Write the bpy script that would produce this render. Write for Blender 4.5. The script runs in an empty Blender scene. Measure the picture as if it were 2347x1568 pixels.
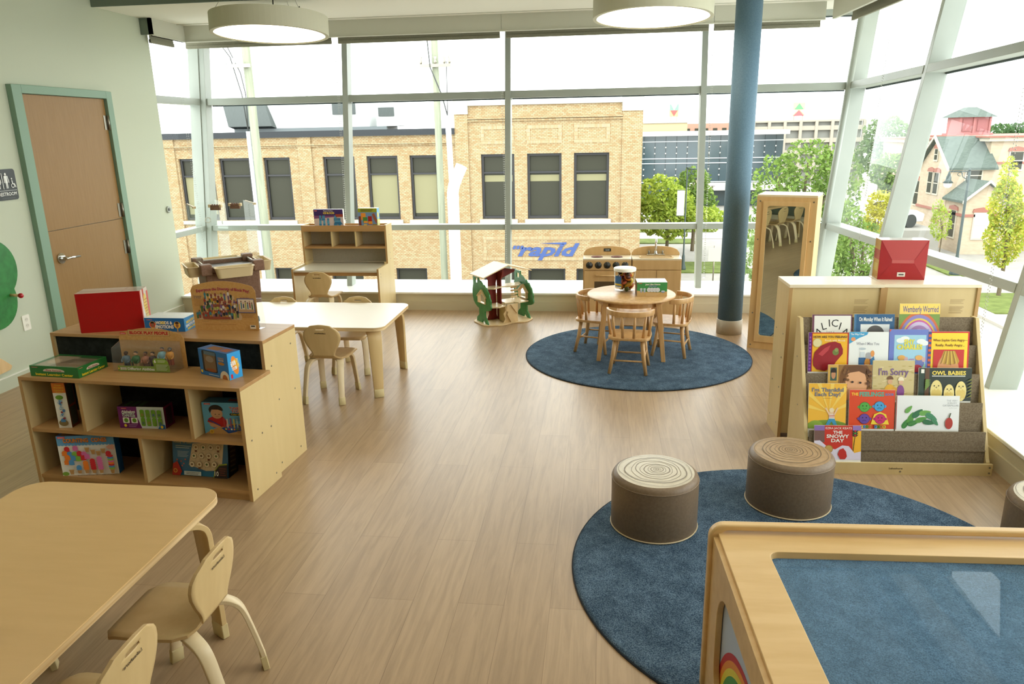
import bpy, bmesh, math, random
from mathutils import Vector, Matrix
random.seed(7)
C = bpy.context.scene.collection
PI = math.pi
R = math.radians

# ------------------------------------------------------------------ camera
cam_d = bpy.data.cameras.new('camera'); cam = bpy.data.objects.new('camera', cam_d); C.objects.link(cam)
FPX, PITCH, YAW, ROLL, HC = 1695.26, 0.27546, 0.12401, -0.01918, 1.75
cam_d.sensor_fit = 'HORIZONTAL'; cam_d.sensor_width = 36.0; cam_d.lens = FPX / 2347.0 * 36.0
cam_d.clip_start = 0.05; cam_d.clip_end = 500
cam.matrix_world = (Matrix.Translation((0, 0, HC)) @ Matrix.Rotation(YAW, 4, 'Z') @
                    Matrix.Rotation(PI / 2 - PITCH, 4, 'X') @ Matrix.Rotation(ROLL, 4, 'Z'))
bpy.context.scene.camera = cam

# ------------------------------------------------------------------ sky, lights, exposure
sc = bpy.context.scene
w = bpy.data.worlds.new('overcast_sky'); sc.world = w; w.use_nodes = True
bg = w.node_tree.nodes['Background']; bg.inputs[0].default_value = (0.97, 1.0, 0.985, 1); bg.inputs[1].default_value = 3.2
vs = sc.view_settings; vs.view_transform = 'Standard'; vs.look = 'None'; vs.gamma = 1.0; vs.use_curve_mapping = False
vs.exposure = 0.62
cy = sc.cycles
cy.use_denoising = True; cy.max_bounces = 10; cy.diffuse_bounces = 5; cy.glossy_bounces = 4
cy.transmission_bounces = 6; cy.transparent_max_bounces = 24; cy.caustics_reflective = False; cy.caustics_refractive = False
cy.sample_clamp_indirect = 6.0
LAMP_POWER = 26.0

# ------------------------------------------------------------------ helpers
def lin(c):
    return tuple((x / 12.92 if x <= .04045 else ((x + .055) / 1.055) ** 2.4) for x in [v / 255.0 for v in c])

_mats = {}
def mat(name, rgb, rough=.5, metal=0., spec=.5, emit=0., alpha=None):
    if name in _mats: return _mats[name]
    m = bpy.data.materials.new(name); m.use_nodes = True
    b = m.node_tree.nodes['Principled BSDF']
    b.inputs['Base Color'].default_value = (*lin(rgb), 1)
    b.inputs['Roughness'].default_value = rough; b.inputs['Metallic'].default_value = metal
    b.inputs['Specular IOR Level'].default_value = spec
    if emit:
        b.inputs['Emission Color'].default_value = (*lin(rgb), 1); b.inputs['Emission Strength'].default_value = emit
    m.diffuse_color = (*lin(rgb), 1)
    _mats[name] = m
    return m

def ink(rgb):
    return mat('print_%d_%d_%d' % tuple(rgb), rgb, .38, 0, .4)

def noise_mat(name, c1, c2, scale=(1, 1, 1), nscale=6., detail=4., rough=.5, spec=.5, lo=.35, hi=.65, bump=0., metal=0.):
    if name in _mats: return _mats[name]
    m = mat(name, c1, rough, metal, spec); nt = m.node_tree; b = nt.nodes['Principled BSDF']
    tc = nt.nodes.new('ShaderNodeTexCoord'); mp = nt.nodes.new('ShaderNodeMapping'); mp.inputs['Scale'].default_value = scale
    nz = nt.nodes.new('ShaderNodeTexNoise'); nz.inputs['Scale'].default_value = nscale; nz.inputs['Detail'].default_value = detail
    cr = nt.nodes.new('ShaderNodeValToRGB')
    cr.color_ramp.elements[0].position = lo; cr.color_ramp.elements[0].color = (*lin(c1), 1)
    cr.color_ramp.elements[1].position = hi; cr.color_ramp.elements[1].color = (*lin(c2), 1)
    nt.links.new(tc.outputs['Object'], mp.inputs[0]); nt.links.new(mp.outputs[0], nz.inputs['Vector'])
    nt.links.new(nz.outputs['Fac'], cr.inputs[0]); nt.links.new(cr.outputs[0], b.inputs['Base Color'])
    if bump:
        bp = nt.nodes.new('ShaderNodeBump'); bp.inputs['Strength'].default_value = bump; bp.inputs['Distance'].default_value = .01
        nt.links.new(nz.outputs['Fac'], bp.inputs['Height']); nt.links.new(bp.outputs[0], b.inputs['Normal'])
    return m

def clear_mat(name, tint, fac=.1, gloss_rough=.0, body=None):
    """clear sheet: lets light straight through, with a faint mirror reflection (and optionally a little body colour)"""
    if name in _mats: return _mats[name]
    m = bpy.data.materials.new(name); m.use_nodes = True; nt = m.node_tree; nt.nodes.clear()
    out = nt.nodes.new('ShaderNodeOutputMaterial'); tr = nt.nodes.new('ShaderNodeBsdfTransparent'); gl = nt.nodes.new('ShaderNodeBsdfGlossy')
    fr = nt.nodes.new('ShaderNodeLayerWeight'); fr.inputs['Blend'].default_value = fac
    tr.inputs[0].default_value = (*tint, 1); gl.inputs['Roughness'].default_value = gloss_rough; gl.inputs[0].default_value = (.9, .95, .95, 1)
    mx = nt.nodes.new('ShaderNodeMixShader')
    cap = nt.nodes.new('ShaderNodeMath'); cap.operation = 'MINIMUM'; cap.inputs[1].default_value = .3
    nt.links.new(fr.outputs['Fresnel'], cap.inputs[0]); nt.links.new(cap.outputs[0], mx.inputs[0]); nt.links.new(gl.outputs[0], mx.inputs[2])
    if body:
        df = nt.nodes.new('ShaderNodeBsdfDiffuse'); df.inputs[0].default_value = (*body[:3], 1)
        m2 = nt.nodes.new('ShaderNodeMixShader'); m2.inputs[0].default_value = body[3]
        nt.links.new(tr.outputs[0], m2.inputs[1]); nt.links.new(df.outputs[0], m2.inputs[2]); nt.links.new(m2.outputs[0], mx.inputs[1])
    else:
        nt.links.new(tr.outputs[0], mx.inputs[1])
    nt.links.new(mx.outputs[0], out.inputs[0])
    _mats[name] = m
    return m

class MB:
    """collects shapes into one mesh object"""
    def __init__(s, T=None): s.v = []; s.f = []; s.m = []; s.s = []; s.mats = []; s.T = T or Matrix.Identity(4)
    def mi(s, m):
        if m not in s.mats: s.mats.append(m)
        return s.mats.index(m)
    def add(s, vs, fs, m, smooth=False):
        o = len(s.v); i = s.mi(m)
        s.v += [s.T @ Vector(p) for p in vs]
        for f in fs: s.f.append([o + k for k in f]); s.m.append(i); s.s.append(smooth)
        return s
    def box(s, x0, x1, y0, y1, z0, z1, m):
        v = [(x, y, z) for z in (z0, z1) for y in (y0, y1) for x in (x0, x1)]
        return s.add(v, [(0, 2, 3, 1), (4, 5, 7, 6), (0, 1, 5, 4), (2, 6, 7, 3), (0, 4, 6, 2), (1, 3, 7, 5)], m)
    def hexa(s, p, m):   # p: 8 points, bottom ring of 4 then top ring of 4
        return s.add(p, [(3, 2, 1, 0), (4, 5, 6, 7), (0, 1, 5, 4), (1, 2, 6, 5), (2, 3, 7, 6), (3, 0, 4, 7)], m)
    def beam(s, p0, p1, a, b, m):   # cross-section spanned by a and b from p0 to p1
        p0, p1, a, b = map(Vector, (p0, p1, a, b))
        return s.hexa([p0, p0 + a, p0 + a + b, p0 + b, p1, p1 + a, p1 + a + b, p1 + b], m)
    def quad(s, p, m): return s.add(p, [tuple(range(len(p)))], m)
    def prism(s, pts, d0, d1, m, axis='z', smooth_side=False):
        f = {'z': lambda a, b, d: (a, b, d), 'y': lambda a, b, d: (a, d, b), 'x': lambda a, b, d: (d, a, b)}[axis]
        n = len(pts); v = [f(a, b, d0) for a, b in pts] + [f(a, b, d1) for a, b in pts]
        s.add(v, [tuple(range(n)), tuple(range(2 * n - 1, n - 1, -1))], m)
        return s.add(v, [(k, (k + 1) % n, n + (k + 1) % n, n + k) for k in range(n)], m, smooth_side)
    def ring(s, outer, inner, d0, d1, m, axis='z'):
        f = {'z': lambda a, b, d: (a, b, d), 'y': lambda a, b, d: (a, d, b), 'x': lambda a, b, d: (d, a, b)}[axis]
        n = len(outer); v = [f(a, b, d) for d in (d0, d1) for P in (outer, inner) for a, b in P]; fs = []
        for k in range(n):
            j = (k + 1) % n
            fs += [(k, n + k, n + j, j), (2 * n + k, 2 * n + j, 3 * n + j, 3 * n + k), (k, j, 2 * n + j, 2 * n + k), (n + k, 3 * n + k, 3 * n + j, n + j)]
        return s.add(v, fs, m)
    def tube(s, path, r, m, n=8, closed=False, caps=True):
        P = [Vector(p) for p in path]; L = len(P); rr = r if isinstance(r, (list, tuple)) else [r] * L; v = []; up = None
        for k in range(L):
            t = (P[(k + 1) % L] - P[k - 1]) if (closed or 0 < k < L - 1) else (P[1] - P[0] if k == 0 else P[-1] - P[-2])
            t.normalize()
            if up is None: up = Vector((0, 0, 1)) if abs(t.z) < .9 else Vector((1, 0, 0))
            a = t.cross(up).normalized(); up = a.cross(t)
            for q in range(n): v.append(P[k] + rr[k] * (math.cos(2 * PI * q / n) * a + math.sin(2 * PI * q / n) * up))
        fs = []
        for k in range(L if closed else L - 1):
            for q in range(n): fs.append((k * n + q, k * n + (q + 1) % n, ((k + 1) % L) * n + (q + 1) % n, ((k + 1) % L) * n + q))
        s.add(v, fs, m, True)
        if caps and not closed: s.add(v, [tuple(range(n - 1, -1, -1)), tuple(range((L - 1) * n, L * n))], m)
        return s
    def strip(s, path, side, wd, th, m):
        """bent-plywood strip: rectangle wd x th swept along path; side = width direction"""
        P = [Vector(p) for p in path]; S = Vector(side).normalized(); L = len(P); ws = list(wd) if isinstance(wd, (list, tuple)) else [wd] * L; v = []
        if L > 3:   # smooth the bend
            Q, q = [], []
            for k in range(L - 1):
                a, b, c, d = P[max(k - 1, 0)], P[k], P[k + 1], P[min(k + 2, L - 1)]
                for t in (0, .25, .5, .75):
                    Q.append(.5 * (2 * b + (c - a) * t + (2 * a - 5 * b + 4 * c - d) * t * t + (3 * b - a - 3 * c + d) * t ** 3)); q.append(ws[k] + (ws[k + 1] - ws[k]) * t)
            P, ws = Q + [P[-1]], q + [ws[-1]]; L = len(P)
        for k in range(L):
            t = (P[min(k + 1, L - 1)] - P[max(k - 1, 0)]).normalized(); nn = t.cross(S).normalized()
            for a, b in ((-1, -1), (1, -1), (1, 1), (-1, 1)): v.append(P[k] + S * (a * ws[k] / 2) + nn * (b * th / 2))
        fs = [(0, 1, 2, 3), (4 * L - 1, 4 * L - 2, 4 * L - 3, 4 * L - 4)]
        s.add(v, fs, m)
        for c in range(4):
            s.add(v, [(4 * k + c, 4 * k + 4 + c, 4 * k + 4 + (c + 1) % 4, 4 * k + (c + 1) % 4) for k in range(L - 1)], m, c in (0, 2))
        return s
    def lathe(s, prof, m, n=32, cx=0, cy=0, smooth=True, cap0=True, cap1=True):
        v = [(cx + r * math.cos(2 * PI * q / n), cy + r * math.sin(2 * PI * q / n), z) for r, z in prof for q in range(n)]
        fs = [(k * n + q, k * n + (q + 1) % n, (k + 1) * n + (q + 1) % n, (k + 1) * n + q) for k in range(len(prof) - 1) for q in range(n)]
        s.add(v, fs, m, smooth)
        if cap0: s.add(v[:n], [tuple(range(n - 1, -1, -1))], m)
        if cap1: s.add(v[-n:], [tuple(range(n))], m)
        return s
    def ball(s, c, r, m, n=12, k=8):
        r = (r, r, r) if not isinstance(r, (tuple, list)) else r; v = []; fs = []
        for a in range(k + 1):
            th = PI * a / k
            for q in range(n):
                ph = 2 * PI * q / n; v.append((c[0] + r[0] * math.sin(th) * math.cos(ph), c[1] + r[1] * math.sin(th) * math.sin(ph), c[2] + r[2] * math.cos(th)))
        for a in range(k):
            for q in range(n): fs.append((a * n + q, (a + 1) * n + q, (a + 1) * n + (q + 1) % n, a * n + (q + 1) % n))
        return s.add(v, fs, m, True)
    def build(s, name, parent=None, bevel=0., seg=2, loc=None, rz=0., kind=None, recalc=True):
        me = bpy.data.meshes.new(name); me.from_pydata([tuple(p) for p in s.v], [], s.f)
        for m in s.mats: me.materials.append(m)
        me.polygons.foreach_set('material_index', s.m); me.polygons.foreach_set('use_smooth', s.s)
        if recalc:
            b = bmesh.new(); b.from_mesh(me); bmesh.ops.remove_doubles(b, verts=b.verts, dist=1e-5)
            bmesh.ops.recalc_face_normals(b, faces=b.faces); b.to_mesh(me); b.free()
        me.update()
        o = bpy.data.objects.new(name, me); C.objects.link(o)
        if parent is not None: o.parent = parent
        if loc is not None: o.location = loc
        if rz: o.rotation_euler = (0, 0, rz)
        if bevel:
            bv = o.modifiers.new('bevel', 'BEVEL'); bv.width = bevel; bv.segments = seg; bv.limit_method = 'ANGLE'; bv.angle_limit = R(40)
        if kind: o['kind'] = kind
        return o

def thing(name, label, cat, loc=(0, 0, 0), rz=0., group=None):
    o = bpy.data.objects.new(name, None); C.objects.link(o); o.empty_display_size = .1
    o.location = loc; o.rotation_euler = (0, 0, rz); o['label'] = label; o['category'] = cat
    if group: o['group'] = group
    return o
def tag(o, label, cat, group=None):
    o['label'] = label; o['category'] = cat
    if group: o['group'] = group
    return o
def dup(root, loc, rz, label=None, group=None):
    r = root.copy(); C.objects.link(r); r.location = loc; r.rotation_euler = (0, 0, rz)
    if label: r['label'] = label
    if group: r['group'] = group
    for ch in list(root.children):
        c = ch.copy(); C.objects.link(c); c.parent = r
        for g in list(ch.children):
            d = g.copy(); C.objects.link(d); d.parent = c
    return r

def rrect(x0, x1, y0, y1, r, n=6):
    rs = r if isinstance(r, (tuple, list)) else (r,) * 4; pts = []
    for (cx, cy, a0, q) in ((x1, y1, 0, rs[0]), (x0, y1, 90, rs[1]), (x0, y0, 180, rs[2]), (x1, y0, 270, rs[3])):
        ccx = cx - q if cx == x1 else cx + q; ccy = cy - q if cy == y1 else cy + q
        for k in range(n + 1): t = R(a0 + 90 * k / n); pts.append((ccx + q * math.cos(t), ccy + q * math.sin(t)))
    return pts
def ellp(cx, cy, rx, ry, n=24, a0=0, a1=360):
    full = abs(a1 - a0) >= 360
    return [(cx + rx * math.cos(R(a0 + (a1 - a0) * k / (n if full else n - 1))), cy + ry * math.sin(R(a0 + (a1 - a0) * k / (n if full else n - 1)))) for k in range(n)]

_tx = {}
def text_geo(t, bold=.0, shear=0.):
    key = (t, bold, shear)
    if key not in _tx:
        cu = bpy.data.curves.new('lettering', 'FONT'); cu.body = t; cu.size = 1; cu.offset = bold; cu.shear = shear; cu.resolution_u = 2
        ob = bpy.data.objects.new('lettering', cu); me = bpy.data.meshes.new_from_object(ob)
        v = [(p.co.x, p.co.y) for p in me.vertices]; f = [tuple(p.vertices) for p in me.polygons]
        xs = [p[0] for p in v] or [0, 1]; ys = [p[1] for p in v] or [0, 1]
        _tx[key] = (v, f, min(xs), max(xs), min(ys), max(ys))
        bpy.data.objects.remove(ob); bpy.data.curves.remove(cu); bpy.data.meshes.remove(me)
    return _tx[key]

class Art:
    """flat printing on one face of a box: O = lower-left corner, U,V = edge vectors; coordinates run 0..1 over the face"""
    def __init__(s, mb, O, U, V, gap=.0004):
        s.mb = mb; s.O = Vector(O); s.U = Vector(U); s.V = Vector(V); s.N = s.U.cross(s.V).normalized(); s.k = 1; s.g = gap
        s.w = s.U.length; s.h = s.V.length
    def P(s, x, y): return s.O + s.U * x + s.V * y + s.N * (s.g * s.k)
    def clip(s, pts):
        for ax, lim, sg in ((0, 0, 1), (0, 1, -1), (1, 0, 1), (1, 1, -1)):
            out = []
            for k in range(len(pts)):
                p, q = pts[k - 1], pts[k]; ip, iq = sg * (p[ax] - lim) >= -1e-9, sg * (q[ax] - lim) >= -1e-9
                if ip != iq: t = (lim - p[ax]) / (q[ax] - p[ax]); out.append((p[0] + (q[0] - p[0]) * t, p[1] + (q[1] - p[1]) * t))
                if iq: out.append(q)
            pts = out
            if not pts: return []
        return pts
    def poly(s, pts, col, m=None):
        pts = s.clip(list(pts))
        if len(pts) < 3: return s
        s.mb.add([s.P(*p) for p in pts], [tuple(range(len(pts)))], m or ink(col)); s.k += .5; return s
    def rect(s, x0, y0, x1, y1, col): return s.poly([(x0, y0), (x1, y0), (x1, y1), (x0, y1)], col)
    def ell(s, cx, cy, rx, ry, col, n=18, a0=0, a1=360): return s.poly(ellp(cx, cy, rx, ry, n, a0, a1), col)
    def circ(s, cx, cy, r, col, n=18): return s.ell(cx, cy, r, r * s.w / s.h, col, n)   # r in widths
    def band(s, cx, cy, r0, r1, a0, a1, col, n=18, ry=None):
        q = s.w / s.h
        o = ellp(cx, cy, r1, r1 * q, n, a0, a1); i = ellp(cx, cy, r0, r0 * q, n, a0, a1)
        
        for k in range(n - 1): s.poly([o[k], o[k + 1], i[k + 1], i[k]], col); s.k -= .5
        s.k += .5; return s
    def line(s, x0, y0, x1, y1, t, col):
        a = Vector(((x1 - x0) * s.w, (y1 - y0) * s.h)); p = Vector((-a.y, a.x)).normalized() * t / 2
        dx, dy = p.x / s.w, p.y / s.h
        return s.poly([(x0 - dx, y0 - dy), (x1 - dx, y1 - dy), (x1 + dx, y1 + dy), (x0 + dx, y0 + dy)], col)
    def text(s, t, cx, cy, hgt, col, wid=None, bold=.015, rot=0., shear=0., arc=0., plate=None):
        v, f, x0, x1, y0, y1 = text_geo(t, bold, shear); sy = hgt * s.h / .72; sx = sy
        if wid: sx = wid * s.w / max(1e-6, x1 - x0)
        mx, my = (x0 + x1) / 2, .34; cr, sr = math.cos(R(rot)), math.sin(R(rot)); pts = []
        for a, b in v:
            X, Y = (a - mx) * sx, (b - my) * sy
            if arc: Y -= arc * X * X
            X, Y = X * cr - Y * sr, X * sr + Y * cr
            pts.append(s.P(cx + X / s.w, cy + Y / s.h))
        s.mb.add(pts, f, ink(col)); s.k += .5; return s
    def lines(s, x0, x1, y0, y1, n, col, frac=.3):   # rows of tiny unreadable small print
        for k in range(n):
            y = y1 - (y1 - y0) * (k + .5) / n; hh = (y1 - y0) / n * frac
            e = x1 - (x1 - x0) * (.25 * ((k * 7) % 5) / 5)
            s.poly([(x0, y - hh / 2), (e, y - hh / 2), (e, y + hh / 2), (x0, y + hh / 2)], col); s.k -= .5
        s.k += .5; return s

# ------------------------------------------------------------------ materials
BIRCH = noise_mat('birch_plywood', (204, 180, 128), (211, 188, 137), (3, 3, .5), 4, 3, .42, .4, .3, .7)
MAPLE = noise_mat('maple_laminate', (170, 130, 80), (180, 140, 90), (.6, 6, 6), 5, 5, .38, .45)
CHAIRWOOD = noise_mat('chair_birch', (206, 178, 126), (213, 186, 134), (5, 5, .6), 4, 3, .4, .4)
LEGWOOD = noise_mat('bent_ply_pale', (218, 198, 158), (228, 210, 174), (6, 6, .6), 4, 4, .4, .4)
EDGEV = mat('ply_edge_shaded', (180, 144, 94), .5, 0, .3)  # grainless ply edge, its brown darkened to carry the shade on front edges
EDGE = noise_mat('ply_edge', (190, 156, 108), (222, 196, 150), (.4, .4, 40), 3, 2, .5, .3)
OAKW = noise_mat('oiled_hardwood', (196, 152, 98), (214, 174, 120), (8, 8, .8), 4, 5, .35, .5)
CAP = mat('rubber_cap', (206, 190, 142), .6)
TABTOP = noise_mat('wood_laminate_top', (200, 164, 108), (204, 168, 112), (.8, 5, 1), 6, 5, .33, .4)
WHITETOP = mat('pale_laminate_top', (226, 214, 190), .3)
WALL = mat('wall_paint', (190, 197, 176), .7, 0, .3)
WALL2 = mat('wall_paint_dark', (112, 124, 112), .7, 0, .3)
CEIL = mat('ceiling_white', (228, 226, 212), .8, 0, .2)
SILLW = mat('sill_white', (238, 238, 230), .35)
KNEE = mat('knee_wall_paint', (204, 196, 170), .6, 0, .3)
ALU = noise_mat('painted_aluminium', (156, 163, 154), (161, 168, 159), (1, 1, 1), 3, 2, .4, .5)
ALUD = mat('gasket_dark', (70, 84, 84), .6)
GLASS = clear_mat('window_glass', (.95, .975, .965), .07)
CLEAR = clear_mat('clear_acrylic', (.975, .985, .98), .04)
PLAST = clear_mat('clear_plastic_film', (.95, .95, .94), .12, .08, (.75, .76, .72, .06))
BLUEACR = clear_mat('blue_tinted_acrylic', (.80, .90, .98), .16, .0, (.17, .31, .45, .30))
CHROME = mat('chrome', (215, 215, 212), .12, 1.)
STEEL = mat('brushed_steel', (150, 145, 132), .35, 1.)
DARK = noise_mat('black_backing', (20, 24, 22), (34, 40, 36), (1, 1, 1), 30, 3, .75, .2)
GREEN = noise_mat('green_paint', (38, 112, 52), (48, 130, 62), (1, 1, 1), 20, 3, .35, .5)
MAROON = noise_mat('maroon_stain', (112, 34, 26), (132, 44, 34), (4, 4, .6), 6, 4, .4, .4)
CREAM = mat('cream_plastic', (214, 194, 152), .45)
BROWNP = noise_mat('brown_plastic', (122, 92, 74), (136, 106, 88), (1, 1, 1), 60, 3, .6, .3)
GREYFAB = noise_mat('grey_brown_felt', (112, 98, 80), (134, 120, 100), (1, 1, 1), 160, 2, .9, .1)
VINYL = noise_mat('taupe_vinyl', (118, 98, 76), (126, 106, 84), (1, 1, 1), 90, 3, .45, .4, bump=.05)
BLACK = mat('black_plastic', (26, 30, 28), .35)
WHITE = mat('white_plastic', (236, 234, 222), .4)
# ------------------------------------------------------------------ setting
def floor_mat():
    m = mat('vinyl_plank', (176, 146, 116), .36, 0, .6); nt = m.node_tree; b = nt.nodes['Principled BSDF']
    N = nt.nodes.new; L = nt.links.new
    tc = N('ShaderNodeTexCoord'); mp = N('ShaderNodeMapping'); mp.inputs['Rotation'].default_value = (0, 0, PI / 2); mp.inputs['Scale'].default_value = (1, 1, 1)
    br = N('ShaderNodeTexBrick'); br.offset = .37; br.inputs['Scale'].default_value = 1.0; br.inputs['Brick Width'].default_value = 1.22; br.inputs['Row Height'].default_value = .178
    br.inputs['Mortar Size'].default_value = .0011; br.inputs['Mortar Smooth'].default_value = .2; br.inputs['Bias'].default_value = 0
    br.inputs['Color1'].default_value = (*lin((176, 150, 118)), 1); br.inputs['Color2'].default_value = (*lin((167, 141, 110)), 1); br.inputs['Mortar'].default_value = (*lin((140, 114, 86)), 1)
    m2 = N('ShaderNodeMapping'); m2.inputs['Scale'].default_value = (16, 1.0, 1)
    nz = N('ShaderNodeTexNoise'); nz.inputs['Scale'].default_value = 2.2; nz.inputs['Detail'].default_value = 8; nz.inputs['Roughness'].default_value = .65; nz.inputs['Distortion'].default_value = .9
    cr = N('ShaderNodeValToRGB'); cr.color_ramp.elements[0].position = .36; cr.color_ramp.elements[0].color = (.80, .77, .73, 1); cr.color_ramp.elements[1].position = .6; cr.color_ramp.elements[1].color = (1.05, 1.03, 1.0, 1)
    mx = N('ShaderNodeMix'); mx.data_type = 'RGBA'; mx.blend_type = 'MULTIPLY'; mx.inputs[0].default_value = .85
    L(tc.outputs['Object'], mp.inputs[0]); L(mp.outputs[0], br.inputs['Vector']); L(tc.outputs['Object'], m2.inputs[0]); L(m2.outputs[0], nz.inputs['Vector'])
    L(nz.outputs['Fac'], cr.inputs[0]); L(br.outputs['Color'], mx.inputs[6]); L(cr.outputs[0], mx.inputs[7]); L(mx.outputs[2], b.inputs['Base Color'])
    return m
FLOOR = floor_mat()
XL, XR, YB, YN = -4.32, 2.07, 7.32, -1.4
MB().box(-4.6, 3.0, YN - .2, 8.2, -.25, 0, FLOOR).build('floor', kind='structure')
CZ, CH, YE = 2.845, 3.3, 6.34
MB().box(-4.6, 3.2, YE, 8.6, CZ, CZ + .12, CEIL).box(-4.6, 3.2, YE - .02, YE, CZ - .004, CH, WALL2).build('ceiling', kind='structure')
MB().box(-4.6, 3.2, YN - .2, YE, CH, CH + .1, CEIL).build('ceiling_upper', kind='structure').name = 'ceiling'
MB().box(-4.6, XL, YN - .2, 7.1, 0, CH, WALL).build('wall_left', kind='structure')
MB().box(-4.6, 3.2, YN - .2, YN, 0, CH, WALL).build('wall_front', kind='structure')
MB().box(2.55, 3.2, YN, .78, 0, CH, WALL).build('wall_right', kind='structure')
# skirting with a light top edge
MB().box(XL, XL + .012, YN, 5.19, 0, .098, WALL).box(XL, XL + .013, YN, 5.19, .094, .1, SILLW).box(XL, XL + .012, 6.35, 7.1, 0, .098, WALL).box(XL, XL + .013, 6.35, 7.1, .094, .1, SILLW).build('baseboard_left', kind='structure')
# knee walls and sills below the glass
MB().box(XL, XR, YB, 8.0, 0, .165, KNEE).box(XL, XR, YB - .012, YB, 0, .095, KNEE).build('wall_back', kind='structure')
MB().box(XL - .02, XR + .6, YB - .012, 8.0, .165, .186, SILLW).build('trim_1', bevel=.004, kind='structure')
MB().box(XR, 3.0, YN, YB, 0, .165, KNEE).box(XR - .012, XR, YN, YB, 0, .095, KNEE).build('wall_right', kind='structure')
MB().box(XR - .012, 3.0, YN, YB - .012, .165, .186, SILLW).build('trim_2', bevel=.004, kind='structure')
MB().box(XL, -4.07, 7.05, YB, 0, .165, KNEE).box(XL, -4.06, 7.04, YB - .012, .165, .186, SILLW).build('trim_3', bevel=.003, kind='structure')

ZS = .186
def yb(z): return 7.618 + .165 * (z - ZS)            # back frame face, leaning out
def xr(y, z): return 2.115 + .143 * (z - ZS) + .0818 * (7.62 - y)   # right frame face, leaning out
def up_tr(y): return .034 * max(0., 7.7 - y)
ZT = 2.90
# back curtain wall
win1 = bpy.data.objects.new('window_1', None); C.objects.link(win1); win1['kind'] = 'structure'
def mull(x0, x1, parent):
    return MB().beam((x0, yb(ZS), ZS), (x0, yb(ZT), ZT), (x1 - x0, 0, 0), (0, .13, -.02), ALU).build('mullion', parent, bevel=.002)
MX = [(-4.332, -4.272), (-2.742, -2.684), (-1.014, -.956), (.955, 1.013)]
for a, b_ in MX: mull(a, b_, win1)
HB = 2.50
def trans(x0, x1, z0, z1, parent, dy=.012):
    yy = yb((z0 + z1) / 2) + dy
    m = MB(); m.beam((x0, yy, z0), (x1, yy, z0), (0, .12, 0), (0, .165 * (z1 - z0), z1 - z0), ALU)
    m.beam((x0, yy + .118, z0 - .012), (x1, yy + .118, z0 - .012), (0, .02, 0), (0, 0, .012), ALUD)
    return m.build('transom', parent, bevel=.002)
def pane_b(x0, x1, z0, z1, parent):
    return MB().quad([(x0, yb(z0) + .125, z0), (x1, yb(z0) + .125, z0), (x1, yb(z1) + .125, z1), (x0, yb(z1) + .125, z1)], GLASS).build('pane', parent)
ends = [(-4.272, -2.742), (-2.684, -1.014), (-.956, .955), (1.013, None)]
TZ = [(.772, .828), (2.099, 2.168), (2.80, 2.90)]
for a, b_ in ends:
    for z0, z1 in TZ: trans(a, b_ if b_ else xr(yb(z0), z0) - .0, z0, z1, win1)
    for z0, z1 in ((ZS, .772), (.828, 2.099), (2.168, 2.80)):
        if b_: pane_b(a, b_, z0, z1, win1)
        else:
            q0, q1 = yb(z0) + .125, yb(z1) + .125
            MB().quad([(a, q0, z0), (xr(q0, z0) + .06, q0, z0), (xr(q1, z1) + .06, q1, z1), (a, q1, z1)], GLASS).build('pane', win1)
# left return window, from the end of the left wall to the corner post
win2 = bpy.data.objects.new('window_2', None); C.objects.link(win2); win2['kind'] = 'structure'
for z0, z1 in TZ[:2] + [(2.84, 2.9)]:
    MB().box(-4.45, -4.335, 7.1, yb((z0 + z1) / 2) + .05, z0, z1, ALU).build('transom', win2, bevel=.002)
MB().beam((-4.45, yb(ZS) - .01, ZS), (-4.45, yb(ZT) - .01, ZT), (.118, 0, 0), (0, .1, 0), ALU).build('mullion', win2, bevel=.002)
for z0, z1 in ((ZS, .772), (.828, 2.099), (2.168, 2.84)):
    MB().quad([(-4.44, 7.1, z0), (-4.44, yb(z0), z0), (-4.44, yb(z1), z1), (-4.44, 7.1, z1)], GLASS).build('pane', win2)
# right curtain wall
win3 = bpy.data.objects.new('window_3', None); C.objects.link(win3); win3['kind'] = 'structure'
YM = [6.5, 4.62, 2.74, .86]
def mull_r(y0, y1, dep=.15):
    return MB().beam((xr(y0, ZS), y0, ZS), (xr(y0, ZT + .2), y0, ZT + .2), (0, y1 - y0, 0), (dep, .0, -.02), ALU).build('mullion', win3, bevel=.002)
for y in YM: mull_r(y - .03, y + .03, .16)
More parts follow.
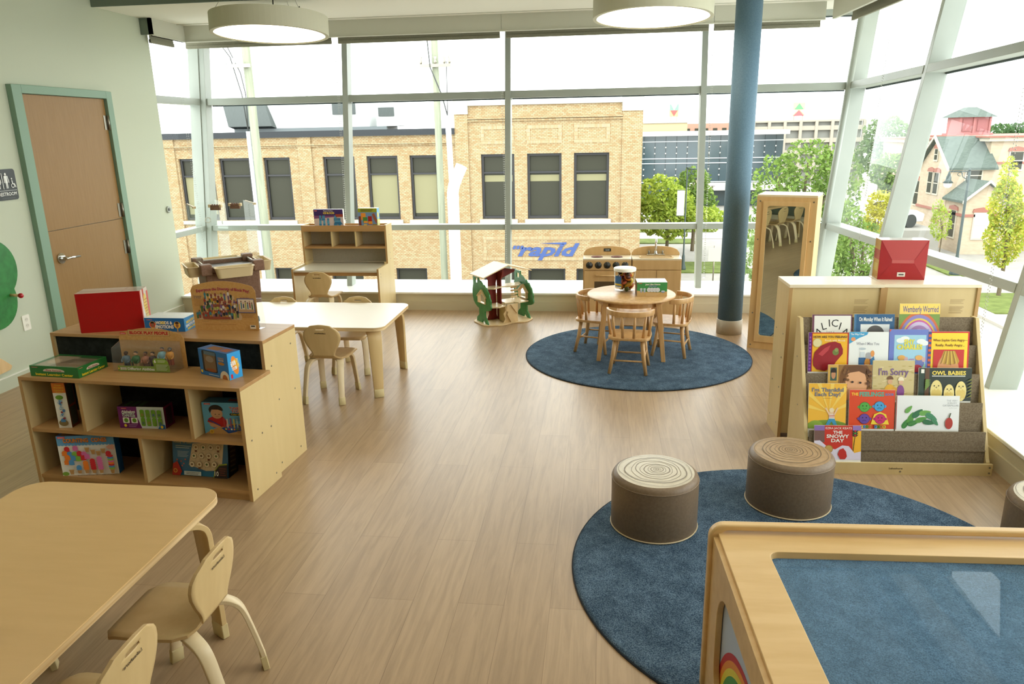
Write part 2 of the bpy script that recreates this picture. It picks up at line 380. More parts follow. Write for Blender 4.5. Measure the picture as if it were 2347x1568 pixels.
# round-edged corner post where the two leaning walls meet
cpts = [((xr(yb(z), z)), yb(z), z) for z in (ZS, ZT + .1)]
MB().tube(cpts, .034, ALU, 12).build('corner_post', win3)
MB().beam((cpts[0][0] + .0, cpts[0][1] - .03, ZS), (cpts[1][0] + .0, cpts[1][1] - .03, ZT + .1), (0, .06, 0), (.15, 0.02, 0), ALU).build('mullion', win3, bevel=.002)
ye = [7.60, 6.53, 6.47, 4.65, 4.59, 2.77, 2.71, .89]
for i in range(0, 8, 2):
    a, b_ = ye[i], ye[i + 1]
    for z0, z1, rise in ((.775, .835, 0), (2.10, 2.165, 1), (2.85, 2.95, 1)):
        za, zb = z0 + rise * up_tr(a), z0 + rise * up_tr(b_); h = z1 - z0
        a2 = a + .165 * (za - ZS) if i == 0 else a
        m = MB(); m.hexa([(xr(a2, za), a2, za), (xr(b_, zb), b_, zb), (xr(b_, zb) + .15, b_, zb), (xr(a2, za) + .15, a2, za),
                          (xr(a2, za + h), a2, za + h), (xr(b_, zb + h), b_, zb + h), (xr(b_, zb + h) + .15, b_, zb + h), (xr(a2, za + h) + .15, a2, za + h)], ALU)
        m.beam((xr(a2, za) + .145, a2, za - .014), (xr(b_, zb) + .145, b_, zb - .014), (.02, 0, 0), (0, 0, .014), ALUD)
        m.build('transom', win3, bevel=.002)
    for z0, z1 in ((ZS, .775), (.835, 2.10), (2.165, 2.85)):
        r0, r1 = (0 if z0 < 1 or z0 == .835 else 1), (0 if z1 < 1 else 1)
        q = []
        for y, z, rr in ((a, z0, r0), (b_, z0, r0), (b_, z1, r1), (a, z1, r1)):
            y2 = y + .165 * (z - ZS) if (i == 0 and y == a) else y
            zz = z + rr * up_tr(y); q.append((xr(y2, zz) + .15, y2, zz))
        MB().quad(q, GLASS).build('pane', win3)
        g = MB(); g.beam(q[1], q[2], (-.012, 0, 0), (0, .012, 0), ALUD); g.build('gasket', win3)

# shade valances and roller shades
VAL = mat('valance_paint', (196, 196, 180), .6, 0, .3); HEM = noise_mat('shade_fabric', (128, 126, 108), (146, 144, 124), (1, 1, 1), 200, 2, .8, .2)
vb = MB()
for a, b_ in ((-4.21, -2.70), (-2.698, -.99), (-.988, 1.0), (1.002, 1.99)): vb.box(a, b_, 7.57, 7.60, 2.69, CZ, VAL)
vb.box(-4.21, 1.99, 7.555, 7.57, 2.69, 2.698, VAL)
vb.box(-4.4, 2.3, 7.44, 7.452, CZ - .006, CZ, VAL).build('trim_4', kind='structure')
MB().box(-4.24, -4.21, 6.99, 7.57, 2.69, CZ, VAL).box(-4.24, -4.2, 6.985, 7.57, 2.69, 2.698, VAL).box(-4.32, -4.21, 6.99, 7.02, 2.70, CZ, WALL2).build('trim_5', kind='structure')
def vx(y): return 2.03 + .0 * y
MB().hexa([(2.03, 7.50, 2.685), (2.13, 4.0, 2.685), (2.16, 4.0, 2.685), (2.06, 7.5, 2.685), (2.03, 7.5, CZ), (2.13, 4.0, CZ), (2.16, 4.0, CZ), (2.06, 7.5, CZ)], VAL).build('trim_6', kind='structure')
gshade = 'roller shades rolled up over the windows'
def shade(x0, x1, lab):
    o = thing('roller_shade', lab, 'window shade', ((x0 + x1) / 2, 7.75, 2.655), 0, gshade); h = (x1 - x0) / 2
    MB().box(-h, h, -.004, .004, .0, .16, HEM).build('fabric', o)
    MB().box(-h, h, -.011, .011, -.006, .026, HEM).build('hem_bar', o, bevel=.004)
    MB().tube([(-h, 0, .15), (h, 0, .15)], .03, HEM, 12).build('roller', o)
    return o
shade(-4.31, -2.745, 'rolled grey shade above the leftmost back window bay, behind the left round lamp')
shade(-2.677, -1.027, 'rolled grey shade above the second back window bay, right of the left round lamp')
shade(-.966, .978, 'rolled grey shade above the widest back window bay, behind the right round lamp')
shade(1.024, 1.994, 'rolled grey shade above the back window bay behind the blue column')
o = thing('roller_shade', 'short rolled grey shade over the narrow side window by the left wall', 'window shade', (-4.275, 7.25, 2.64), 0, gshade)
MB().box(-.004, .004, -.2, .2, 0, .1, HEM).build('fabric', o); MB().box(-.011, .011, -.2, .2, -.006, .026, HEM).build('hem_bar', o)
o = thing('roller_shade', 'slanting rolled grey shade along the top of the right window wall', 'window shade', (2.2, 5.6, 2.65), R(1.6), gshade)
MB().box(-.004, .004, -1.55, 1.72, 0, .18, HEM).build('fabric', o); MB().box(-.011, .011, -1.55, 1.72, -.006, .03, HEM).build('hem_bar', o); MB().tube([(0, -1.55, .15), (0, 1.72, .15)], .03, HEM, 12).build('roller', o)
# bead chains
BEAD = mat('bead_chain', (190, 192, 186), .35)
def chain(name_lab, p0, p1, gap, off, holder):
    o = thing('bead_chain', name_lab, 'blind chain', p1)
    m = MB(); P0 = Vector(p0) - Vector(p1)
    for sgn in (-1, 1):
        for k in range(int(P0.length / .022)):
            t = k / int(P0.length / .022); c = P0 * t + Vector(off) * sgn * gap * (.35 + .65 * t)
            m.add([(c.x + .0035, c.y, c.z), (c.x - .0035, c.y, c.z), (c.x, c.y + .0035, c.z), (c.x, c.y - .0035, c.z), (c.x, c.y, c.z + .007), (c.x, c.y, c.z - .007)],
                  [(0, 2, 4), (2, 1, 4), (1, 3, 4), (3, 0, 4), (2, 0, 5), (1, 2, 5), (3, 1, 5), (0, 3, 5)], BEAD)
    m.build('chain', o)
    if holder: MB().box(-.012, .012, -.02, .02, -.05, .05, CLEAR).build('tension_holder', o, bevel=.004)
    return o
chain('pale bead chain hanging at the right window beside the pair of cabinets', (2.44, 4.86, 2.62), (2.33, 4.72, .42), .022, (0, 1, .3), True)
chain('fine bead chain against the narrow window pane next to the corner post', (2.47, 7.3, 2.66), (2.2, 6.72, .42), .016, (0, 1, .3), False)
chain('fine bead chain hanging in the narrow side window by the left wall', (-4.25, 7.42, 2.66), (-4.2, 7.4, .7), .014, (1, 0, 0), False)
chain('bead chain hanging down the middle mullion behind the tree house', (-1.0, 7.60, 2.6), (-.985, 7.585, .3), .008, (1, 0, 0), True)
chain('bead chain hanging at the mullion left of the blue column', (1.01, 7.62, 2.64), (1.03, 7.585, .35), .008, (1, 0, 0), True)
chain('bead chain at the mullion behind the writing desk shelf', (-2.66, 7.62, 2.6), (-2.69, 7.585, .55), .01, (1, 0, 0), False)

# ------------------------------------------------------------------ left wall: door, sign, outlet, etc.
FRM = mat('door_frame_green', (122, 152, 130), .5); DOORW = noise_mat('door_veneer', (140, 107, 60), (146, 113, 66), (1, 9, .7), 7, 6, .45, .35)
d = bpy.data.objects.new('door_1', None); C.objects.link(d); d['kind'] = 'structure'; d.location = (XL, 0, 0)
fr = MB(); Y0, Y1, ZTOP = 5.20, 6.345, 2.16
fr.box(-.05, .045, Y0, 5.295, 0, ZTOP, FRM).box(-.05, .045, 6.27, Y1, 0, ZTOP, FRM).box(-.05, .045, 5.295, 6.27, 2.10, ZTOP, FRM)
fr.build('door_frame', d, bevel=.003)
MB().box(-.04, .018, 5.30, 6.265, .006, 1.071, DOORW).build('lower_leaf', d, bevel=.002)
MB().box(-.04, .018, 5.30, 6.265, 1.075, 2.097, DOORW).build('upper_leaf', d, bevel=.002)
for z in (1.9, 1.15, .82, .25):
    h = MB(); h.tube([(.03, 6.268, z - .06), (.03, 6.268, z + .06)], .011, STEEL, 10); h.box(.018, .022, 6.22, 6.268, z - .06, z + .06, STEEL); h.build('hinge', d)
k = MB(); k.tube([(.018, 5.41, .85), (.03, 5.41, .85)], .042, CHROME, 24); k.tube([(.03, 5.41, .85), (.075, 5.41, .85)], .015, CHROME, 14)
k.tube([(.07, 5.395, .85), (.078, 5.45, .85), (.074, 5.56, .845)], [.013, .011, .009], CHROME, 12); k.build('door_handle', d)
# restroom sign
SG = mat('sign_black', (40, 46, 46), .4)
o = MB(); o.prism(rrect(-.105, .105, -.11, .11, .02), 0, .008, SG, 'x')
a = Art(o, (.008, -.105, -.11), (0, .21, 0), (0, 0, .22), .0005); WI = (230, 232, 228)
def pict(cx, dress):
    a.circ(cx, .84, .042, WI)
    if dress: a.poly([(cx - .03, .79), (cx + .03, .79), (cx + .09, .52), (cx - .09, .52)], WI)
    else: a.rect(cx - .055, .55, cx + .055, .79, WI)
    a.rect(cx - .042, .38, cx - .008, .56, WI); a.rect(cx + .008, .38, cx + .042, .56, WI)
    a.line(cx - .07, .78, cx - .105, .56, .006, WI); a.line(cx + .07, .78, cx + .105, .56, .006, WI)
pict(.2, True); pict(.55, False); a.rect(.36, .36, .385, .88, WI)
a.band(.8, .46, .055, .08, 130, 400, WI); a.circ(.79, .68, .03, WI); a.line(.79, .63, .80, .5, .008, WI); a.line(.80, .52, .88, .5, .008, WI); a.line(.87, .52, .92, .4, .008, WI)
a.rect(.06, .305, .94, .315, WI); a.text('RESTROOM', .5, .2, .11, WI, .8, .02); a.lines(.2, .8, .04, .09, 1, (90, 96, 96))
tag(o.build('restroom_sign', loc=(XL, 5.01, 1.455)), 'black restroom sign with white figures on the wall left of the door', 'sign')
# outlet
o = MB(); o.prism(rrect(-.036, .036, -.058, .058, .006), 0, .006, WHITE, 'x'); a = Art(o, (.006, -.036, -.058), (0, .072, 0), (0, 0, .116), .0004)
for cyy in (.3, .7):
    a.ell(.5, cyy, .25, .14, (222, 220, 206)); a.rect(.38, cyy - .02, .42, cyy + .07, (120, 118, 108)); a.rect(.58, cyy - .02, .62, cyy + .07, (120, 118, 108))
tag(o.build('wall_outlet', loc=(XL, 4.95, .437)), 'white electrical outlet low on the wall left of the door', 'outlet')
# round bumper by the window
o = MB(); prof = [(.034, 0), (.034, .012), (.028, .018), (.02, .016), (.016, .008)]
o.T = Matrix.Rotation(PI / 2, 4, 'Y'); o.lathe(prof, mat('sensor_grey', (168, 174, 164), .4), 24); o.ball((0, 0, .006), (.016, .016, .01), BLACK)
tag(o.build('wall_button', loc=(XL, 7.02, 1.075)), 'small round grey button on the left wall near the window', 'button')
# tree-shaped play panel on the wall
tw = thing('tree_play_panel', 'green tree-shaped wooden play panel with red peg on left wall', 'wall toy', (XL + .004, 4.6, 0))
def blob(circles, n=90):
    pts = []
    cx = sum(c[0] for c in circles) / len(circles); cyy = sum(c[1] for c in circles) / len(circles)
    for k in range(n):
        t = 2 * PI * k / n; dx, dy = math.cos(t), math.sin(t); best = 0
        for (x, y, r) in circles:
            ox, oy = x - cx, y - cyy; bq = ox * dx + oy * dy; disc = bq * bq - (ox * ox + oy * oy - r * r)
            if disc > 0: best = max(best, bq + math.sqrt(disc))
        pts.append((cx + dx * best, cyy + dy * best))
    return pts
cr = [(.12, .87, .225), (.09, .65, .20), (-.1, 1.05, .24), (-.35, .95, .26), (-.45, .68, .24), (-.2, .62, .25)]
MB().prism(blob(cr), 0, .02, GREEN, 'x').build('crown', tw, bevel=.003)
TR = noise_mat('pale_maple', (214, 180, 128), (226, 194, 144), (6, 6, .6), 5, 4, .45)
MB().prism([(-.25, .5), (-.05, .5), (-.03, .3), (.06, .225), (.118, .17), (.10, .145), (-.3, .12), (-.45, .15), (-.3, .3)], 0, .018, TR, 'x').build('trunk', tw, bevel=.002)
pg = MB(); pg.tube([(.018, .232, .675), (.085, .232, .672)], .011, TR, 12); pg.ball((.1, .233, .671), .019, mat('red_gloss', (176, 24, 36), .2)); pg.build('peg', tw)
# ------------------------------------------------------------------ column and pendant lamps
o = thing('round_column', 'blue round column standing on the floor beside the mirror unit', 'column', (1.134, 6.56, 0))
COLM = noise_mat('column_blue', (88, 116, 134), (98, 126, 144), (1, 1, 1), 120, 3, .6, .3)
MB().lathe([(.104, .125), (.104, CZ)], COLM, 40).build('shaft', o)
MB().lathe([(.110, 0), (.110, .125), (.106, .129)], mat('column_base_grey', (192, 184, 166), .5), 40).build('base_collar', o)

LSIDE = mat('lamp_ring_paint', (196, 194, 170), .6, 0, .3); DIFF = mat('lamp_diffuser', (255, 244, 226), .6, 0, .2, emit=3.4)
def pendant(label, x, y, z, tilt, ztop):
    o = thing('pendant_lamp', label, 'ceiling lamp', (x, y, z), 0, 'round drum lamps hung from the ceiling')
    o.rotation_euler = (R(-tilt), R(.5), 0)
    MB().lathe([(.43, .0), (.46, .0), (.46, .142), (.44, .142), (.44, .03), (.43, .012)], LSIDE, 72, smooth=False, cap0=False, cap1=False).build('lamp_ring', o, bevel=.003)
    MB().lathe([(.0005, .008), (.435, .008)], DIFF, 64, cap0=False, cap1=False).lathe([(.44, .10), (.0005, .10)], LSIDE, 48, cap0=False, cap1=False).build('diffuser', o)
    hh = ztop - z
    for k, a in enumerate((205, 325, 85)):
        c, s_ = .435 * math.cos(R(a)), .435 * math.sin(R(a))
        m = MB(); m.tube([(c, s_, .13), (.03 * math.cos(R(a)), .03 * math.sin(R(a)), hh)], .0016, STEEL, 5); m.tube([(c, s_, .13), (c, s_, .155)], .005, BLACK, 8); m.build('cable', o)
    MB().tube([(.05, -.03, .1), (.06, -.035, hh * .6), (.02, 0, hh)], .005, BLACK, 8).build('power_cord', o)
    MB().lathe([(.0, hh - .03), (.06, hh - .03), (.07, hh)], LSIDE, 24).build('canopy', o)
    return o
pendant('large round drum lamp on cables at upper left, above the long tables', -2.68, 6.14, 2.546, 2.8, CH)
pendant('large round drum lamp on cables at upper right, left of the blue column', .362, 6.27, 2.582, 2.85, CH)
for k, (x, y) in enumerate(((-2.7, 2.6), (.3, 2.6), (-2.7, .0), (.6, .0))):
    pendant('round drum lamp hanging out of view behind the camera' if y < 1 else 'round drum lamp hanging above the near part of the room', x, y, 2.56, 0, CH)
o = tag(MB().lathe([(.06, 0), (.065, .014), (.05, .02)], CEIL, 32).build('ceiling_sensor', loc=(-3.4, 6.95, CZ - .018)), 'flat white disc on the ceiling left of the left lamp', 'ceiling disc')

# ------------------------------------------------------------------ rugs
RUG = noise_mat('blue_rug_pile', (44, 68, 92), (116, 140, 160), (1, 1, 1), 230, 3, .95, .1, .33, .68, bump=.8)
def _mottle(m):
    nt = m.node_tree; b = nt.nodes['Principled BSDF']; src = b.inputs['Base Color'].links[0].from_socket; N = nt.nodes.new; L = nt.links.new
    tc = N('ShaderNodeTexCoord'); nz = N('ShaderNodeTexNoise'); nz.inputs['Scale'].default_value = 11; nz.inputs['Detail'].default_value = 7; nz.inputs['Roughness'].default_value = .7; cr = N('ShaderNodeValToRGB')
    cr.color_ramp.elements[0].position = .36; cr.color_ramp.elements[0].color = (.5, .53, .56, 1); cr.color_ramp.elements[1].position = .66; cr.color_ramp.elements[1].color = (1.15, 1.12, 1.1, 1); mx = N('ShaderNodeMix'); mx.data_type = 'RGBA'; mx.blend_type = 'MULTIPLY'; mx.inputs[0].default_value = .9
    L(tc.outputs['Object'], nz.inputs['Vector']); L(nz.outputs['Fac'], cr.inputs[0]); L(src, mx.inputs[6]); L(cr.outputs[0], mx.inputs[7]); L(mx.outputs[2], b.inputs['Base Color'])
_mottle(RUG)
RUGE = mat('rug_binding', (24, 34, 46), .9)
def rug(lab, x, y, r):
    m = MB(); nseg = 120; prof = [(0, .0145), (r * .5, .0145), (r - .016, .0145), (r - .005, .011), (r, .005)]
    o = thing('round_rug', lab, 'rug', (x, y, 0))
    m.lathe([(max(a, .001), b) for a, b in prof], RUG, nseg, cap0=False, cap1=False); m.build('pile', o)
    MB().lathe([(r - .02, .001), (r + .003, .001), (r + .004, .006), (r - .001, .0085)], RUGE, nseg, cap0=False, cap1=False).build('binding', o)
rug('round blue rug under the round table by the back window', .29, 5.83, .895)
rug('round blue rug in the foreground under the brown stump stools', .842, 2.77, .945)
RZ = .0145

# ------------------------------------------------------------------ bent plywood school chairs
def half_back(hz):   # half width of the back at height fraction 0..1 (0 seat, 1 top)
    pts = [(0, .076), (.08, .078), (.16, .086), (.33, .110), (.5, .127), (.62, .131), (.74, .125), (.84, .108), (.92, .080), (1, .0)]
    for (a, b), (c, d_) in zip(pts, pts[1:]):
        if a <= hz <= c:
            t = (hz - a) / (c - a); 
            if c == 1: return b * math.sqrt(max(0, 1 - t * t))
            return b + (d_ - b) * t
    return 0
CEDGE = mat('chair_ply_edge', (192, 162, 114), .5, 0, .3)
def make_chair():
    t = thing('school_chair', 'x', 'chair')
    th = .0105
    # back: curved shell with hand slot near the top
    NZ, NX = 26, 14; z0, z1 = .32, .548
    def by(u, h): return -.083 - .038 * h + .018 * (abs(u) ** 2) * min(1, .25 + h)
    m = MB(); front = []; grid = {}
    zs = [k / NZ for k in range(NZ + 1)]
    us = [-1 + 2 * k / NX for k in range(NX + 1)]
    def pt(h, u, off):
        hw = half_back(min(h, .999)); x = u * max(hw, .004); z = z0 + (z1 - z0) * h
        return (x, by(x / .14, h) - off, z)
    vs = []; idx = {}
    for off in (0, th):
        for i, h in enumerate(zs):
            for j, u in enumerate(us): idx[(off > 0, i, j)] = len(vs); vs.append(pt(h, u, off))
    hole = lambda i, j: 22 <= i <= 22 and 5 <= j <= 8
    fs = []
    for side in (False, True):
        for i in range(NZ):
            for j in range(NX):
                if not hole(i, j): fs.append((idx[(side, i, j)], idx[(side, i, j + 1)], idx[(side, i + 1, j + 1)], idx[(side, i + 1, j)]))
    m.add(vs, fs, CHAIRWOOD, True)
    ef = []
    def edge(a, b): ef.append((idx[(False, *a)], idx[(False, *b)], idx[(True, *b)], idx[(True, *a)]))
    for i in range(NZ): edge((i, 0), (i + 1, 0)); edge((i, NX), (i + 1, NX))
    for j in range(NX): edge((NZ, j), (NZ, j + 1)); edge((0, j), (0, j + 1))
    for j in range(5, 9): edge((22, j), (22, j + 1)); edge((23, j), (23, j + 1))
    for i in (22,): edge((i, 5), (i + 1, 5)); edge((i, 9), (i + 1, 9))
    m.add(vs, ef, CEDGE)
    # maker's mark on the rear face
    a = Art(m, (.045, by(0, .72) - th - .0012, z0 + (z1 - z0) * .70), (-.09, 0, 0), (0, -.002, .018), .0002)
    a.text('Lakeshore', .5, .5, .62, (70, 56, 40), .86, .02, shear=.25)
    m.build('backrest', t)
    # seat: waterfall front, curve up into the back
    m = MB(); prof = [(-.088, .332), (-.078, .316), (-.06, .306), (-.02, .303), (.06, .305), (.14, .307), (.185, .305), (.21, .297)]
    hw = [.076, .092, .115, .136, .144, .143, .140, .134]
    NXs = 10; vs = []; 
    for off in (0, th):
        for (y, z), q in zip(prof, hw):
            for j in range(NXs + 1):
                u = -1 + 2 * j / NXs; vs.append((u * q, y - (.004 * u * u + (.018 * max(0, abs(u) - .8) / .2) if y > .18 else 0), z - .006 * (1 - u * u) * (1 if -.03 < y < .16 else .2) - off))
    n1 = (NXs + 1); n2 = len(prof) * n1; fs = []; ef = []
    for i in range(len(prof) - 1):
        for j in range(NXs):
            q = i * n1 + j; fs += [(q, q + 1, q + n1 + 1, q + n1), (n2 + q, n2 + q + n1, n2 + q + n1 + 1, n2 + q + 1)]
        for j in (0, NXs): q = i * n1 + j; ef.append((q, q + n1, n2 + q + n1, n2 + q))
    for j in range(NXs):
        for i in (0, len(prof) - 1): q = i * n1 + j; ef.append((q, q + 1, n2 + q + 1, n2 + q))
    m.add(vs, fs, CHAIRWOOD, True); m.add(vs, ef, CEDGE)
    m.build('seat', t)
    # four bent legs
    for sx in (-1, 1):
        for sy in (-1, 1):
            yf = .165 * sy; xf = .132 * sx
            top = [(.04 * sx, .03 * sy + .04, .287), (.075 * sx, .06 * sy + .035, .288), (.098 * sx, .085 * sy + .028, .284), (.110 * sx, .105 * sy + .02, .270), (.117 * sx, .118 * sy + .012, .248), (.121 * sx, .13 * sy + .006, .20), (xf * .97, yf * .94, .075)]
            d_ = Vector((sx * .55, sy * .85, 0)).normalized(); side = Vector((-d_.y, d_.x, 0))
            lg = MB().strip(top + [(xf * .985, yf * .975, .03)], side, [.05, .05, .048, .046, .044, .042, .038, .036], .0155, LEGWOOD).build('leg', t, bevel=.002, seg=1)
            MB().strip([(xf * .975, yf * .95, .055), (xf * .995, yf * .99, .001)], side, [.042, .043], .021, CAP).build('rubber_foot', lg, bevel=.002, seg=1)
    return t
chair0 = make_chair(); _first = [True]
def chair(x, y, rz, lab, grp):
    if _first[0]:
        _first[0] = False; chair0.location = (x, y, 0); chair0.rotation_euler = (0, 0, rz); chair0['label'] = lab; chair0['group'] = grp; return chair0
    return dup(chair0, (x, y, 0), rz, lab, grp)
GF = 'pale bent plywood chairs along the foreground table'; GB = 'pale bent plywood chairs around the white table'
chair(-1.288, 1.893, R(90), 'pale plywood chair at the far right corner of the foreground table', GF)
chair(-1.285, 1.455, R(90), 'pale plywood chair at the foreground table, cut off by the lower edge of the photo', GF)
chair(-1.28, 1.03, R(90), 'third plywood chair along the foreground table, seen only in the mirror', GF)
chair(-2.02, 1.82, R(-90), 'plywood chair pushed in on the far side of the foreground table, only a foot showing', GF)
chair(-1.855, 4.69, R(-1), 'plywood chair in front of the white table, beside the low shelf', GB)
chair(-1.885, 5.33, R(180), 'plywood chair tucked in behind the white table near its right end', GB)
chair(-2.47, 5.30, R(183), 'plywood chair mostly hidden behind the white table and the cardboard display board', GB)
chair(-2.625, 6.615, R(2), 'plywood chair standing at the writing desk by the window', GB)

# ------------------------------------------------------------------ rectangular activity tables
def table(name, lab, x0, x1, y0, y1, h, top, gp, rc=.09, ins=(.062, .06)):
    cx, cyy = (x0 + x1) / 2, (y0 + y1) / 2; hx, hy = (x1 - x0) / 2, (y1 - y0) / 2
    t = thing(name, lab, 'table', (cx, cyy, 0), 0, gp)
    m = MB(); p = rrect(-hx, hx, -hy, hy, rc, 8)
    m.prism(p, h - .026, h - .0035, EDGE); m.prism(p, h - .0035, h, top); m.build('tabletop', t, bevel=.0015, seg=1)
    for sx in (-1, 1):
        for sy in (-1, 1):
            d_ = Vector((sx * .5, sy * .87, 0)).normalized(); side = Vector((-d_.y, d_.x, 0)); q = Vector((sx * (hx - ins[0]), sy * (hy - ins[1]), 0))
            path = [q - d_ * .20 + Vector((0, 0, h - .036)), q - d_ * .10 + Vector((0, 0, h - .036)), q - d_ * .055 + Vector((0, 0, h - .042)), q - d_ * .022 + Vector((0, 0, h - .06)), q - d_ * .006 + Vector((0, 0, h - .09)), q + Vector((0, 0, h - .16)), q + d_ * .012 + Vector((0, 0, .03))]
            lg = MB().strip(path, side, [.10, .10, .10, .098, .096, .09, .062], .02, CHAIRWOOD).build('leg', t, bevel=.002, seg=1)
            MB().strip([q + d_ * .011 + Vector((0, 0, .06)), q + d_ * .013 + Vector((0, 0, .001))], side, [.067, .066], .026, CAP).build('rubber_foot', lg, bevel=.003, seg=1)
    return t
table('activity_table', 'wood topped activity table in the lower left foreground', -2.115, -1.338, .55, 2.292, .53, TABTOP, 'rectangular activity tables', .095, (.030, .135))
table('activity_table', 'pale topped activity table in the middle, behind the low shelves', -2.70, -1.452, 4.645, 5.40, .51, WHITETOP, 'rectangular activity tables', .075, (.075, .06))
# plastic bin on the near table, seen in the mirror
o = thing('storage_bin', 'clear plastic bin with white lid standing on the foreground table, seen in the mirror', 'bin', (-1.75, 1.25, .53))
MB().hexa([(-.13, -.09, .003), (.13, -.09, .003), (.13, .09, .003), (-.13, .09, .003), (-.15, -.11, .15), (.15, -.11, .15), (.15, .11, .15), (-.15, .11, .15)], PLAST).build('bin_body', o)
MB().prism(rrect(-.165, .165, -.125, .125, .02), .15, .168, WHITE).build('lid', o, bevel=.004)

# ------------------------------------------------------------------ low shelf units, back to back
SH = thing('cubby_shelf', 'low birch cubby shelf holding boxed games, facing the foreground table', 'shelf', (-2.950, 3.255, 0), R(-4.5))
SW, SD, SHH, TK = 1.245, .29, .6, .018
def screws(mb, x, pts, nx=1):
    for (y, z) in pts: mb.tube([(x, y, z), (x + .0015 * nx, y, z)], .005, STEEL, 8)
m = MB().box(0, TK, 0, SD, 0, SHH - TK, BIRCH); m.box(0, TK, -.0008, 0, 0, SHH - TK, EDGEV); m.build('side_panel', SH)
m = MB().box(SW - TK, SW, 0, SD, 0, SHH - TK, BIRCH); m.box(SW - TK, SW, -.0008, 0, 0, SHH - TK, EDGEV); screws(m, SW, [(.05, .31), (.24, .31), (.05, .045), (.24, .045), (.15, .31)]); m.build('side_panel', SH)
MB().box(0, SW, -.0015, SD, SHH - TK, SHH, MAPLE).build('top_panel', SH, bevel=.0015)
ZM = .318
MB().box(TK, SW - TK, .004, SD - .012, ZM - TK, ZM, MAPLE).build('shelf_board', SH)
MB().box(TK, SW - TK, .004, SD - .012, .038, .056, MAPLE).build('bottom_board', SH)
MB().box(TK, SW - TK, .012, .028, 0, .038, MAPLE).build('toe_board', SH)
for u, z0, z1 in ((.330, ZM, SHH - TK), (.945, ZM, SHH - TK), (.640, .056, ZM - TK)):
    m = MB().box(u, u + TK, .004, SD - .012, z0, z1, BIRCH); m.box(u, u + TK, .0032, .004, z0, z1, EDGEV); m.build('divider', SH)
MB().box(TK, SW - TK, SD - .012, SD - .004, .056, SHH - TK, DARK).build('back_panel', SH)
def shp(x, y):   # shelf-local to world
    a = R(-4.5); return (-2.950 + x * math.cos(a) - y * math.sin(a), 3.255 + x * math.sin(a) + y * math.cos(a))
TS = thing('display_shelf', 'taller birch shelf unit with black back, standing behind the low cubby shelf', 'shelf', (*shp(-.045, .295), 0), R(-4.5))
TW, TD, TH = 1.262, .345, .752
for x0 in (0, TW - TK):
    m = MB().box(x0, x0 + TK, 0, TD, 0, TH - TK, BIRCH); m.box(x0, x0 + TK, -.0008, 0, .6, TH - TK, EDGEV)
    if x0: screws(m, TW, [(.06, .60), (.1, .40), (.28, .40), (.28, .05), (.06, .05), (.28, .66)])
    m.build('side_panel', TS)
MB().box(0, TW, -.0015, TD, TH - TK, TH, MAPLE).build('top_panel', TS, bevel=.0015)
MB().box(TK, TW - TK, .014, .022, .03, TH - TK, DARK).build('back_panel', TS)
MB().box(TK, TW - TK, .022, TD, .04, .058, MAPLE).build('bottom_board', TS)
MB().box(TK, TW - TK, .022, TD, .38, .398, MAPLE).build('shelf_board', TS)

# ------------------------------------------------------------------ writing desk with hutch
H = thing('writing_desk', 'birch writing desk with three open cubbies on top, by the back window', 'desk', (-2.975, 6.75, 0))
DW = .868; DZ = .512; HZ = .905; Y1, Y2 = .33, .535
SIDE = [(0, 0), (Y2, 0), (Y2, HZ), (Y1, HZ), (Y1, DZ + .014), (0, DZ + .014)]
for x0 in (0, DW - TK):
    m = MB().prism(SIDE, x0, x0 + TK, BIRCH, 'x'); m.box(x0, x0 + TK, -.001, 0, 0, DZ + .014, EDGEV); m.box(x0, x0 + TK, Y1 - .001, Y1, DZ + .014, HZ, EDGEV)
    if x0: screws(m, DW, [(.06, .47), (.06, .44), (.43, .62), (.43, .56), (.43, .8)])
    m.build('side_panel', H)
GP = noise_mat('grey_laminate', (172, 164, 146), (180, 172, 154), (1, 1, 1), 80, 2, .4)
MB().box(TK, DW - TK, .0, Y2 - .01, DZ - .018, DZ, mat('desk_laminate', (206, 200, 182), .28)).build('desktop', H)
MB().box(TK, DW - TK, .02, .036, DZ - .055, DZ - .018, MAPLE).build('apron', H)
MB().box(TK, DW - TK, Y1 + .004, Y2 - .008, .674, .692, MAPLE).build('shelf_board', H)
MB().box(TK, DW - TK, Y1 + .003, Y2 - .008, .855, .873, MAPLE).build('top_board', H)
MB().box(TK, DW - TK, Y1 + .001, Y1 + .018, .873 - .03, HZ - .004, MAPLE).box(TK, DW - TK, Y2 - .02, Y2 - .008, .873, HZ - .004, MAPLE).build('top_lip', H)
MB().box(TK, DW - TK, Y2 - .008, Y2, DZ, .873, GP).build('back_panel', H)
for x in (.30, .545): MB().box(x, x + .016, Y1 + .006, Y2 - .008, .692, .855, BIRCH).build('divider', H)
for x0 in (TK, DW - TK - .016): MB().box(x0, x0 + .016, Y1 - .02, Y1 + .12, DZ, DZ + .03, BIRCH).build('cleat', H)
MB().box(TK, DW - TK, Y2 - .03, Y2 - .012, .02, .06, MAPLE).build('stretcher', H)

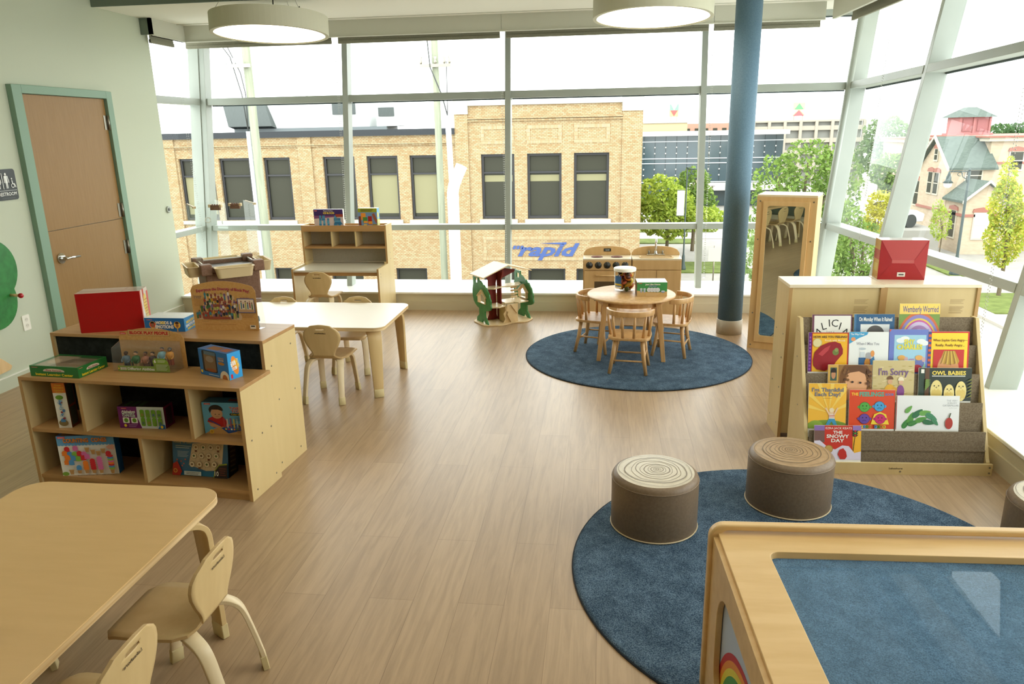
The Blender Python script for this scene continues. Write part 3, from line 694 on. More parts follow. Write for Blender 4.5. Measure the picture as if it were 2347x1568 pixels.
# ------------------------------------------------------------------ play kitchen: stove and sink
KW = noise_mat('kitchen_maple', (204, 166, 112), (212, 176, 122), (6, 6, .7), 4, 4, .42)
def arch(w, z0, z1, n=20): return [(w * (k / n), z0 + (z1 - z0) * max(0, 1 - abs(2 * k / n - 1) ** 2.6) ** .5) for k in range(n + 1)]
def kitchen_body(t, w):
    MB().box(0, w, .012, .24, .0, .565, KW).build('body', t)
    MB().box(0, w, 0, .24, .565, .58, mat('counter_laminate', (222, 208, 180), .3)).build('countertop', t, bevel=.002)
    MB().prism([(.0, .58)] + arch(w, .60, .668) + [(w, .58)], .226, .24, KW, 'y').build('backsplash', t, bevel=.002)
S = thing('toy_stove', 'wooden toy stove with black knobs and two burners by the back window', 'play kitchen', (-.178, 7.05, 0), 0)
kitchen_body(S, .458)
MB().box(.004, .454, -.002, .012, .47, .565, KW).build('control_panel', S, bevel=.002)
for k in range(5):
    x = .06 + k * .0845; kb = MB(); kb.T = Matrix.Translation((x, -.002, .518)) @ Matrix.Rotation(PI / 2, 4, 'X')
    kb.lathe([(.0325, 0), (.0325, .004), (.0, .004)], BLACK, 28, cap1=False); kb.lathe([(.024, .004), (.022, .02), (.001, .022)], BLACK, 24, cap0=False, cap1=False)
    kb.tube([(.025 * math.cos(R(q)), .025 * math.sin(R(q)), .0055) for q in range(0, 360, 20)], .0014, STEEL, 5, closed=True)
    kb.box(-.0015, .0015, .024, .031, .004, .005, WHITE); kb.build('knob', S)
dr = MB().box(.012, .446, -.002, .012, .03, .462, KW).build('oven_door', S, bevel=.002)
MB().box(.11, .35, -.0035, -.0015, .17, .36, mat('oven_window', (92, 74, 52), .2)).build('oven_window', dr)
hd = MB(); hd.tube([(.12, -.028, .42), (.34, -.028, .42)], .009, KW, 10); hd.box(.125, .14, -.028, 0, .413, .427, KW); hd.box(.32, .335, -.028, 0, .413, .427, KW); hd.build('oven_handle', dr)
for x in (.13, .32):
    b = MB(); 
    for r_ in (.052, .038, .024): b.tube([(x + r_ * math.cos(R(q)), .10 + r_ * .8 * math.sin(R(q)), .5835) for q in range(0, 360, 12)], .0035, mat('burner_rust', (136, 92, 84), .5), 6, closed=True)
    b.tube([(x + .056 * math.cos(R(q)), .10 + .046 * math.sin(R(q)), .581) for q in range(0, 360, 12)], .002, BLACK, 5, closed=True); b.build('burner', S)
ck = MB().box(.195, .265, .222, .2265, .615, .645, BLACK); a = Art(ck, (.195, .222, .615), (.07, 0, 0), (0, 0, .03), .0004); a.text('12:00', .5, .5, .42, (210, 220, 220), .6); ck.build('clock_display', S)
K = thing('toy_sink', 'wooden toy sink cabinet with chrome faucet, right of the toy stove', 'play kitchen', (.286, 7.05, 0), 0)
kitchen_body(K, .462)
MB().box(.004, .458, -.002, .012, .475, .565, KW).build('apron_panel', K, bevel=.002)
for x0, x1 in ((.006, .229), (.233, .456)): MB().box(x0, x1, -.002, .012, .04, .468, KW).build('door', K, bevel=.002)
bs = MB(); p1 = rrect(.07, .39, .03, .16, .03); p2 = rrect(.085, .375, .043, .147, .025)
bs.ring(p1, p2, .58, .588, mat('sink_tan', (206, 176, 126), .35)); bs.prism(p2, .5805, .5815, mat('sink_tan_deep', (190, 160, 112), .4)); bs.build('basin', K, bevel=.002)
fc = MB(); fc.box(.145, .315, .175, .205, .58, .598, CHROME); fc.tube([(.23, .19, .598), (.23, .19, .70), (.23, .186, .735), (.23, .165, .752), (.23, .14, .745), (.23, .13, .715)], [.012, .010, .009, .009, .009, .0085], CHROME, 12)
fc.lathe([(.02, .598), (.014, .615), (.011, .63)], CHROME, 16, .23, .19); fc.build('faucet', K, bevel=.002)
for x in (.165, .295): MB().lathe([(.012, .598), (.021, .606), (.024, .63), (.018, .648), (.001, .652)], CLEAR, 14, x, .19, cap1=False).lathe([(.008, .598), (.008, .63)], STEEL, 8, x, .19).build('tap_knob', K)

# ------------------------------------------------------------------ round table and spindle chairs
RT = thing('round_table', 'small round wooden table standing on the far blue rug', 'table', (.235, 5.83, RZ))
MB().lathe([(.001, .474), (.340, .474), (.348, .479), (.348, .488), (.342, .4925), (.001, .4925)], OAKW, 64, cap0=False, cap1=False).build('tabletop', RT, bevel=.0, )
MB().ring(ellp(0, 0, .262, .262, 40), ellp(0, 0, .244, .244, 40), .425, .474, OAKW).build('apron', RT)
for sx in (-1, 1):
    for sy in (-1, 1):
        q0, q1 = Vector((sx * .20, sy * .2, .474)), Vector((sx * .25, sy * .235, 0))
        m = MB(); a_, b_ = .022, .016
        m.hexa([q1 + Vector(v) for v in ((-b_, -b_, 0), (b_, -b_, 0), (b_, b_, 0), (-b_, b_, 0))] + [q0 + Vector(v) for v in ((-a_, -a_, 0), (a_, -a_, 0), (a_, a_, 0), (-a_, a_, 0))], OAKW); m.build('leg', RT, bevel=.003)
def spindle_chair():
    t = thing('spindle_chair', 'x', 'chair')
    pts = []
    for k in range(48):
        q = 2 * PI * k / 48; c, s_ = math.cos(q), math.sin(q); e_ = .45
        x = .148 * math.copysign(abs(c) ** e_, c) * (1 + .06 * (s_ > 0) * s_); y = .14 * math.copysign(abs(s_) ** e_, s_); pts.append((x * 1.05, y))
    MB().prism(pts, .258, .278, OAKW).build('seat', t, bevel=.004)
    for sx in (-1, 1):
        for sy in (-1, 1):
            MB().tube([(sx * .135, sy * .13, 0), (sx * .112, sy * .105, .13), (sx * .098, sy * .09, .262)], [.0125, .0155, .0165], OAKW, 12).build('leg', t)
    L_ = lambda s_, z: (s_[0] * (.135 - .037 * z / .262), s_[1] * (.13 - .04 * z / .262), z)
    MB().tube([L_((-1, -1), .10), L_((1, -1), .10)], .007, OAKW, 8).build('stretcher', t); MB().tube([L_((-1, 1), .10), L_((1, 1), .10)], .007, OAKW, 8).build('stretcher', t)
    for sx in (-1, 1): MB().tube([L_((sx, -1), .13), L_((sx, 1), .13)], .007, OAKW, 8).build('stretcher', t)
    U = lambda a: (.168 * math.sin(R(a)), -.005 - .146 * math.cos(R(a)), 0)
    path = [(U(a)[0], U(a)[1] + (0 if abs(a) <= 90 else .0), .458) for a in range(-92, 93, 8)]
    rail = MB(); n = len(path); vs = []
    for k, p in enumerate(path):
        tdir = Vector(path[min(k + 1, n - 1)]) - Vector(path[max(k - 1, 0)]); nn = Vector((tdir.y, -tdir.x, 0)).normalized()
        for a_, b_ in ((-1, -1), (1, -1), (1, 1), (-1, 1)): vs.append(Vector(p) + nn * (.009 * a_) + Vector((0, 0, .019 * b_)))
    for c in range(4): rail.add(vs, [(4 * k + c, 4 * k + 4 + c, 4 * k + 4 + (c + 1) % 4, 4 * k + (c + 1) % 4) for k in range(n - 1)], OAKW, True)
    rail.add(vs, [(0, 1, 2, 3), (4 * n - 1, 4 * n - 2, 4 * n - 3, 4 * n - 4)], OAKW)
    rail.build('back_rail', t, bevel=.003)
    for a in (-76, -46, -16, 16, 46, 76):
        p = U(a); MB().tube([(p[0] * .86, p[1] * .88 + .002, .276), (p[0], p[1], .445)], [.0115, .0095], OAKW, 10).build('spindle', t)
    return t
sc0 = spindle_chair(); G4 = 'small spindle back chairs around the round table'
sc0.location = (.216, 5.386, RZ); sc0.rotation_euler = (0, 0, R(-7.5)); sc0['label'] = 'small spindle chair nearest the viewer, back turned, in front of the round table'; sc0['group'] = G4
dup(sc0, (-.045, 5.925, RZ), R(-107), 'small spindle chair at the left side of the round table', G4)
dup(sc0, (.567, 5.85, RZ), R(75), 'small spindle chair at the right side of the round table', G4)
dup(sc0, (.29, 6.20, RZ), R(176), 'small spindle chair behind the round table, facing the viewer', G4)

# ------------------------------------------------------------------ mirror unit
MU = thing('mirror_unit', 'tall birch unit with a long mirror, right of the blue column', 'mirror', (1.205, 6.085, 0), R(-21.3))
MWD, MDP, MHT = .445, .33, 1.25; MW = noise_mat('mirror_birch', (206, 168, 112), (216, 180, 124), (5, 5, .6), 4, 4, .4)
for x0 in (0, MWD - TK): MB().box(x0, x0 + TK, .018, MDP, 0, MHT - .016, MW).build('side_panel', MU)
MB().box(0, MWD, .0, MDP, MHT - .016, MHT, mat('mirror_top', (226, 206, 168), .35)).build('top_panel', MU, bevel=.002)
MB().box(0, MWD, 0, .018, 0, MHT - .016, MW).build('front_panel', MU)
for z in (.4, .86): MB().box(TK, MWD - TK, .018, MDP, z, z + .016, MW).build('shelf_board', MU)
fo = rrect(.052, MWD - .052, .062, MHT - .05, .006, 6); fi = rrect(.085, MWD - .085, .115, MHT - .085, .02, 6)
fr = MB(); fr.ring(fo, fi, -.014, 0, MW, 'y'); fr = fr.build('mirror_frame', MU, bevel=.002)
MB().quad([(.08, -.001, .11), (MWD - .08, -.001, .11), (MWD - .08, -.0125, MHT - .08), (.08, -.0125, MHT - .08)], mat('mirror_glass', (205, 214, 206), .0, 1.)).build('mirror_glass', MU)
for x, z in ((.026, 1.2), (MWD - .026, 1.2), (.026, .9), (MWD - .026, .9), (.026, .03), (.026, .3)): MB().tube([(x, -.002, z), (x, .001, z)], .006, STEEL, 10).build('screw', MU)

# ------------------------------------------------------------------ pair of cabinets, seen from the back
def cabinet(lab, x0, y0, wd, rz=0):
    t = thing('storage_cabinet', lab, 'cabinet', (x0, y0, 0), rz, 'birch cabinets with their backs to the rug'); dp, h = .25, .915
    for a in (0, wd - TK):
        m = MB().box(a, a + TK, 0, dp, 0, h - TK, BIRCH); m.box(a, a + TK, -.001, 0, 0, h - TK, EDGEV)
        if not a: screws(m, 0, [(.05, .62), (.2, .62), (.05, .3), (.2, .3), (.05, .08), (.2, .08), (.05, .48)], -1)
        m.build('side_panel', t)
    MB().box(0, wd, -.002, dp, h - TK, h, mat('cabinet_top', (232, 218, 188), .3)).build('top_panel', t, bevel=.0015)
    b = MB().box(TK, wd - TK, .008, .016, .03, h - TK, BIRCH); a = Art(b, (TK, .008, .03), (wd - 2 * TK, 0, 0), (0, 0, h - TK - .03), .0005); g = (150, 122, 80)
    a.lines(.72, .88, .895, .925, 4, g); a.lines(.72, .88, .845, .88, 4, g); a.lines(.72, .86, .832, .842, 1, g); a.rect(.75, .785, .85, .803, (60, 46, 30)); a.text('Lakeshore', .8, .794, .009, (190, 170, 120), .08, .01); a.lines(.71, .88, .76, .78, 2, g)
    b.tube([(wd * .62, .009, .655), (wd * .62, .004, .655)], .006, STEEL, 10)
    b.build('back_panel', t)
    MB().box(TK, wd - TK, .016, dp, .04, .058, BIRCH).build('bottom_board', t); MB().box(TK, wd - TK, .016, dp - .02, .46, .478, BIRCH).build('shelf_board', t)
    return t
cabinet('left cabinet of the birch pair standing behind the book display', 1.033, 4.172, .505, R(1.5))
cabinet('right cabinet of the birch pair, with the red box on top', 1.541, 4.195, .50, R(.5))

# ------------------------------------------------------------------ stump stools
RING = mat('ring_print', (112, 96, 74), .5)
def stool(lab, x, y, z, top, rz):
    t = thing('stump_stool', lab, 'stool', (x, y, z), rz, 'round brown stump stools'); r, h = .194, .262
    m = MB(); m.lathe([(r - .004, 0), (r, .006), (r, h - .03)], VINYL, 56, cap1=False); m.build('body', t)
    MB().tube([((r + .001) * math.cos(R(q)), (r + .001) * math.sin(R(q)), .006) for q in range(0, 360, 6)], .0035, mat('piping_pale', (190, 172, 138), .5), 6, closed=True).build('bottom_piping', t)
    MB().tube([((r - .001) * math.cos(R(q)), (r - .001) * math.sin(R(q)), h - .03) for q in range(0, 360, 6)], .0028, VINYL, 6, closed=True).build('top_piping', t)
    m = MB(); m.lathe([(r - .001, h - .03), (r - .003, h - .018), (r - .010, h - .008), (r - .022, h - .002)], VINYL, 56, cap0=False, cap1=False); m.lathe([(r - .022, h - .002), (r * .5, h + .001), (.001, h + .001)], top, 56, cap0=False, cap1=False)
    rnd = random.Random(int(x * 1000))
    for rr, wd in ((.158, .0022), (.132, .004), (.112, .002), (.092, .0032), (.074, .002), (.056, .004), (.041, .002), (.028, .003), (.016, .002), (.007, .003)):
        ph = rnd.random() * 6; n = 64; o1 = []; o2 = []
        for k in range(n):
            q = 2 * PI * k / n; f = 1 + .035 * math.sin(2 * q + ph) + .02 * math.sin(3 * q + 2 * ph) + .012 * math.sin(7 * q)
            cx_, cy_ = .012, .006
            o1.append((cx_ * (1 - rr / .16) + (rr + wd / 2) * f * math.cos(q), cy_ * (1 - rr / .16) + (rr + wd / 2) * f * math.sin(q))); o2.append((cx_ * (1 - rr / .16) + (rr - wd / 2) * f * math.cos(q), cy_ * (1 - rr / .16) + (rr - wd / 2) * f * math.sin(q)))
        zz = h + .0017
        m.add([(a, b, zz) for a, b in o1 + o2], [(k, (k + 1) % n, n + (k + 1) % n, n + k) for k in range(n)], RING)
    m.build('cushion_top', t, recalc=False)
    return t
ST1 = noise_mat('stool_top_pale', (188, 176, 150), (196, 184, 158), (1, 1, 1), 40, 2, .35, .5); ST2 = noise_mat('stool_top_tan', (164, 136, 102), (172, 144, 110), (1, 1, 1), 40, 2, .4, .4)
stool('brown stump stool with pale ringed top, left one on the near rug', .253, 3.10, RZ, ST1, .3)
stool('brown stump stool with tan ringed top, in front of the book display', .905, 3.36, RZ, ST2, 1.1)
stool('brown stump stool cut off at the right edge of the photo, beside the near rug', 1.90, 3.0, .0, ST1, 2.0)

# ------------------------------------------------------------------ play cube with acrylic top in the right foreground
PC = thing('play_cube', 'wooden play cube with blue acrylic window on top, lower right foreground', 'play cube', (.335, 2.083, 0), R(2.3))
CW = noise_mat('cube_maple', (208, 172, 116), (218, 184, 130), (.7, 5, 5), 5, 5, .35, .45); LX, LY, LZ = 1.12, .97, .60
def hoop(y0, y1):
    return MB().ring(rrect(0, LX, 0, LZ, (.045, .045, .02, .02), 8), rrect(.03, LX - .03, .02, LZ - .02, (.03, .03, .012, .012), 8), y0, y1, CW, 'y').build('hoop_frame', PC, bevel=.007, seg=3)
hoop(-.03, 0); hoop(-LY, -LY + .03)
def ringpanel(o4, i4, d0, d1, axis, name, mtl, nseg=8, bev=.002):
    return MB().ring(o4, i4, d0, d1, mtl, axis).build(name, PC, bevel=bev)
XA, XB = .006, LX - .006
ringpanel(rrect(XA + .02, XB - .02, -LY + .005, -.005, .004, 8), rrect(.15, LX - .15, -LY + .13, -.125, .03, 8), LZ - .05, LZ - .028, 'z', 'top_panel', CW)
MB().quad([(.12, -LY + .1, LZ - .052), (LX - .12, -LY + .1, LZ - .052), (LX - .12, -.1, LZ - .052), (.12, -.1, LZ - .052)], BLUEACR).build('acrylic_window', PC)
for x0, nm in ((XA + .006, 'left'), (XB - .024, 'right')):
    ringpanel(rrect(-LY + .02, -.02, .02, LZ - .04, .004, 8), rrect(-LY + .16, -.14, .09, LZ - .13, .12, 8), x0, x0 + .018, 'x', 'side_panel', CW)
rb = MB().box(XA + .026, XA + .034, -LY + .06, -.06, .04, LZ - .08, mat('sky_print', (176, 190, 214), .5))
a = Art(rb, (XA + .026, -.06, .04), (0, -LY + .12, 0), (0, 0, LZ - .12), .0006)
for k, c in enumerate(((184, 30, 38), (226, 140, 40), (222, 208, 60), (70, 150, 74), (44, 96, 168), (92, 50, 130))): a.band(.47, -.02, .398 - k * .024, .422 - k * .024, 0, 180, c, 40)
rb.build('rainbow_panel', PC)
MB().box(.02, LX - .02, -LY + .03, -.03, .02, .03, CW).build('floor_panel', PC) if False else None

# ------------------------------------------------------------------ cabinets along the wall behind the camera (seen in the mirror)
DG = mat('cabinet_dark_green', (86, 96, 84), .45)
for k in range(5):
    x0 = -4.30 + k * .9; t = thing('wall_cabinet', 'tall grey-green cupboard with two doors along the wall behind the camera', 'cupboard', (x0, YN, 0), 0, 'grey-green cupboards behind the camera')
    MB().box(0, .895, 0, .55, .09, 2.3, DG).box(0, .895, 0, .52, 0, .09, KNEE).build('body', t)
    for j in (0, 1):
        dq = MB().box(.006 + j * .445, .444 + j * .445, .55, .57, .1, 2.29, DG).build('door', t, bevel=.002)
        hx = .40 if j == 0 else .49; MB().tube([(hx, .57, 1.0), (hx, .6, 1.0), (hx, .6, 1.16), (hx, .57, 1.16)], .005, STEEL, 8).build('handle', dq)
# ------------------------------------------------------------------ boxes, packs and books
WH = (238, 236, 228); RED = (196, 30, 38); YEL = (240, 208, 60); ORA = (232, 140, 44); BLU = (52, 128, 190); GRN = (96, 150, 44); BLK = (34, 34, 34); TAN = (206, 168, 112); PUR = (112, 30, 104)
def carton(name, label, cat, loc, rz, w, d, h, col, faces, group=None, tilt=0., bevel=.0012):
    b = MB().box(0, w, 0, d, 0, h, ink(col))
    F = {'f': ((0, 0, 0), (w, 0, 0), (0, 0, h)), 'r': ((w, 0, 0), (0, d, 0), (0, 0, h)), 'l': ((0, d, 0), (0, -d, 0), (0, 0, h)), 't': ((0, 0, h), (w, 0, 0), (0, d, 0)), 'b': ((w, d, 0), (-w, 0, 0), (0, 0, h))}
    for k, fn in faces.items(): fn(Art(b, *F[k]))
    o = b.build(name, loc=loc, recalc=False); o.rotation_euler = (-tilt, 0, rz)
    return tag(o, label, cat, group)
def scoop(a, x, y, r, c): a.circ(x, y, r, c, 12); a.ell(x, y - r * .9, r * 1.1, r * .5, c, 10)
def cone(a, x, y, s): a.poly([(x - s, y), (x + s, y), (x + s * .7, y - s * 2.6), (x - s * .7, y - s * 2.6)], (186, 142, 88)); a.rect(x - s * 1.15, y - s * .1, x + s * 1.15, y + s * .5, (202, 160, 104))
logo = lambda a, x, y, s=.1: a.rect(x, y, x + s, y + .045, (206, 44, 44)).text('Lakeshore', x + s / 2, y + .022, .022, WH, s * .8)
def toy(x, y): return (*shp(x, y),)
GBX = 'boxed learning games in the low cubby shelf'

def art_cones(a):
    a.rect(0, 0, 1, 1, WH); a.rect(0, .80, 1, 1, (96, 160, 208)); [a.circ(.03 + k * .06, .795, .032, (96, 160, 208), 10) for k in range(17)]
    a.k += 1; a.text('COUNTING  CONES', .5, .885, .10, (150, 70, 20), .76, .045); a.text('COUNTING  CONES', .497, .893, .10, ORA, .76, .02); logo(a, .03, .95, .13)
    cs = [(80, 150, 206), (204, 40, 50), (236, 130, 44), (128, 180, 70), (214, 110, 170)]
    for k, (x, y) in enumerate(((.16, .68), (.31, .70), (.11, .58), (.2, .56), (.28, .55), (.37, .57), (.45, .55), (.15, .48), (.25, .46), (.34, .44), (.43, .46), (.5, .49), (.13, .36), (.21, .35))): scoop(a, x, y, .05, cs[(k * 3 + 1) % 5])
    for x, y in ((.52, .70), (.62, .64), (.71, .60), (.8, .66)): cone(a, x, y, .038)
    a.poly([(.86, .72), (.9, .66), (1, .64), (1, .77), (.92, .77)], (214, 160, 140))
    for x, c, n in ((.33, cs[0], 1), (.46, cs[2], 3), (.59, cs[1], 4), (.72, cs[4], 5)):
        cone(a, x, .17, .04)
        for k in range(n): scoop(a, x, .22 + k * .055, .048, c)
    cone(a, .92, .15, .038)
    for k, c in enumerate((cs[3], cs[0], cs[1], cs[2], cs[4], cs[3], cs[0], cs[1])): a.ell(.92, .19 + k * .045, .055, .035, c, 12)
    scoop(a, .9, .57, .05, cs[1]); cone(a, .21, .17, .04); a.ell(.1, .09, .06, .05, (120, 160, 60)); a.text('25 ice cream scoops   10 ice cream cones', .6, .04, .026, (90, 84, 80), .6)
carton('game_box', 'blue and white box printed with coloured ice cream scoops, lower left cubby', 'box', (*shp(.150, .006), .056), R(10), .29, .055, .222, (40, 96, 160),
       {'f': art_cones, 'r': lambda a: a.rect(0, 0, 1, 1, (32, 100, 172)), 't': lambda a: a.rect(.05, .1, .6, .9, (150, 120, 84))}, GBX)
def art_tube(a):
    a.rect(0, 0, 1, 1, WH); a.rect(0, .78, 1, 1, (222, 122, 40)); [a.text(t, .5, .95 - k * .055, .03, YEL, wd, .02) for k, (t, wd) in enumerate((('Ocean', .5), ('Wonders', .75), ('Calming', .72), ('Tube', .5)))]
    a.ell(.45, .68, .3, .05, (110, 160, 50)); rr = random.Random(3)
    for k in range(26): a.circ(.3 + rr.random() * .35, .18 + rr.random() * .46, .09, ((70, 120, 180), (120, 170, 210), (150, 60, 70), (190, 210, 220))[k % 4], 8)
    a.ell(.48, .12, .36, .07, (130, 110, 70)); a.rect(.3, .14, .66, .2, (70, 130, 180))
carton('game_box', 'tall narrow orange and white box in the upper left cubby', 'box', (*shp(.161, .03), ZM), R(6), .068, .066, .246, (210, 200, 186), {'f': art_tube, 'r': lambda a: [a.rect(0, 0, 1, 1, (120, 60, 34)), a.rect(.1, .05, .9, .45, (70, 74, 66)), a.rect(.1, .5, .9, .95, (66, 70, 64))]}, GBX)
def art_caps(a):
    a.rect(0, 0, 1, 1, (214, 222, 222)); a.poly([(0, 0), (.48, 0), (.41, .5), (.42, 1), (0, 1)], PUR); logo(a, .08, .9, .12)
    a.text('Alphabet', .23, .78, .10, WH, .3, .03); a.text('MYSTERY', .23, .68, .09, (214, 236, 220), .28, .03); a.text('CAPSULES', .23, .58, .09, (214, 236, 220), .28, .03)
    for x in (.16, .34): a.poly(rrect(x - .07, x + .07, .24, .5, .02, 3), WH); a.ell(x, .37, .045, .1, GRN)
    a.ell(.13, .13, .03, .07, YEL); a.lines(.2, .4, .06, .2, 3, (190, 150, 190))
    for k in range(4):
        for j in range(2): x = .53 + k * .125; a.poly(rrect(x - .045, x + .045, .12 + j * .38, .5 + j * .38, .04, 4), (112, 166, 46)); a.rect(x - .025, .2 + j * .38, x + .025, .32 + j * .38, ((90, 120, 90), (150, 140, 60), (120, 150, 60), (80, 110, 120))[(k + j) % 4])
    a.poly([(.84, 0), (1, 0), (1, .2), (.9, .22)], (50, 110, 170)); a.ell(.93, .1, .03, .07, YEL)
carton('game_box', 'purple and white box showing green capsules, upper middle cubby', 'box', (*shp(.483, .08), ZM), R(1), .25, .085, .118, (70, 20, 60), {'f': art_caps, 'r': lambda a: [a.rect(0, 0, 1, 1, (110, 22, 70)), a.rect(.2, .1, .8, .9, (60, 40, 44))], 't': lambda a: [a.rect(0, 0, 1, 1, (46, 34, 34))] + [a.rect(.1 + k * .16, .1, .2 + k * .16, .9, (60, 84, 46)) for k in range(3)]}, GBX)
def art_tweez(a):
    a.rect(0, 0, 1, 1, (104, 176, 214)); a.poly([(0, 0), (1, 0), (1, .34), (.6, .34), (.3, .22), (.12, .1)], (206, 160, 104)); logo(a, .05, .93, .13)
    a.poly([(.08, .4), (.12, .5), (.24, .58), (.42, .56), (.5, .4), (.46, .25), (.2, .2)], (184, 30, 34)); a.poly([(.1, .38), (.2, .34), (.36, .24), (.3, .2), (.14, .24)], (206, 156, 120))
    a.ell(.3, .66, .125, .17, (212, 164, 128)); a.poly(ellp(.29, .76, .15, .17, 20, 0, 180) + [(.16, .66), (.2, .78), (.34, .78), (.42, .74)], (44, 34, 28)); a.ell(.27, .63, .016, .012, BLK, 8); a.ell(.35, .63, .016, .012, BLK, 8); a.rect(.27, .555, .35, .562, (150, 80, 70))
    a.line(.1, .46, .34, .28, .006, (60, 80, 150)); a.poly([(.36, .2), (.72, .34), (.86, .16), (.5, .03)], (34, 78, 150)); a.poly([(.42, .2), (.7, .3), (.78, .18), (.52, .08)], (58, 106, 176))
    for k in range(5): a.rect(.42 + k * .07, .22, .455 + k * .07, .52 - .02 * (k % 2), ((190, 60, 60), (214, 190, 190), (150, 90, 120), (200, 180, 90), (160, 190, 200))[k]); a.circ(.46 + k * .06, .17, .02, (YEL, RED, WH, ORA, GRN)[k], 8)
    a.text('TWEEZER', .80, .84, .085, WH, .44, .06); a.text('TWEEZER', .80, .84, .085, RED, .44, .02); a.text('TONGS', .8, .745, .085, WH, .36, .06); a.text('TONGS', .80, .745, .085, RED, .36, .02)
    a.poly(rrect(.58, 1, .61, .685, .03, 4), BLK); a.text('Color Sorting Kit', .8, .648, .045, YEL, .38, .015); a.lines(.68, .96, .44, .57, 3, (60, 96, 130)); a.lines(.7, .96, .05, .28, 5, (150, 110, 70)); a.circ(.16, .09, .045, (236, 196, 70)); a.circ(.16, .09, .03, (200, 150, 50))
carton('game_box', 'light blue box with a child using tongs, in the upper right cubby', 'box', (*shp(.972, .08), ZM), 0, .25, .075, .168, (60, 110, 140), {'f': art_tweez, 't': lambda a: [a.rect(0, 0, 1, 1, (64, 110, 130)), a.rect(.5, .3, .95, .7, (120, 50, 44))]}, GBX)
def art_ready(a):
    a.rect(0, 0, 1, 1, (66, 112, 146)); a.rect(0, 0, 1, .14, (50, 120, 160)); a.text('Ready to use!', .19, .92, .06, (186, 170, 110), .33, .01); a.lines(.06, .34, .74, .84, 2, (200, 204, 190)); a.lines(.09, .3, .5, .68, 5, (180, 190, 190))
    a.poly([(.37, .9), (.62, .94), (.93, .92), (.88, .2), (.6, .16), (.29, .3)], (214, 190, 150)); a.line(.62, .93, .58, .17, .0008, (170, 140, 100))
    for r_ in range(3):
        for c_ in range(4):
            x, y = .43 + c_ * .135 - r_ * .035, .80 - r_ * .235 + (.01 * c_)
            a.circ(x, y, .05, (110, 84, 60), 18); a.circ(x, y, .046, (226, 208, 172), 18); a.ell(x, y, .02, .03, ((150, 110, 70), (90, 110, 60), (120, 90, 60))[(r_ + c_) % 3], 8)
            if (c_ + r_) % 3 == 0: a.rect(x - .02, y - .13, x + .02, y - .08, (120, 76, 46))
    a.poly([(0, 0), (.02, .32), (.1, .4), (.18, .12), (.14, 0)], (176, 44, 28)); a.circ(.06, .13, .035, (222, 180, 70)); a.circ(.06, .13, .026, (170, 60, 30))
    for x, y in ((.1, .44), (.17, .4), (.22, .34), (.19, .28), (.25, .46)): a.circ(x, y, .014, (190, 90, 60), 8)
    a.rect(.22, .03, .53, .14, (206, 214, 210)); a.lines(.26, .5, .045, .125, 2, (90, 100, 110))
    a.poly([(.75, 0), (1, 0), (1, .42), (.86, .38), (.77, .2)], (150, 160, 50)); a.poly([(.765, 0), (1, 0), (1, .38), (.86, .345), (.785, .2)], (52, 40, 36)); a.text('10', .81, .12, .13, WH, .07, .02); a.lines(.86, .98, .06, .3, 4, (130, 60, 50))
carton('game_box', 'blue box printed with an open card of round pictures, lower right cubby', 'box', (*shp(.725, .115), .057), R(-4.5 + .5), .318, .09, .192, (46, 92, 128), {'f': art_ready, 'r': lambda a: [a.rect(0, 0, 1, 1, (26, 34, 30)), a.rect(.2, .3, .8, .9, (60, 40, 26)), a.lines(.2, .8, .1, .9, 6, (96, 84, 54))]}, GBX, tilt=R(9))

# on top of the low shelf
def art_inst(a):
    a.rect(0, 0, 1, 1, (38, 112, 50)); logo(a, .04, .84, .13); a.ell(.5, .6, .22, .21, (214, 196, 174), 20, 0, 180); a.rect(.28, .52, .72, .62, (214, 196, 174)); a.text('Five Senses', .5, .63, .13, (150, 30, 34), .32, .03); a.text('Instant Learning Center', .5, .24, .24, (240, 212, 50), .78, .03)
gb = MB().box(0, .286, 0, .2, 0, .05, ink((38, 112, 50))); gb.ring(rrect(0, .286, 0, .2, .001, 2), rrect(.008, .278, .008, .192, .001, 2), .05, .056, ink((38, 112, 50)))
for fa in (((0, 0, 0), (.286, 0, 0), (0, 0, .056)), ((.286, 0, 0), (0, .2, 0), (0, 0, .056)), ((.286, .2, 0), (-.286, 0, 0), (0, 0, .056))): art_inst(Art(gb, *fa))
a = Art(gb, (.008, .008, .05), (.27, 0, 0), (0, .184, 0), .0003); a.rect(0, 0, 1, 1, (176, 152, 130)); a.poly([(.3, .1), (1, .1), (1, .8), (.45, .8)], (120, 98, 82)); a.rect(.5, .85, 1, 1, (60, 90, 50)); a.rect(.6, .3, .9, .6, (150, 128, 108)); a.ell(.2, .5, .12, .2, (206, 176, 150))
go = gb.build('game_box', loc=(-2.889, 3.274, .6), rz=R(-5.2), recalc=False); tag(go, 'flat green box with clear lid on the left end of the low shelf', 'box')
MB().box(.004, .282, .004, .196, .0565, .0585, CLEAR).build('clear_lid', go)

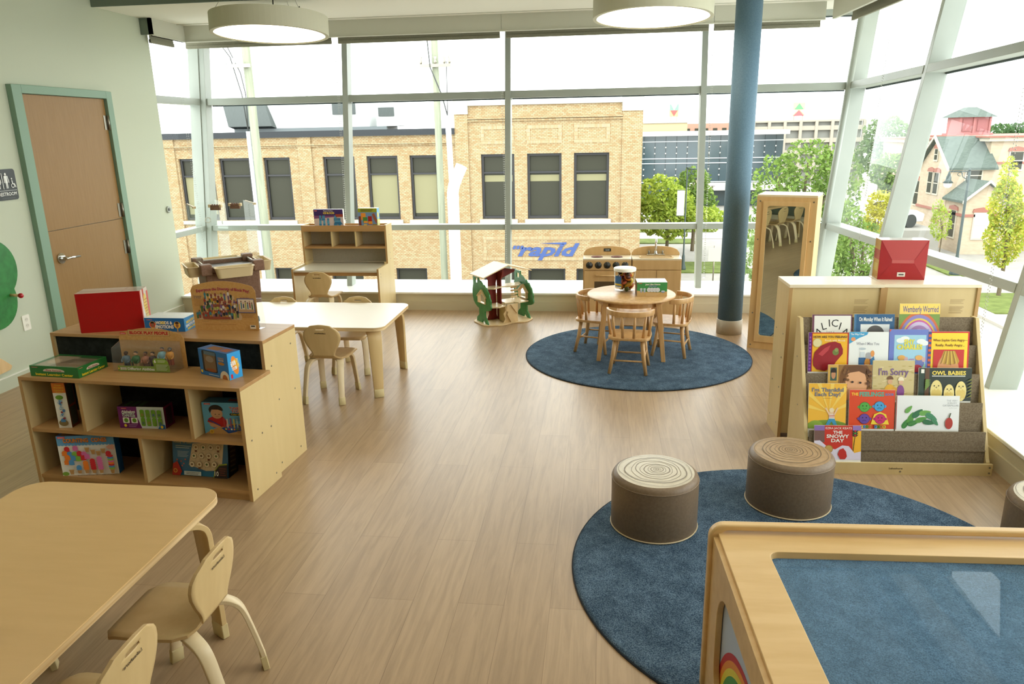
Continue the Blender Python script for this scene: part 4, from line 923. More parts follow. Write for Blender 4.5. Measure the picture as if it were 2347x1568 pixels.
KR = noise_mat('kraft_card', (196, 148, 84), (204, 158, 96), (1, 1, 1), 80, 3, .6, .3)
def arched(w, h0, h1, r=.03, n=24):
    top = []
    for k in range(n + 1): x = w * k / n; u = abs(2 * k / n - 1); top.append((x, h0 + (h1 - h0) * (1 - u * u) - (0 if u < .93 else .02 * ((u - .93) / .07) ** 2)))
    return [(0.006, 0), (w - .006, 0), (w, .006)] + top[::-1] + [(0, .006)]
FIGC = [((90, 120, 140), (60, 80, 100), (70, 46, 34)), ((40, 104, 56), (206, 180, 130), (210, 164, 124)), ((176, 116, 90), (120, 70, 50), (130, 84, 60)), ((58, 40, 46), (44, 34, 40), (196, 150, 116)), ((130, 176, 190), (70, 90, 110), (160, 110, 80)), ((206, 140, 40), (150, 70, 40), (90, 60, 44))]
def toy_figure(parent, x, y, z, c, hh=.085, wheel=False):
    m = MB(); s_ = hh / .085
    m.lathe([(.009 * s_, 0), (.008 * s_, .03 * s_)], ink(c[1]), 8, x - .007, y); m.lathe([(.009 * s_, 0), (.008 * s_, .03 * s_)], ink(c[1]), 8, x + .007, y)
    m.v = [Vector((v.x, v.y, v.z + z)) if k < 10 ** 9 else v for k, v in enumerate(m.v)]
    m.lathe([(.012 * s_, z + .028 * s_), (.017 * s_, z + .045 * s_), (.016 * s_, z + .06 * s_), (.006, z + .066 * s_)], ink(c[0]), 10, x, y)
    for sx in (-1, 1): m.tube([(x + sx * .015, y, z + .06 * s_), (x + sx * .022, y - .008, z + .042 * s_), (x + sx * .015, y - .016, z + .034 * s_)], .0045, ink(c[0]), 6)
    m.ball((x, y, z + .075 * s_), .0095 * s_, ink(c[2]), 10, 6); m.ball((x, y + .002, z + .078 * s_), (.0102 * s_, .0095 * s_, .0085 * s_), ink((50, 38, 30)), 10, 6)
    if wheel: m.tube([(x + .016, y + .018 * math.cos(R(q)), z + .02 + .018 * math.sin(R(q))) for q in range(0, 360, 30)], .003, BLACK, 5, closed=True)
    return m.build('toy_figure', parent, recalc=False)
# sealed pack of toy people, front view
PP = thing('toy_figure_pack', 'kraft card pack of toy people under clear plastic on the low shelf', 'toy pack', (-2.505, 3.372, .6), R(-1.5))
m = MB().prism(arched(.368, .178, .213), .085, .0865, KR, 'y'); a = Art(m, (0, .085, 0), (.368, 0, 0), (0, 0, .213), .0005)
a.poly(rrect(.15, .8, .80, .955, .02, 4), (150, 106, 60)); a.poly(rrect(.158, .792, .808, .945, .02, 4), (200, 158, 100)); a.text('BLOCK PLAY PEOPLE', .475, .877, .075, (180, 24, 34), .59, .045); logo(a, .03, .83, .09)
m.build('backing_card', PP, recalc=False)
m = MB().hexa([(0, 0, .0), (.345, 0, 0), (.35, .084, 0), (.0, .084, 0), (.004, .004, .125), (.335, .004, .125), (.345, .084, .150), (.006, .084, .150)], PLAST); m.build('clear_blister', PP, bevel=.006)
m = MB().box(.03, .32, .0015, .0035, .003, .032, ink((128, 156, 56))); m.prism([(.235, .03), (.32, .03), (.315, .058), (.295, .075), (.24, .075), (.23, .06)], .0015, .0035, ink((128, 156, 56)), 'y')
a = Art(m, (.03, .0015, .003), (.29, 0, 0), (0, 0, .07), .0004); a.text('Differing Abilities', .45, .2, .2, WH, .52, .03); a.rect(.05, .1, .17, .3, (226, 220, 200)); a.lines(.07, .16, .12, .28, 2, (120, 120, 90)); a.circ(.02, .2, .014, YEL); a.text('6', .74, .82, .24, WH, .04, .03); a.lines(.79, .94, .72, .92, 2, (226, 230, 200)); a.lines(.75, .98, .12, .6, 5, (206, 214, 170)); m.build('printed_insert', PP, recalc=False)
for k, (x, c) in enumerate(zip((.055, .11, .165, .205, .262, .305), FIGC)): toy_figure(PP, x, .045, .004 if k < 4 else .03, c, .092, k == 0)
# the same kind of pack seen from behind: printed display board
EP = thing('toy_figure_pack', 'kraft display board printed with a crowd of toy people, on the taller shelf', 'toy pack', (-2.187, 3.655, .752), R(-1.2))
m = MB().prism(arched(.368, .238, .27), 0, .0015, KR, 'y'); a = Art(m, (0, 0, 0), (.368, 0, 0), (0, 0, .27), .0004)
for dx, dy, c, b in ((0, 0, (150, 140, 160), .05), (0, 0, (206, 170, 160), .035), (0, 0, (170, 14, 30), .02)): a.text('Experience the Diversity of Block Play!', .5, .845, .06, c, .82, b, arc=.55)
a.poly([(.2, .72), (.45, .74), (.66, .7), (.72, .45), (.74, .34), (.76, .28), (.74, .22), (.06, .22), (.06, .27), (.15, .34), (.2, .5)], (210, 176, 136))
rr = random.Random(11); CL = [(40, 60, 90), (60, 100, 60), (190, 140, 40), (150, 60, 50), (120, 90, 130), (220, 210, 200), (50, 44, 44), (60, 120, 130), (170, 170, 80), (140, 70, 60)]; SK = [(196, 150, 116), (120, 80, 56), (90, 60, 44), (214, 170, 134)]
for row, (y, x0, x1, n) in enumerate(((.62, .22, .62, 9), (.50, .2, .7, 13), (.38, .14, .72, 14), (.25, .07, .7, 16))):
    for k in range(n):
        x = x0 + (x1 - x0) * k / (n - 1) + rr.uniform(-.01, .01); hh = rr.uniform(.12, .17); yy = y + rr.uniform(-.02, .02)
        a.rect(x - .012, yy, x + .012, yy + hh * .5, rr.choice(CL)); a.ell(x, yy + hh * .66, .019, hh * .24, rr.choice(CL), 8); a.ell(x, yy + hh * .98, .009, .017, rr.choice(SK), 8); a.k -= 1.4
    a.rect(x0 + .1, y - .02, x1 - .12, y + .035, (146, 74, 54)); a.k += .6
a.poly([(.715, .37), (.98, .37), (.97, .66), (.71, .66)], (84, 84, 130)); a.rect(.725, .385, .965, .645, (226, 206, 184))
for k in range(7): x = .74 + k * .033; a.rect(x - .008, .43 + .02 * (k % 3), x + .008, .55 + .03 * (k % 2), rr.choice(CL)); a.ell(x, .57 + .03 * (k % 2), .009, .017, rr.choice(SK), 8); a.k -= .7
a.rect(.73, .39, .96, .44, (190, 150, 110)); a.text('Block Play Children', .84, .675, .025, (130, 80, 110), .14); a.text('Recommended', .11, .70, .026, (60, 70, 100), .12); a.text('for 18 mos.!', .105, .665, .026, (60, 70, 100), .11)
a.lines(.045, .19, .49, .64, 8, (170, 120, 66)); a.lines(.77, .96, .27, .34, 4, (160, 110, 60)); a.lines(.25, .36, .755, .765, 1, BLK); a.lines(.43, .55, .735, .745, 1, BLK); a.lines(.58, .66, .67, .68, 1, BLK); a.lines(.14, .24, .18, .19, 1, BLK); a.lines(.42, .54, .175, .185, 1, BLK); a.rect(.14, .125, .66, .129, (140, 70, 40)); a.rect(.875, .05, .965, .125, (226, 210, 186)); a.rect(.89, .09, .95, .115, BLK)
m.build('backing_card', EP, recalc=False)
MB().hexa([(.02, .002, .002), (.36, .002, .002), (.372, .075, .002), (.012, .075, .002), (.03, .002, .18), (.36, .002, .18), (.366, .07, .165), (.022, .07, .165)], PLAST).build('clear_blister', EP, bevel=.004)
for k, (x, c) in enumerate(zip((.05, .11, .17, .23, .29, .335), FIGC[::-1])): toy_figure(EP, x, .04, .006, c, .09)

def art_moods(a):
    a.rect(0, 0, 1, 1, (34, 104, 170)); logo(a, .06, .84, .14)
    for x in (.2, .82): a.circ(x, .5, .085, (226, 170, 60)); a.circ(x, .5, .07, (206, 60, 60) if x < .5 else (240, 200, 90)); a.ell(x, .48, .04, .18, (150, 100, 70)); a.ell(x, .6, .05, .14, (44, 30, 26), 14, 0, 180)
    a.rect(.81, .02, .83, .3, (226, 170, 60)); a.text('MOODS &', .5, .66, .22, WH, .42, .05); a.text('M    DS &', .5, .66, .01, WH, .01); a.text('OO', .46, .66, .22, YEL, .12, .05); a.text('EMOTIONS', .5, .36, .24, WH, .46, .05)
carton('game_box', 'small blue and white box behind the plastic pack of toy people', 'box', (-2.450, 3.612, .752), R(0), .228, .13, .074, (40, 112, 180), {'f': art_moods, 'r': lambda a: [a.rect(0, 0, 1, 1, (56, 140, 200)), a.text('MOODS &', .5, .68, .2, YEL, .7, .05, rot=6), a.text('EMOTIONS', .5, .42, .18, WH, .8, .05, rot=6), a.text('MIRRORS', .5, .18, .16, YEL, .6, .04, rot=6)], 't': lambda a: [a.rect(0, 0, 1, 1, (206, 212, 212)), a.text('MOODS & EMOTIONS', .55, .7, .12, WH, .6, .04)]})
def red_wrap(w, d, h, folds, front_extra=None):
    b = MB().box(0, w, 0, d, 0, h, mat('red_wrap', (186, 12, 16), .28, 0, .5)); return b
b = red_wrap(.322, .136, .215, False); a = Art(b, (0, 0, .215), (.322, 0, 0), (0, .136, 0)); a.rect(0, 0, 1, 1, (206, 186, 172)); a.rect(.0, .35, 1, .5, (180, 150, 140)); a.rect(.7, 0, .74, 1, (190, 160, 150))
a = Art(b, (.322, 0, 0), (0, .136, 0), (0, 0, .215)); a.rect(0, 0, 1, 1, (226, 216, 206)); a.rect(.0, 0, .12, 1, (196, 60, 56)); a.rect(.3, .55, .5, 1, (196, 50, 50)); a.ell(.55, .55, .22, .32, (232, 206, 90)); a.ell(.62, .3, .2, .25, (220, 190, 80)); a.lines(.4, .8, .3, .75, 6, (180, 110, 50)); a.rect(.82, 0, 1, .9, (200, 70, 60))
bx = b.build('wrapped_box', loc=(-2.784, 3.55, .752), rz=R(17.5), recalc=False); tag(bx, 'large red shrink-wrapped box on the left end of the taller shelf', 'box')
MB().box(-.0015, .3235, -.0015, .1375, -.0, .2165, clear_mat('shrink_wrap', (.97, .97, .97), .18, .06)).build('shrink_wrap', bx)
b = red_wrap(.247, .10, .222, True); a = Art(b, (0, 0, 0), (.247, 0, 0), (0, 0, .222)); D1, D2 = (168, 22, 30), (190, 40, 46)
a.poly([(0, 0), (.27, .42), (.27, .5), (0, 1)], (176, 30, 36)); a.poly([(1, 0), (.74, .42), (.74, .5), (1, 1)], (196, 60, 62)); a.poly([(0, 1), (.27, .5), (.74, .5), (1, 1)], (206, 84, 84)); a.poly([(0, 0), (1, 0), (.74, .42), (.27, .42)], (180, 26, 32)); a.rect(.27, .42, .74, .5, (214, 104, 102))
for p in ((0, 0, .27, .42), (1, 0, .74, .42), (0, 1, .27, .5), (1, 1, .74, .5)): a.line(*p, .0012, (140, 16, 24))
a.rect(.41, .08, .58, .19, (226, 220, 210)); a.rect(.44, .115, .55, .15, (70, 64, 60))
a = Art(b, (0, .1, 0), (0, -.1, 0), (0, 0, .222)); a.rect(0, 0, 1, 1, (212, 160, 70)); a.rect(0, .5, 1, .75, (190, 60, 50)); a.rect(.2, .2, .8, .4, (226, 200, 100))
a = Art(b, (0, 0, .222), (.247, 0, 0), (0, .1, 0)); a.rect(0, 0, 1, 1, (220, 206, 200))
bx = b.build('wrapped_box', loc=(1.546, 4.335, .915), rz=R(-3), recalc=False); tag(bx, 'red shrink-wrapped box standing on the right birch cabinet by the window', 'box')
MB().box(-.0015, .2485, -.0015, .1015, -.0, .2235, clear_mat('shrink_wrap', (.97, .97, .97), .18, .06)).build('shrink_wrap', bx)
def art_rockf(a):
    a.rect(0, 0, 1, 1, (36, 110, 178)); a.poly(rrect(.12, .62, .16, .97, .06, 5), (40, 34, 30)); a.poly(rrect(.18, .58, .2, .86, .05, 5), (122, 96, 70)); a.ell(.38, .66, .14, .12, (146, 130, 112)); a.ell(.4, .24, .18, .06, (150, 80, 40)); a.rect(.2, .82, .6, .95, (90, 110, 124))
    a.text('SCIENCE', .78, .78, .06, (200, 150, 90), .2, .02); a.text('VIEWER', .78, .70, .06, (220, 180, 110), .2, .02); a.ell(.78, .58, .11, .06, (180, 120, 40)); a.circ(.07, .14, .035, YEL)
    a.ell(.86, .0, .17, .32, (226, 214, 190), 20, 0, 180); a.ell(.86, .0, .09, .18, (176, 100, 50), 20, 0, 180); a.rect(.3, .06, .66, .09, (180, 200, 214))
def art_rockr(a):
    a.rect(0, 0, 1, 1, (46, 156, 222)); a.poly([(.5 + .3 * math.cos(t) * .8 - .1 * math.sin(t), .5 + .36 * math.sin(t) + .0 * math.cos(t)) for t in [k * PI / 12 for k in range(24)]], ORA); a.text('CAN YOU', .62, .56, .2, YEL, .6, .05, rot=-80); a.text('FEEL IT?', .4, .5, .2, WH, .6, .05, rot=-80); a.rect(.12, .04, .26, .2, RED)
carton('game_box', 'bright blue windowed box turned at an angle, right end of the low shelf', 'box', (-2.016, 3.363, .6), R(-24.7), .222, .078, .136, (36, 110, 178), {'f': art_rockf, 'r': art_rockr, 't': lambda a: [a.rect(0, 0, 1, 1, (74, 110, 160)), a.rect(.2, .2, .6, .8, (140, 100, 70)), a.rect(.65, .2, .9, .8, (150, 90, 70))]})

# on the writing desk
def art_ice(a):
    a.rect(0, 0, 1, 1, (206, 186, 180)); a.rect(0, .62, 1, 1, (62, 40, 96)); a.poly([(0, .5), (1, .62), (1, .66), (0, .66)], (120, 66, 112)); logo(a, .03, .9, .09)
    a.text('Magnet Building', .5, .92, .05, WH, .32, .01); a.text('ICE BLOCKS', .52, .80, .10, YEL, .38, .03)
    rr = random.Random(5)
    for x0, n in ((.2, 4), (.33, 4), (.47, 3), (.74, 4), (.86, 3)):
        for k in range(n): a.rect(x0 - .04 + rr.uniform(-.03, .03), .12 + k * .14, x0 + .05, .25 + k * .14, ((70, 140, 176), (90, 160, 190), (56, 120, 160))[k % 3])
    a.rect(.75, .6, 1, .74, (150, 60, 44)); a.poly([(.68, .2), (.98, .2), (.92, .34), (.72, .34)], (50, 110, 150)); a.ell(.34, .07, .03, .04, BLK); a.rect(.89, 0, .97, .1, (214, 180, 60))
carton('game_box', 'purple and white box of blue blocks on the left of the writing desk top', 'box', (-2.848, 7.125, .873), 0, .30, .035, .184, WH, {'f': art_ice, 'r': lambda a: a.rect(0, 0, 1, 1, WH), 't': lambda a: a.rect(0, 0, 1, 1, WH)})
def art_toys(a):
    a.rect(0, 0, 1, 1, (110, 140, 176)); a.rect(0, .8, 1, 1, (150, 158, 40)); a.lines(.15, .8, .83, .95, 2, (90, 80, 30), .6); a.rect(.15, .4, .4, .76, (222, 140, 50)); a.rect(.24, .28, .48, .55, (70, 130, 60)); a.rect(.28, .25, .5, .36, (226, 150, 60)); a.rect(.52, .18, .72, .6, (160, 30, 30)); a.rect(.53, .2, .74, .34, (224, 150, 50)); a.rect(.5, .02, .72, .15, (214, 190, 180)); a.rect(.28, .08, .45, .2, (220, 190, 90)); a.poly([(.74, .7), (.86, .76), (1, .4), (.96, .2), (.8, .5)], (150, 84, 60)); a.rect(.75, .06, .98, .2, (150, 130, 60)); a.rect(.03, .1, .15, .6, (120, 60, 50))
carton('game_box', 'yellow green and white toy box on the right of the writing desk top', 'box', (-2.392, 7.12, .873), R(-2), .194, .07, .192, WH, {'f': art_toys, 'r': lambda a: [a.rect(0, 0, 1, 1, (206, 214, 70)), a.rect(0, .45, 1, 1, (120, 180, 220)), a.ell(.4, .65, .25, .15, YEL), a.rect(.3, .1, .7, .4, (226, 210, 200))], 't': lambda a: a.rect(0, 0, 1, 1, WH)})

# on the round table
TZR = RZ + .4925
J = thing('play_food_jar', 'clear plastic jar of play food with white lid on the round table', 'jar', (.185, 5.935, TZR))
PF = clear_mat('jar_plastic', (.95, .95, .95), .08, .02)
MB().lathe([(.001, .001), (.076, .001), (.080, .006), (.086, .165)], PF, 40, cap0=False, cap1=False).build('jar_body', J, recalc=False)
MB().lathe([(.089, .163), (.090, .183), (.086, .187), (.001, .187)], WHITE, 40, cap0=False, cap1=False).build('lid', J)
lb = MB(); n = 10; vs = [(.0862 * .98 * math.cos(R(205 + 5 * k)), .0862 * .98 * math.sin(R(205 + 5 * k)), z) for z in (.04, .13) for k in range(n)]
lb.add(vs, [(k, k + 1, n + k + 1, n + k) for k in range(n - 1)], ink((58, 108, 168)), True); vs2 = [(p[0] * 1.006, p[1] * 1.006, .052 if p[2] < .08 else .068) for p in vs]; lb.add(vs2, [(k, k + 1, n + k + 1, n + k) for k in range(n - 1)], ink((214, 190, 80))); vs3 = [(p[0] * 1.006, p[1] * 1.006, .03 if p[2] < .08 else .045) for p in vs]; lb.add(vs3, [(k, k + 1, n + k + 1, n + k) for k in range(n - 1)], ink(WH)); lb.build('label', J, recalc=False)
rr = random.Random(8); FC = [(96, 50, 30), (126, 40, 36), (214, 170, 60), (222, 130, 50), (70, 50, 34), (200, 190, 120), (90, 100, 50), (186, 90, 60), (226, 206, 90)]
for k in range(56):
    z = .02 + .136 * k / 56; q = rr.random() * 2 * PI; rad = .058 * math.sqrt(rr.random()); c = rr.choice(FC); m = MB(); s_ = rr.uniform(.016, .026)
    m.T = Matrix.Translation((rad * math.cos(q), rad * math.sin(q), z)) @ Matrix.Rotation(rr.random() * 3, 4, 'X') @ Matrix.Rotation(rr.random() * 3, 4, 'Y')
    kind = k % 4
    if kind == 0: m.tube([(-.035, 0, .012), (-.018, 0, -.002), (0, 0, -.006), (.018, 0, -.002), (.035, 0, .012)], [.003, .009, .011, .009, .003], ink(c), 8)
    elif kind == 1: m.ball((0, 0, 0), (s_, s_, s_ * .8), ink(c), 12, 8)
    elif kind == 2: m.lathe([(.001, -.006), (s_ * 1.1, -.006), (s_ * 1.15, 0), (s_ * 1.1, .006), (.001, .006)], ink(c), 14)
    else: m.ball((0, 0, 0), (s_ * 1.3, s_ * .8, s_ * .6), ink(c), 12, 8)
    m.build('play_food', J, recalc=False)
def art_dish(a):
    a.rect(0, 0, 1, 1, (70, 150, 86)); a.poly([(0, 0), (1, 0), (1, .36), (.7, .30), (.3, .34), (0, .42)], (206, 172, 116)); logo(a, .04, .9, .12); a.text('Just Like Home', .52, .86, .11, WH, .5, .03); a.rect(.38, .70, .66, .77, (50, 90, 140)); a.text('Dinner Service', .52, .735, .05, WH, .25, .01)
    for x in (.14, .25): a.poly([(x - .04, .55), (x + .04, .55), (x + .03, .3), (x - .03, .3)], (176, 190, 206)); a.ell(x, .55, .045, .04, (206, 216, 226)); a.ell(x, .32, .03, .03, (150, 170, 190))
    for k in range(4): x = .4 + k * .095; a.circ(x, .48, .078, (150, 170, 196), 24); a.circ(x, .48, .07, (226, 230, 234), 24); a.circ(x, .48, .042, (166, 184, 206), 20); a.circ(x, .48, .034, (226, 230, 234), 20)
    a.ell(.86, .38, .065, .1, (110, 150, 196), 16, 180, 360); a.ell(.86, .39, .065, .05, (196, 210, 224)); a.lines(.3, .75, .06, .26, 3, (226, 204, 160))
carton('dish_set_box', 'green and tan box of toy dishes beside the jar on the round table', 'box', (.274, 5.706, TZR), R(2.5), .231, .16, .112, (196, 160, 104), {'f': art_dish, 't': lambda a: a.rect(0, 0, 1, 1, (236, 232, 222)), 'l': lambda a: [a.rect(0, 0, 1, 1, (110, 84, 56)), a.lines(.2, .8, .2, .8, 5, (150, 120, 84))]})

# ------------------------------------------------------------------ book display
BA = R(2.5); BX, BY = 2.004 - .92 * math.cos(BA), 3.775 - .92 * math.sin(BA)
BD = thing('book_display', 'birch book display rack with five grey tiers, in front of the birch cabinets', 'book rack', (BX, BY, 0), BA)
BWD = .92; PT = [(.03, .218), (.10, .352), (.17, .487), (.24, .624), (.31, .760)]   # (offset, top) of each tier panel
prof = [(-.012, 0), (.33, 0), (.345, .76), (.292, .762), (.0, .085), (-.012, .07)]
for x0 in (-.008, BWD - .022):
    m = MB().prism(prof, x0, x0 + .018, BIRCH, 'x'); screws(m, x0 if x0 < 0 else x0 + .018, [(.05, .05), (.2, .3), (.28, .55)], -1 if x0 < 0 else 1); m.build('side_panel', BD, bevel=.002)
m = MB().box(-.016, BWD + .006, -.026, -.012, .0, .064, BIRCH); a = Art(m, (0, -.026, 0), (BWD, 0, 0), (0, 0, .064), .0004); a.text('Lakeshore', .485, .55, .16, (60, 48, 34), .075, .02)
for x, z in ((.47, .018), (.912, .046), (.912, .016)): m.tube([(x, -.028, z), (x, -.026, z)], .005, STEEL, 10)
m.build('front_board', BD, recalc=False)
for k, (o_, zt) in enumerate(PT):
    zb = .03 if k == 0 else PT[k - 1][1] - .10; yb0 = o_ - .045 if k else .005
    m = MB().hexa([(.011, yb0, zb), (BWD - .023, yb0, zb), (BWD - .023, yb0 + .008, zb), (.011, yb0 + .008, zb), (.011, o_, zt), (BWD - .023, o_, zt), (BWD - .023, o_ + .008, zt), (.011, o_ + .008, zt)], GREYFAB); m.build('tier_panel', BD)
    MB().box(.011, BWD - .023, yb0 - .045 if k else -.012, yb0 + .004, zb, zb + .008, GREYFAB).build('ledge', BD)
MB().box(.011, BWD - .023, .315, .325, .05, .755, BIRCH).build('back_board', BD)
def bdp(x, y): return (BX + x * math.cos(BA) - y * math.sin(BA), BY + x * math.sin(BA) + y * math.cos(BA))
GBK = 'picture books in the tiered display'
def book(lab, tier, x0, x1, ztop, art, spine=None, col=WH, fwd=0.):
    # tier: which panel the book leans on; it stands in the pocket behind the panel below
    o_, zt = PT[tier]; zvis = PT[tier - 1][1] if tier else .075; zb = zvis - .045 if tier else .046
    w_ = x1 - x0; h_ = (ztop - zb); tilt = math.atan2(.045, zt - (.03 if tier == 0 else PT[tier - 1][1] - .10)); hh = h_ / math.cos(tilt); t_ = .007
    b = MB().box(0, w_, 0, t_, 0, hh, ink(col)); b.box(.002, w_ - .0015, .0012, t_ - .0012, hh - .0006, hh + .0003, ink((232, 226, 210)))
    f0 = (zvis - zb) / (ztop - zb); a = Art(b, (0, 0, hh * f0), (w_, 0, 0), (0, 0, hh * (1 - f0)), .0003); base = Art(b, (0, 0, 0), (w_, 0, 0), (0, 0, hh), .0002); base.rect(0, 0, 1, 1, col); art(a)
    # lean: find front-face position so the back rests on the panel
    ytop = o_ - t_ / math.cos(tilt) - .0035 - fwd; extra = (ztop - zt) * math.tan(tilt); y0 = ytop + extra - h_ * math.tan(tilt)
    X, Y = bdp(x0, y0); ob = b.build('picture_book', loc=(X, Y, zb), recalc=False); ob.rotation_euler = (-tilt, 0, BA); return tag(ob, lab, 'book', GBK)
def bk_alicia(a):
    a.rect(0, 0, 1, 1, (112, 64, 84)); a.rect(.05, 0, .97, .96, WH)
    for k, ch in enumerate('ALICIA'): q = (k - 2.5) / 2.5; a.text(ch, .5 + q * .34, .72 - .32 * q * q + .0, .26, BLK, None, .0, rot=-q * 26)
    a.text('HAS A', .47, .37, .1, BLK, .2, .0); a.ell(.48, .0, .17, .26, (226, 170, 90), 20, 0, 180); a.circ(.46, .08, .07, (240, 214, 170))
def bk_monday(a):
    a.rect(0, 0, 1, 1, (44, 92, 134)); a.rect(0, 0, .05, 1, (70, 120, 160)); a.text('On Monday When It Rained', .53, .83, .14, WH, .82, .02); a.rect(.16, 0, .88, .66, (226, 230, 230)); a.ell(.52, .0, .2, .40, (150, 146, 142)); a.poly(ellp(.53, .34, .22, .28, 20, -10, 190), (88, 84, 82)); a.ell(.46, .13, .03, .03, (60, 56, 54)); a.ell(.6, .13, .03, .03, (60, 56, 54))
def bk_rings(a):
    a.rect(0, 0, 1, 1, (120, 150, 70))
    for r_, c in ((.56, (206, 110, 60)), (.51, (140, 130, 190)), (.45, (226, 200, 80)), (.42, (196, 90, 160)), (.39, (206, 190, 220)), (.33, (170, 130, 180)), (.27, (206, 180, 214)), (.21, (160, 120, 180)), (.15, (216, 190, 222))): a.poly(ellp(.5, -.02, r_, r_ * 1.46, 32, 0, 180), c)
    a.rect(0, .74, 1, 1, (238, 206, 100)); a.text('Wemberly Worried', .52, .865, .16, (70, 70, 140), .88, .01)
def bk_peel(a):
    a.rect(0, 0, 1, 1, (184, 30, 36)); a.rect(.10, .0, .97, .975, (242, 184, 42)); a.rect(0, 0, .08, 1, (96, 40, 130)); [a.rect(.02, .04 + k * .09, .06, .09 + k * .09, (150, 90, 170)) for k in range(10)]
    a.text('HOW ARE YOU PEELING?', .54, .89, .055, (60, 50, 60), .84, .02); a.text('Foods with Moods', .66, .80, .05, (250, 240, 200), .5, .01); a.circ(.22, .74, .12, (206, 186, 110)); a.circ(.22, .74, .10, (226, 214, 160))
    pts = [(.12, .30), (.16, .50), (.30, .66), (.5, .75), (.66, .77), (.8, .72), (.86, .58), (.86, .46), (.78, .36), (.7, .26), (.62, .12), (.42, .02), (.22, .06), (.13, .16)]; a.poly(pts, (150, 26, 36)); a.poly([(.25, .45), (.4, .6), (.55, .68), (.5, .55), (.35, .4)], (190, 64, 70)); a.ell(.68, .5, .08, .08, (110, 124, 60)); a.ell(.70, .56, .05, .05, (140, 150, 84))
def bk_miss(a):
    a.rect(0, 0, 1, 1, (236, 238, 236)); a.poly([(0, .7), (.1, .76), (.25, .85), (.45, .93), (.48, 1), (0, 1)], (70, 160, 206)); a.text('The Way I Feel', .2, .945, .045, WH, .34, .02); a.ell(.1, .82, .06, .05, (226, 150, 100)); a.text('When I Miss You', .47, .71, .075, (150, 150, 160), .58, .005)
    a.rect(.25, .0, .43, .36, (52, 100, 150)); a.rect(.28, .36, .4, .5, (206, 214, 220)); a.ell(.34, .58, .09, .03, (190, 200, 206)); a.ell(.5, .16, .11, .2, (184, 50, 44)); a.ell(.5, .4, .07, .09, (170, 170, 176)); a.ell(.6, .46, .05, .08, (226, 150, 80)); a.poly([(.54, .3), (.64, .4), (.68, .16), (.58, .02)], (70, 130, 180)); a.ell(.47, .24, .07, .1, (214, 150, 70))
def bk_charles(a):
    a.rect(0, 0, 1, 1, (108, 124, 196)); a.poly([(0, 1), (.06, 1), (0, .93)], (206, 90, 80)); a.rect(.13, 0, .95, .87, (160, 204, 226)); a.rect(.13, 0, .95, .2, (150, 200, 170)); [a.ell(x, y, .12, .06, (236, 240, 240)) for x, y in ((.3, .74), (.4, .78), (.82, .72), (.9, .68))]
    a.text('SHY', .52, .71, .11, (226, 214, 70), .28, .05); a.text('CHARLES', .53, .59, .11, (226, 214, 70), .66, .05)
    for x, c in ((.35, (150, 150, 120)), (.8, (110, 120, 180))): a.ell(x, .22, .12, .12, c); a.ell(x - .02, .34, .1, .06, (226, 170, 90)); a.ell(x + .1, .3, .05, .06, (206, 170, 170))
    a.ell(.74, .06, .14, .12, (176, 56, 70)); [a.circ(.55 + k * .05, .3, .018, (196, 120, 170)) for k in range(3)]
def bk_sophie(a):
    a.rect(0, 0, 1, 1, (200, 36, 34)); a.rect(.075, .0, .96, .965, (244, 208, 50)); a.rect(0, 0, .07, 1, (54, 70, 140)); [a.rect(0, .03 + k * .12, .07, .09 + k * .12, (214, 90, 50)) for k in range(8)]
    a.text('When Sophie Gets Angry—', .53, .79, .06, (120, 60, 30), .84, .012); a.text('Really, Really Angry...', .53, .67, .06, (120, 60, 30), .7, .012); a.rect(.13, 0, .88, .56, (196, 44, 36)); a.poly(ellp(.5, .02, .27, .46, 24, 0, 180), (222, 160, 110))
    for k in range(13): x = .27 + k * .039; a.poly([(.5 + (x - .5) * .5, .53), (.5 + (x - .5) * .5 + .03, .53), (x + .03, .2 + .08 * abs(k - 6) / 6 - .04 * (k % 2)), (x - .01, .2)], ((190, 150, 50), (150, 110, 40), (214, 180, 80))[k % 3])
def bk_smile(a):
    a.rect(0, 0, 1, 1, (214, 170, 84)); a.rect(.05, .55, .2, .92, (60, 90, 80)); a.ell(.125, .72, .05, .12, (196, 140, 100)); a.poly(ellp(.125, .78, .07, .13, 14, 0, 180), (44, 32, 26)); a.rect(.05, .1, .2, .48, (60, 110, 130)); a.ell(.125, .26, .05, .12, (120, 76, 54)); a.poly(ellp(.125, .32, .06, .1, 14, 0, 180), (34, 26, 22))
    a.rect(.24, 0, 1, 1, (150, 110, 60)); a.ell(.62, .62, .36, .52, (120, 78, 40)); a.ell(.64, .42, .25, .52, (226, 170, 126)); a.poly([(.38, .7), (.45, .95), (.7, 1), (.88, .9), (.9, .7), (.7, .82), (.5, .78)], (104, 66, 36))
    rr = random.Random(2); [a.circ(.3 + rr.random() * .16, .25 + rr.random() * .6, .035, ((130, 88, 48), (92, 56, 30))[k % 2], 8) for k in range(18)]; [a.circ(.86 + rr.random() * .12, .3 + rr.random() * .55, .035, ((130, 88, 48), (92, 56, 30))[k % 2], 8) for k in range(14)]
    a.ell(.55, .52, .03, .03, (50, 36, 30)); a.ell(.73, .5, .03, .03, (50, 36, 30)); a.ell(.65, .2, .11, .1, (150, 60, 56), 16, 180, 360); a.rect(.56, .17, .74, .21, WH); a.poly([(.36, 0), (.46, .34), (.54, .3), (.52, 0)], (216, 156, 116)); a.poly([(.78, 0), (.8, .2), (.92, .3), (.98, .1), (.96, 0)], (216, 156, 116))
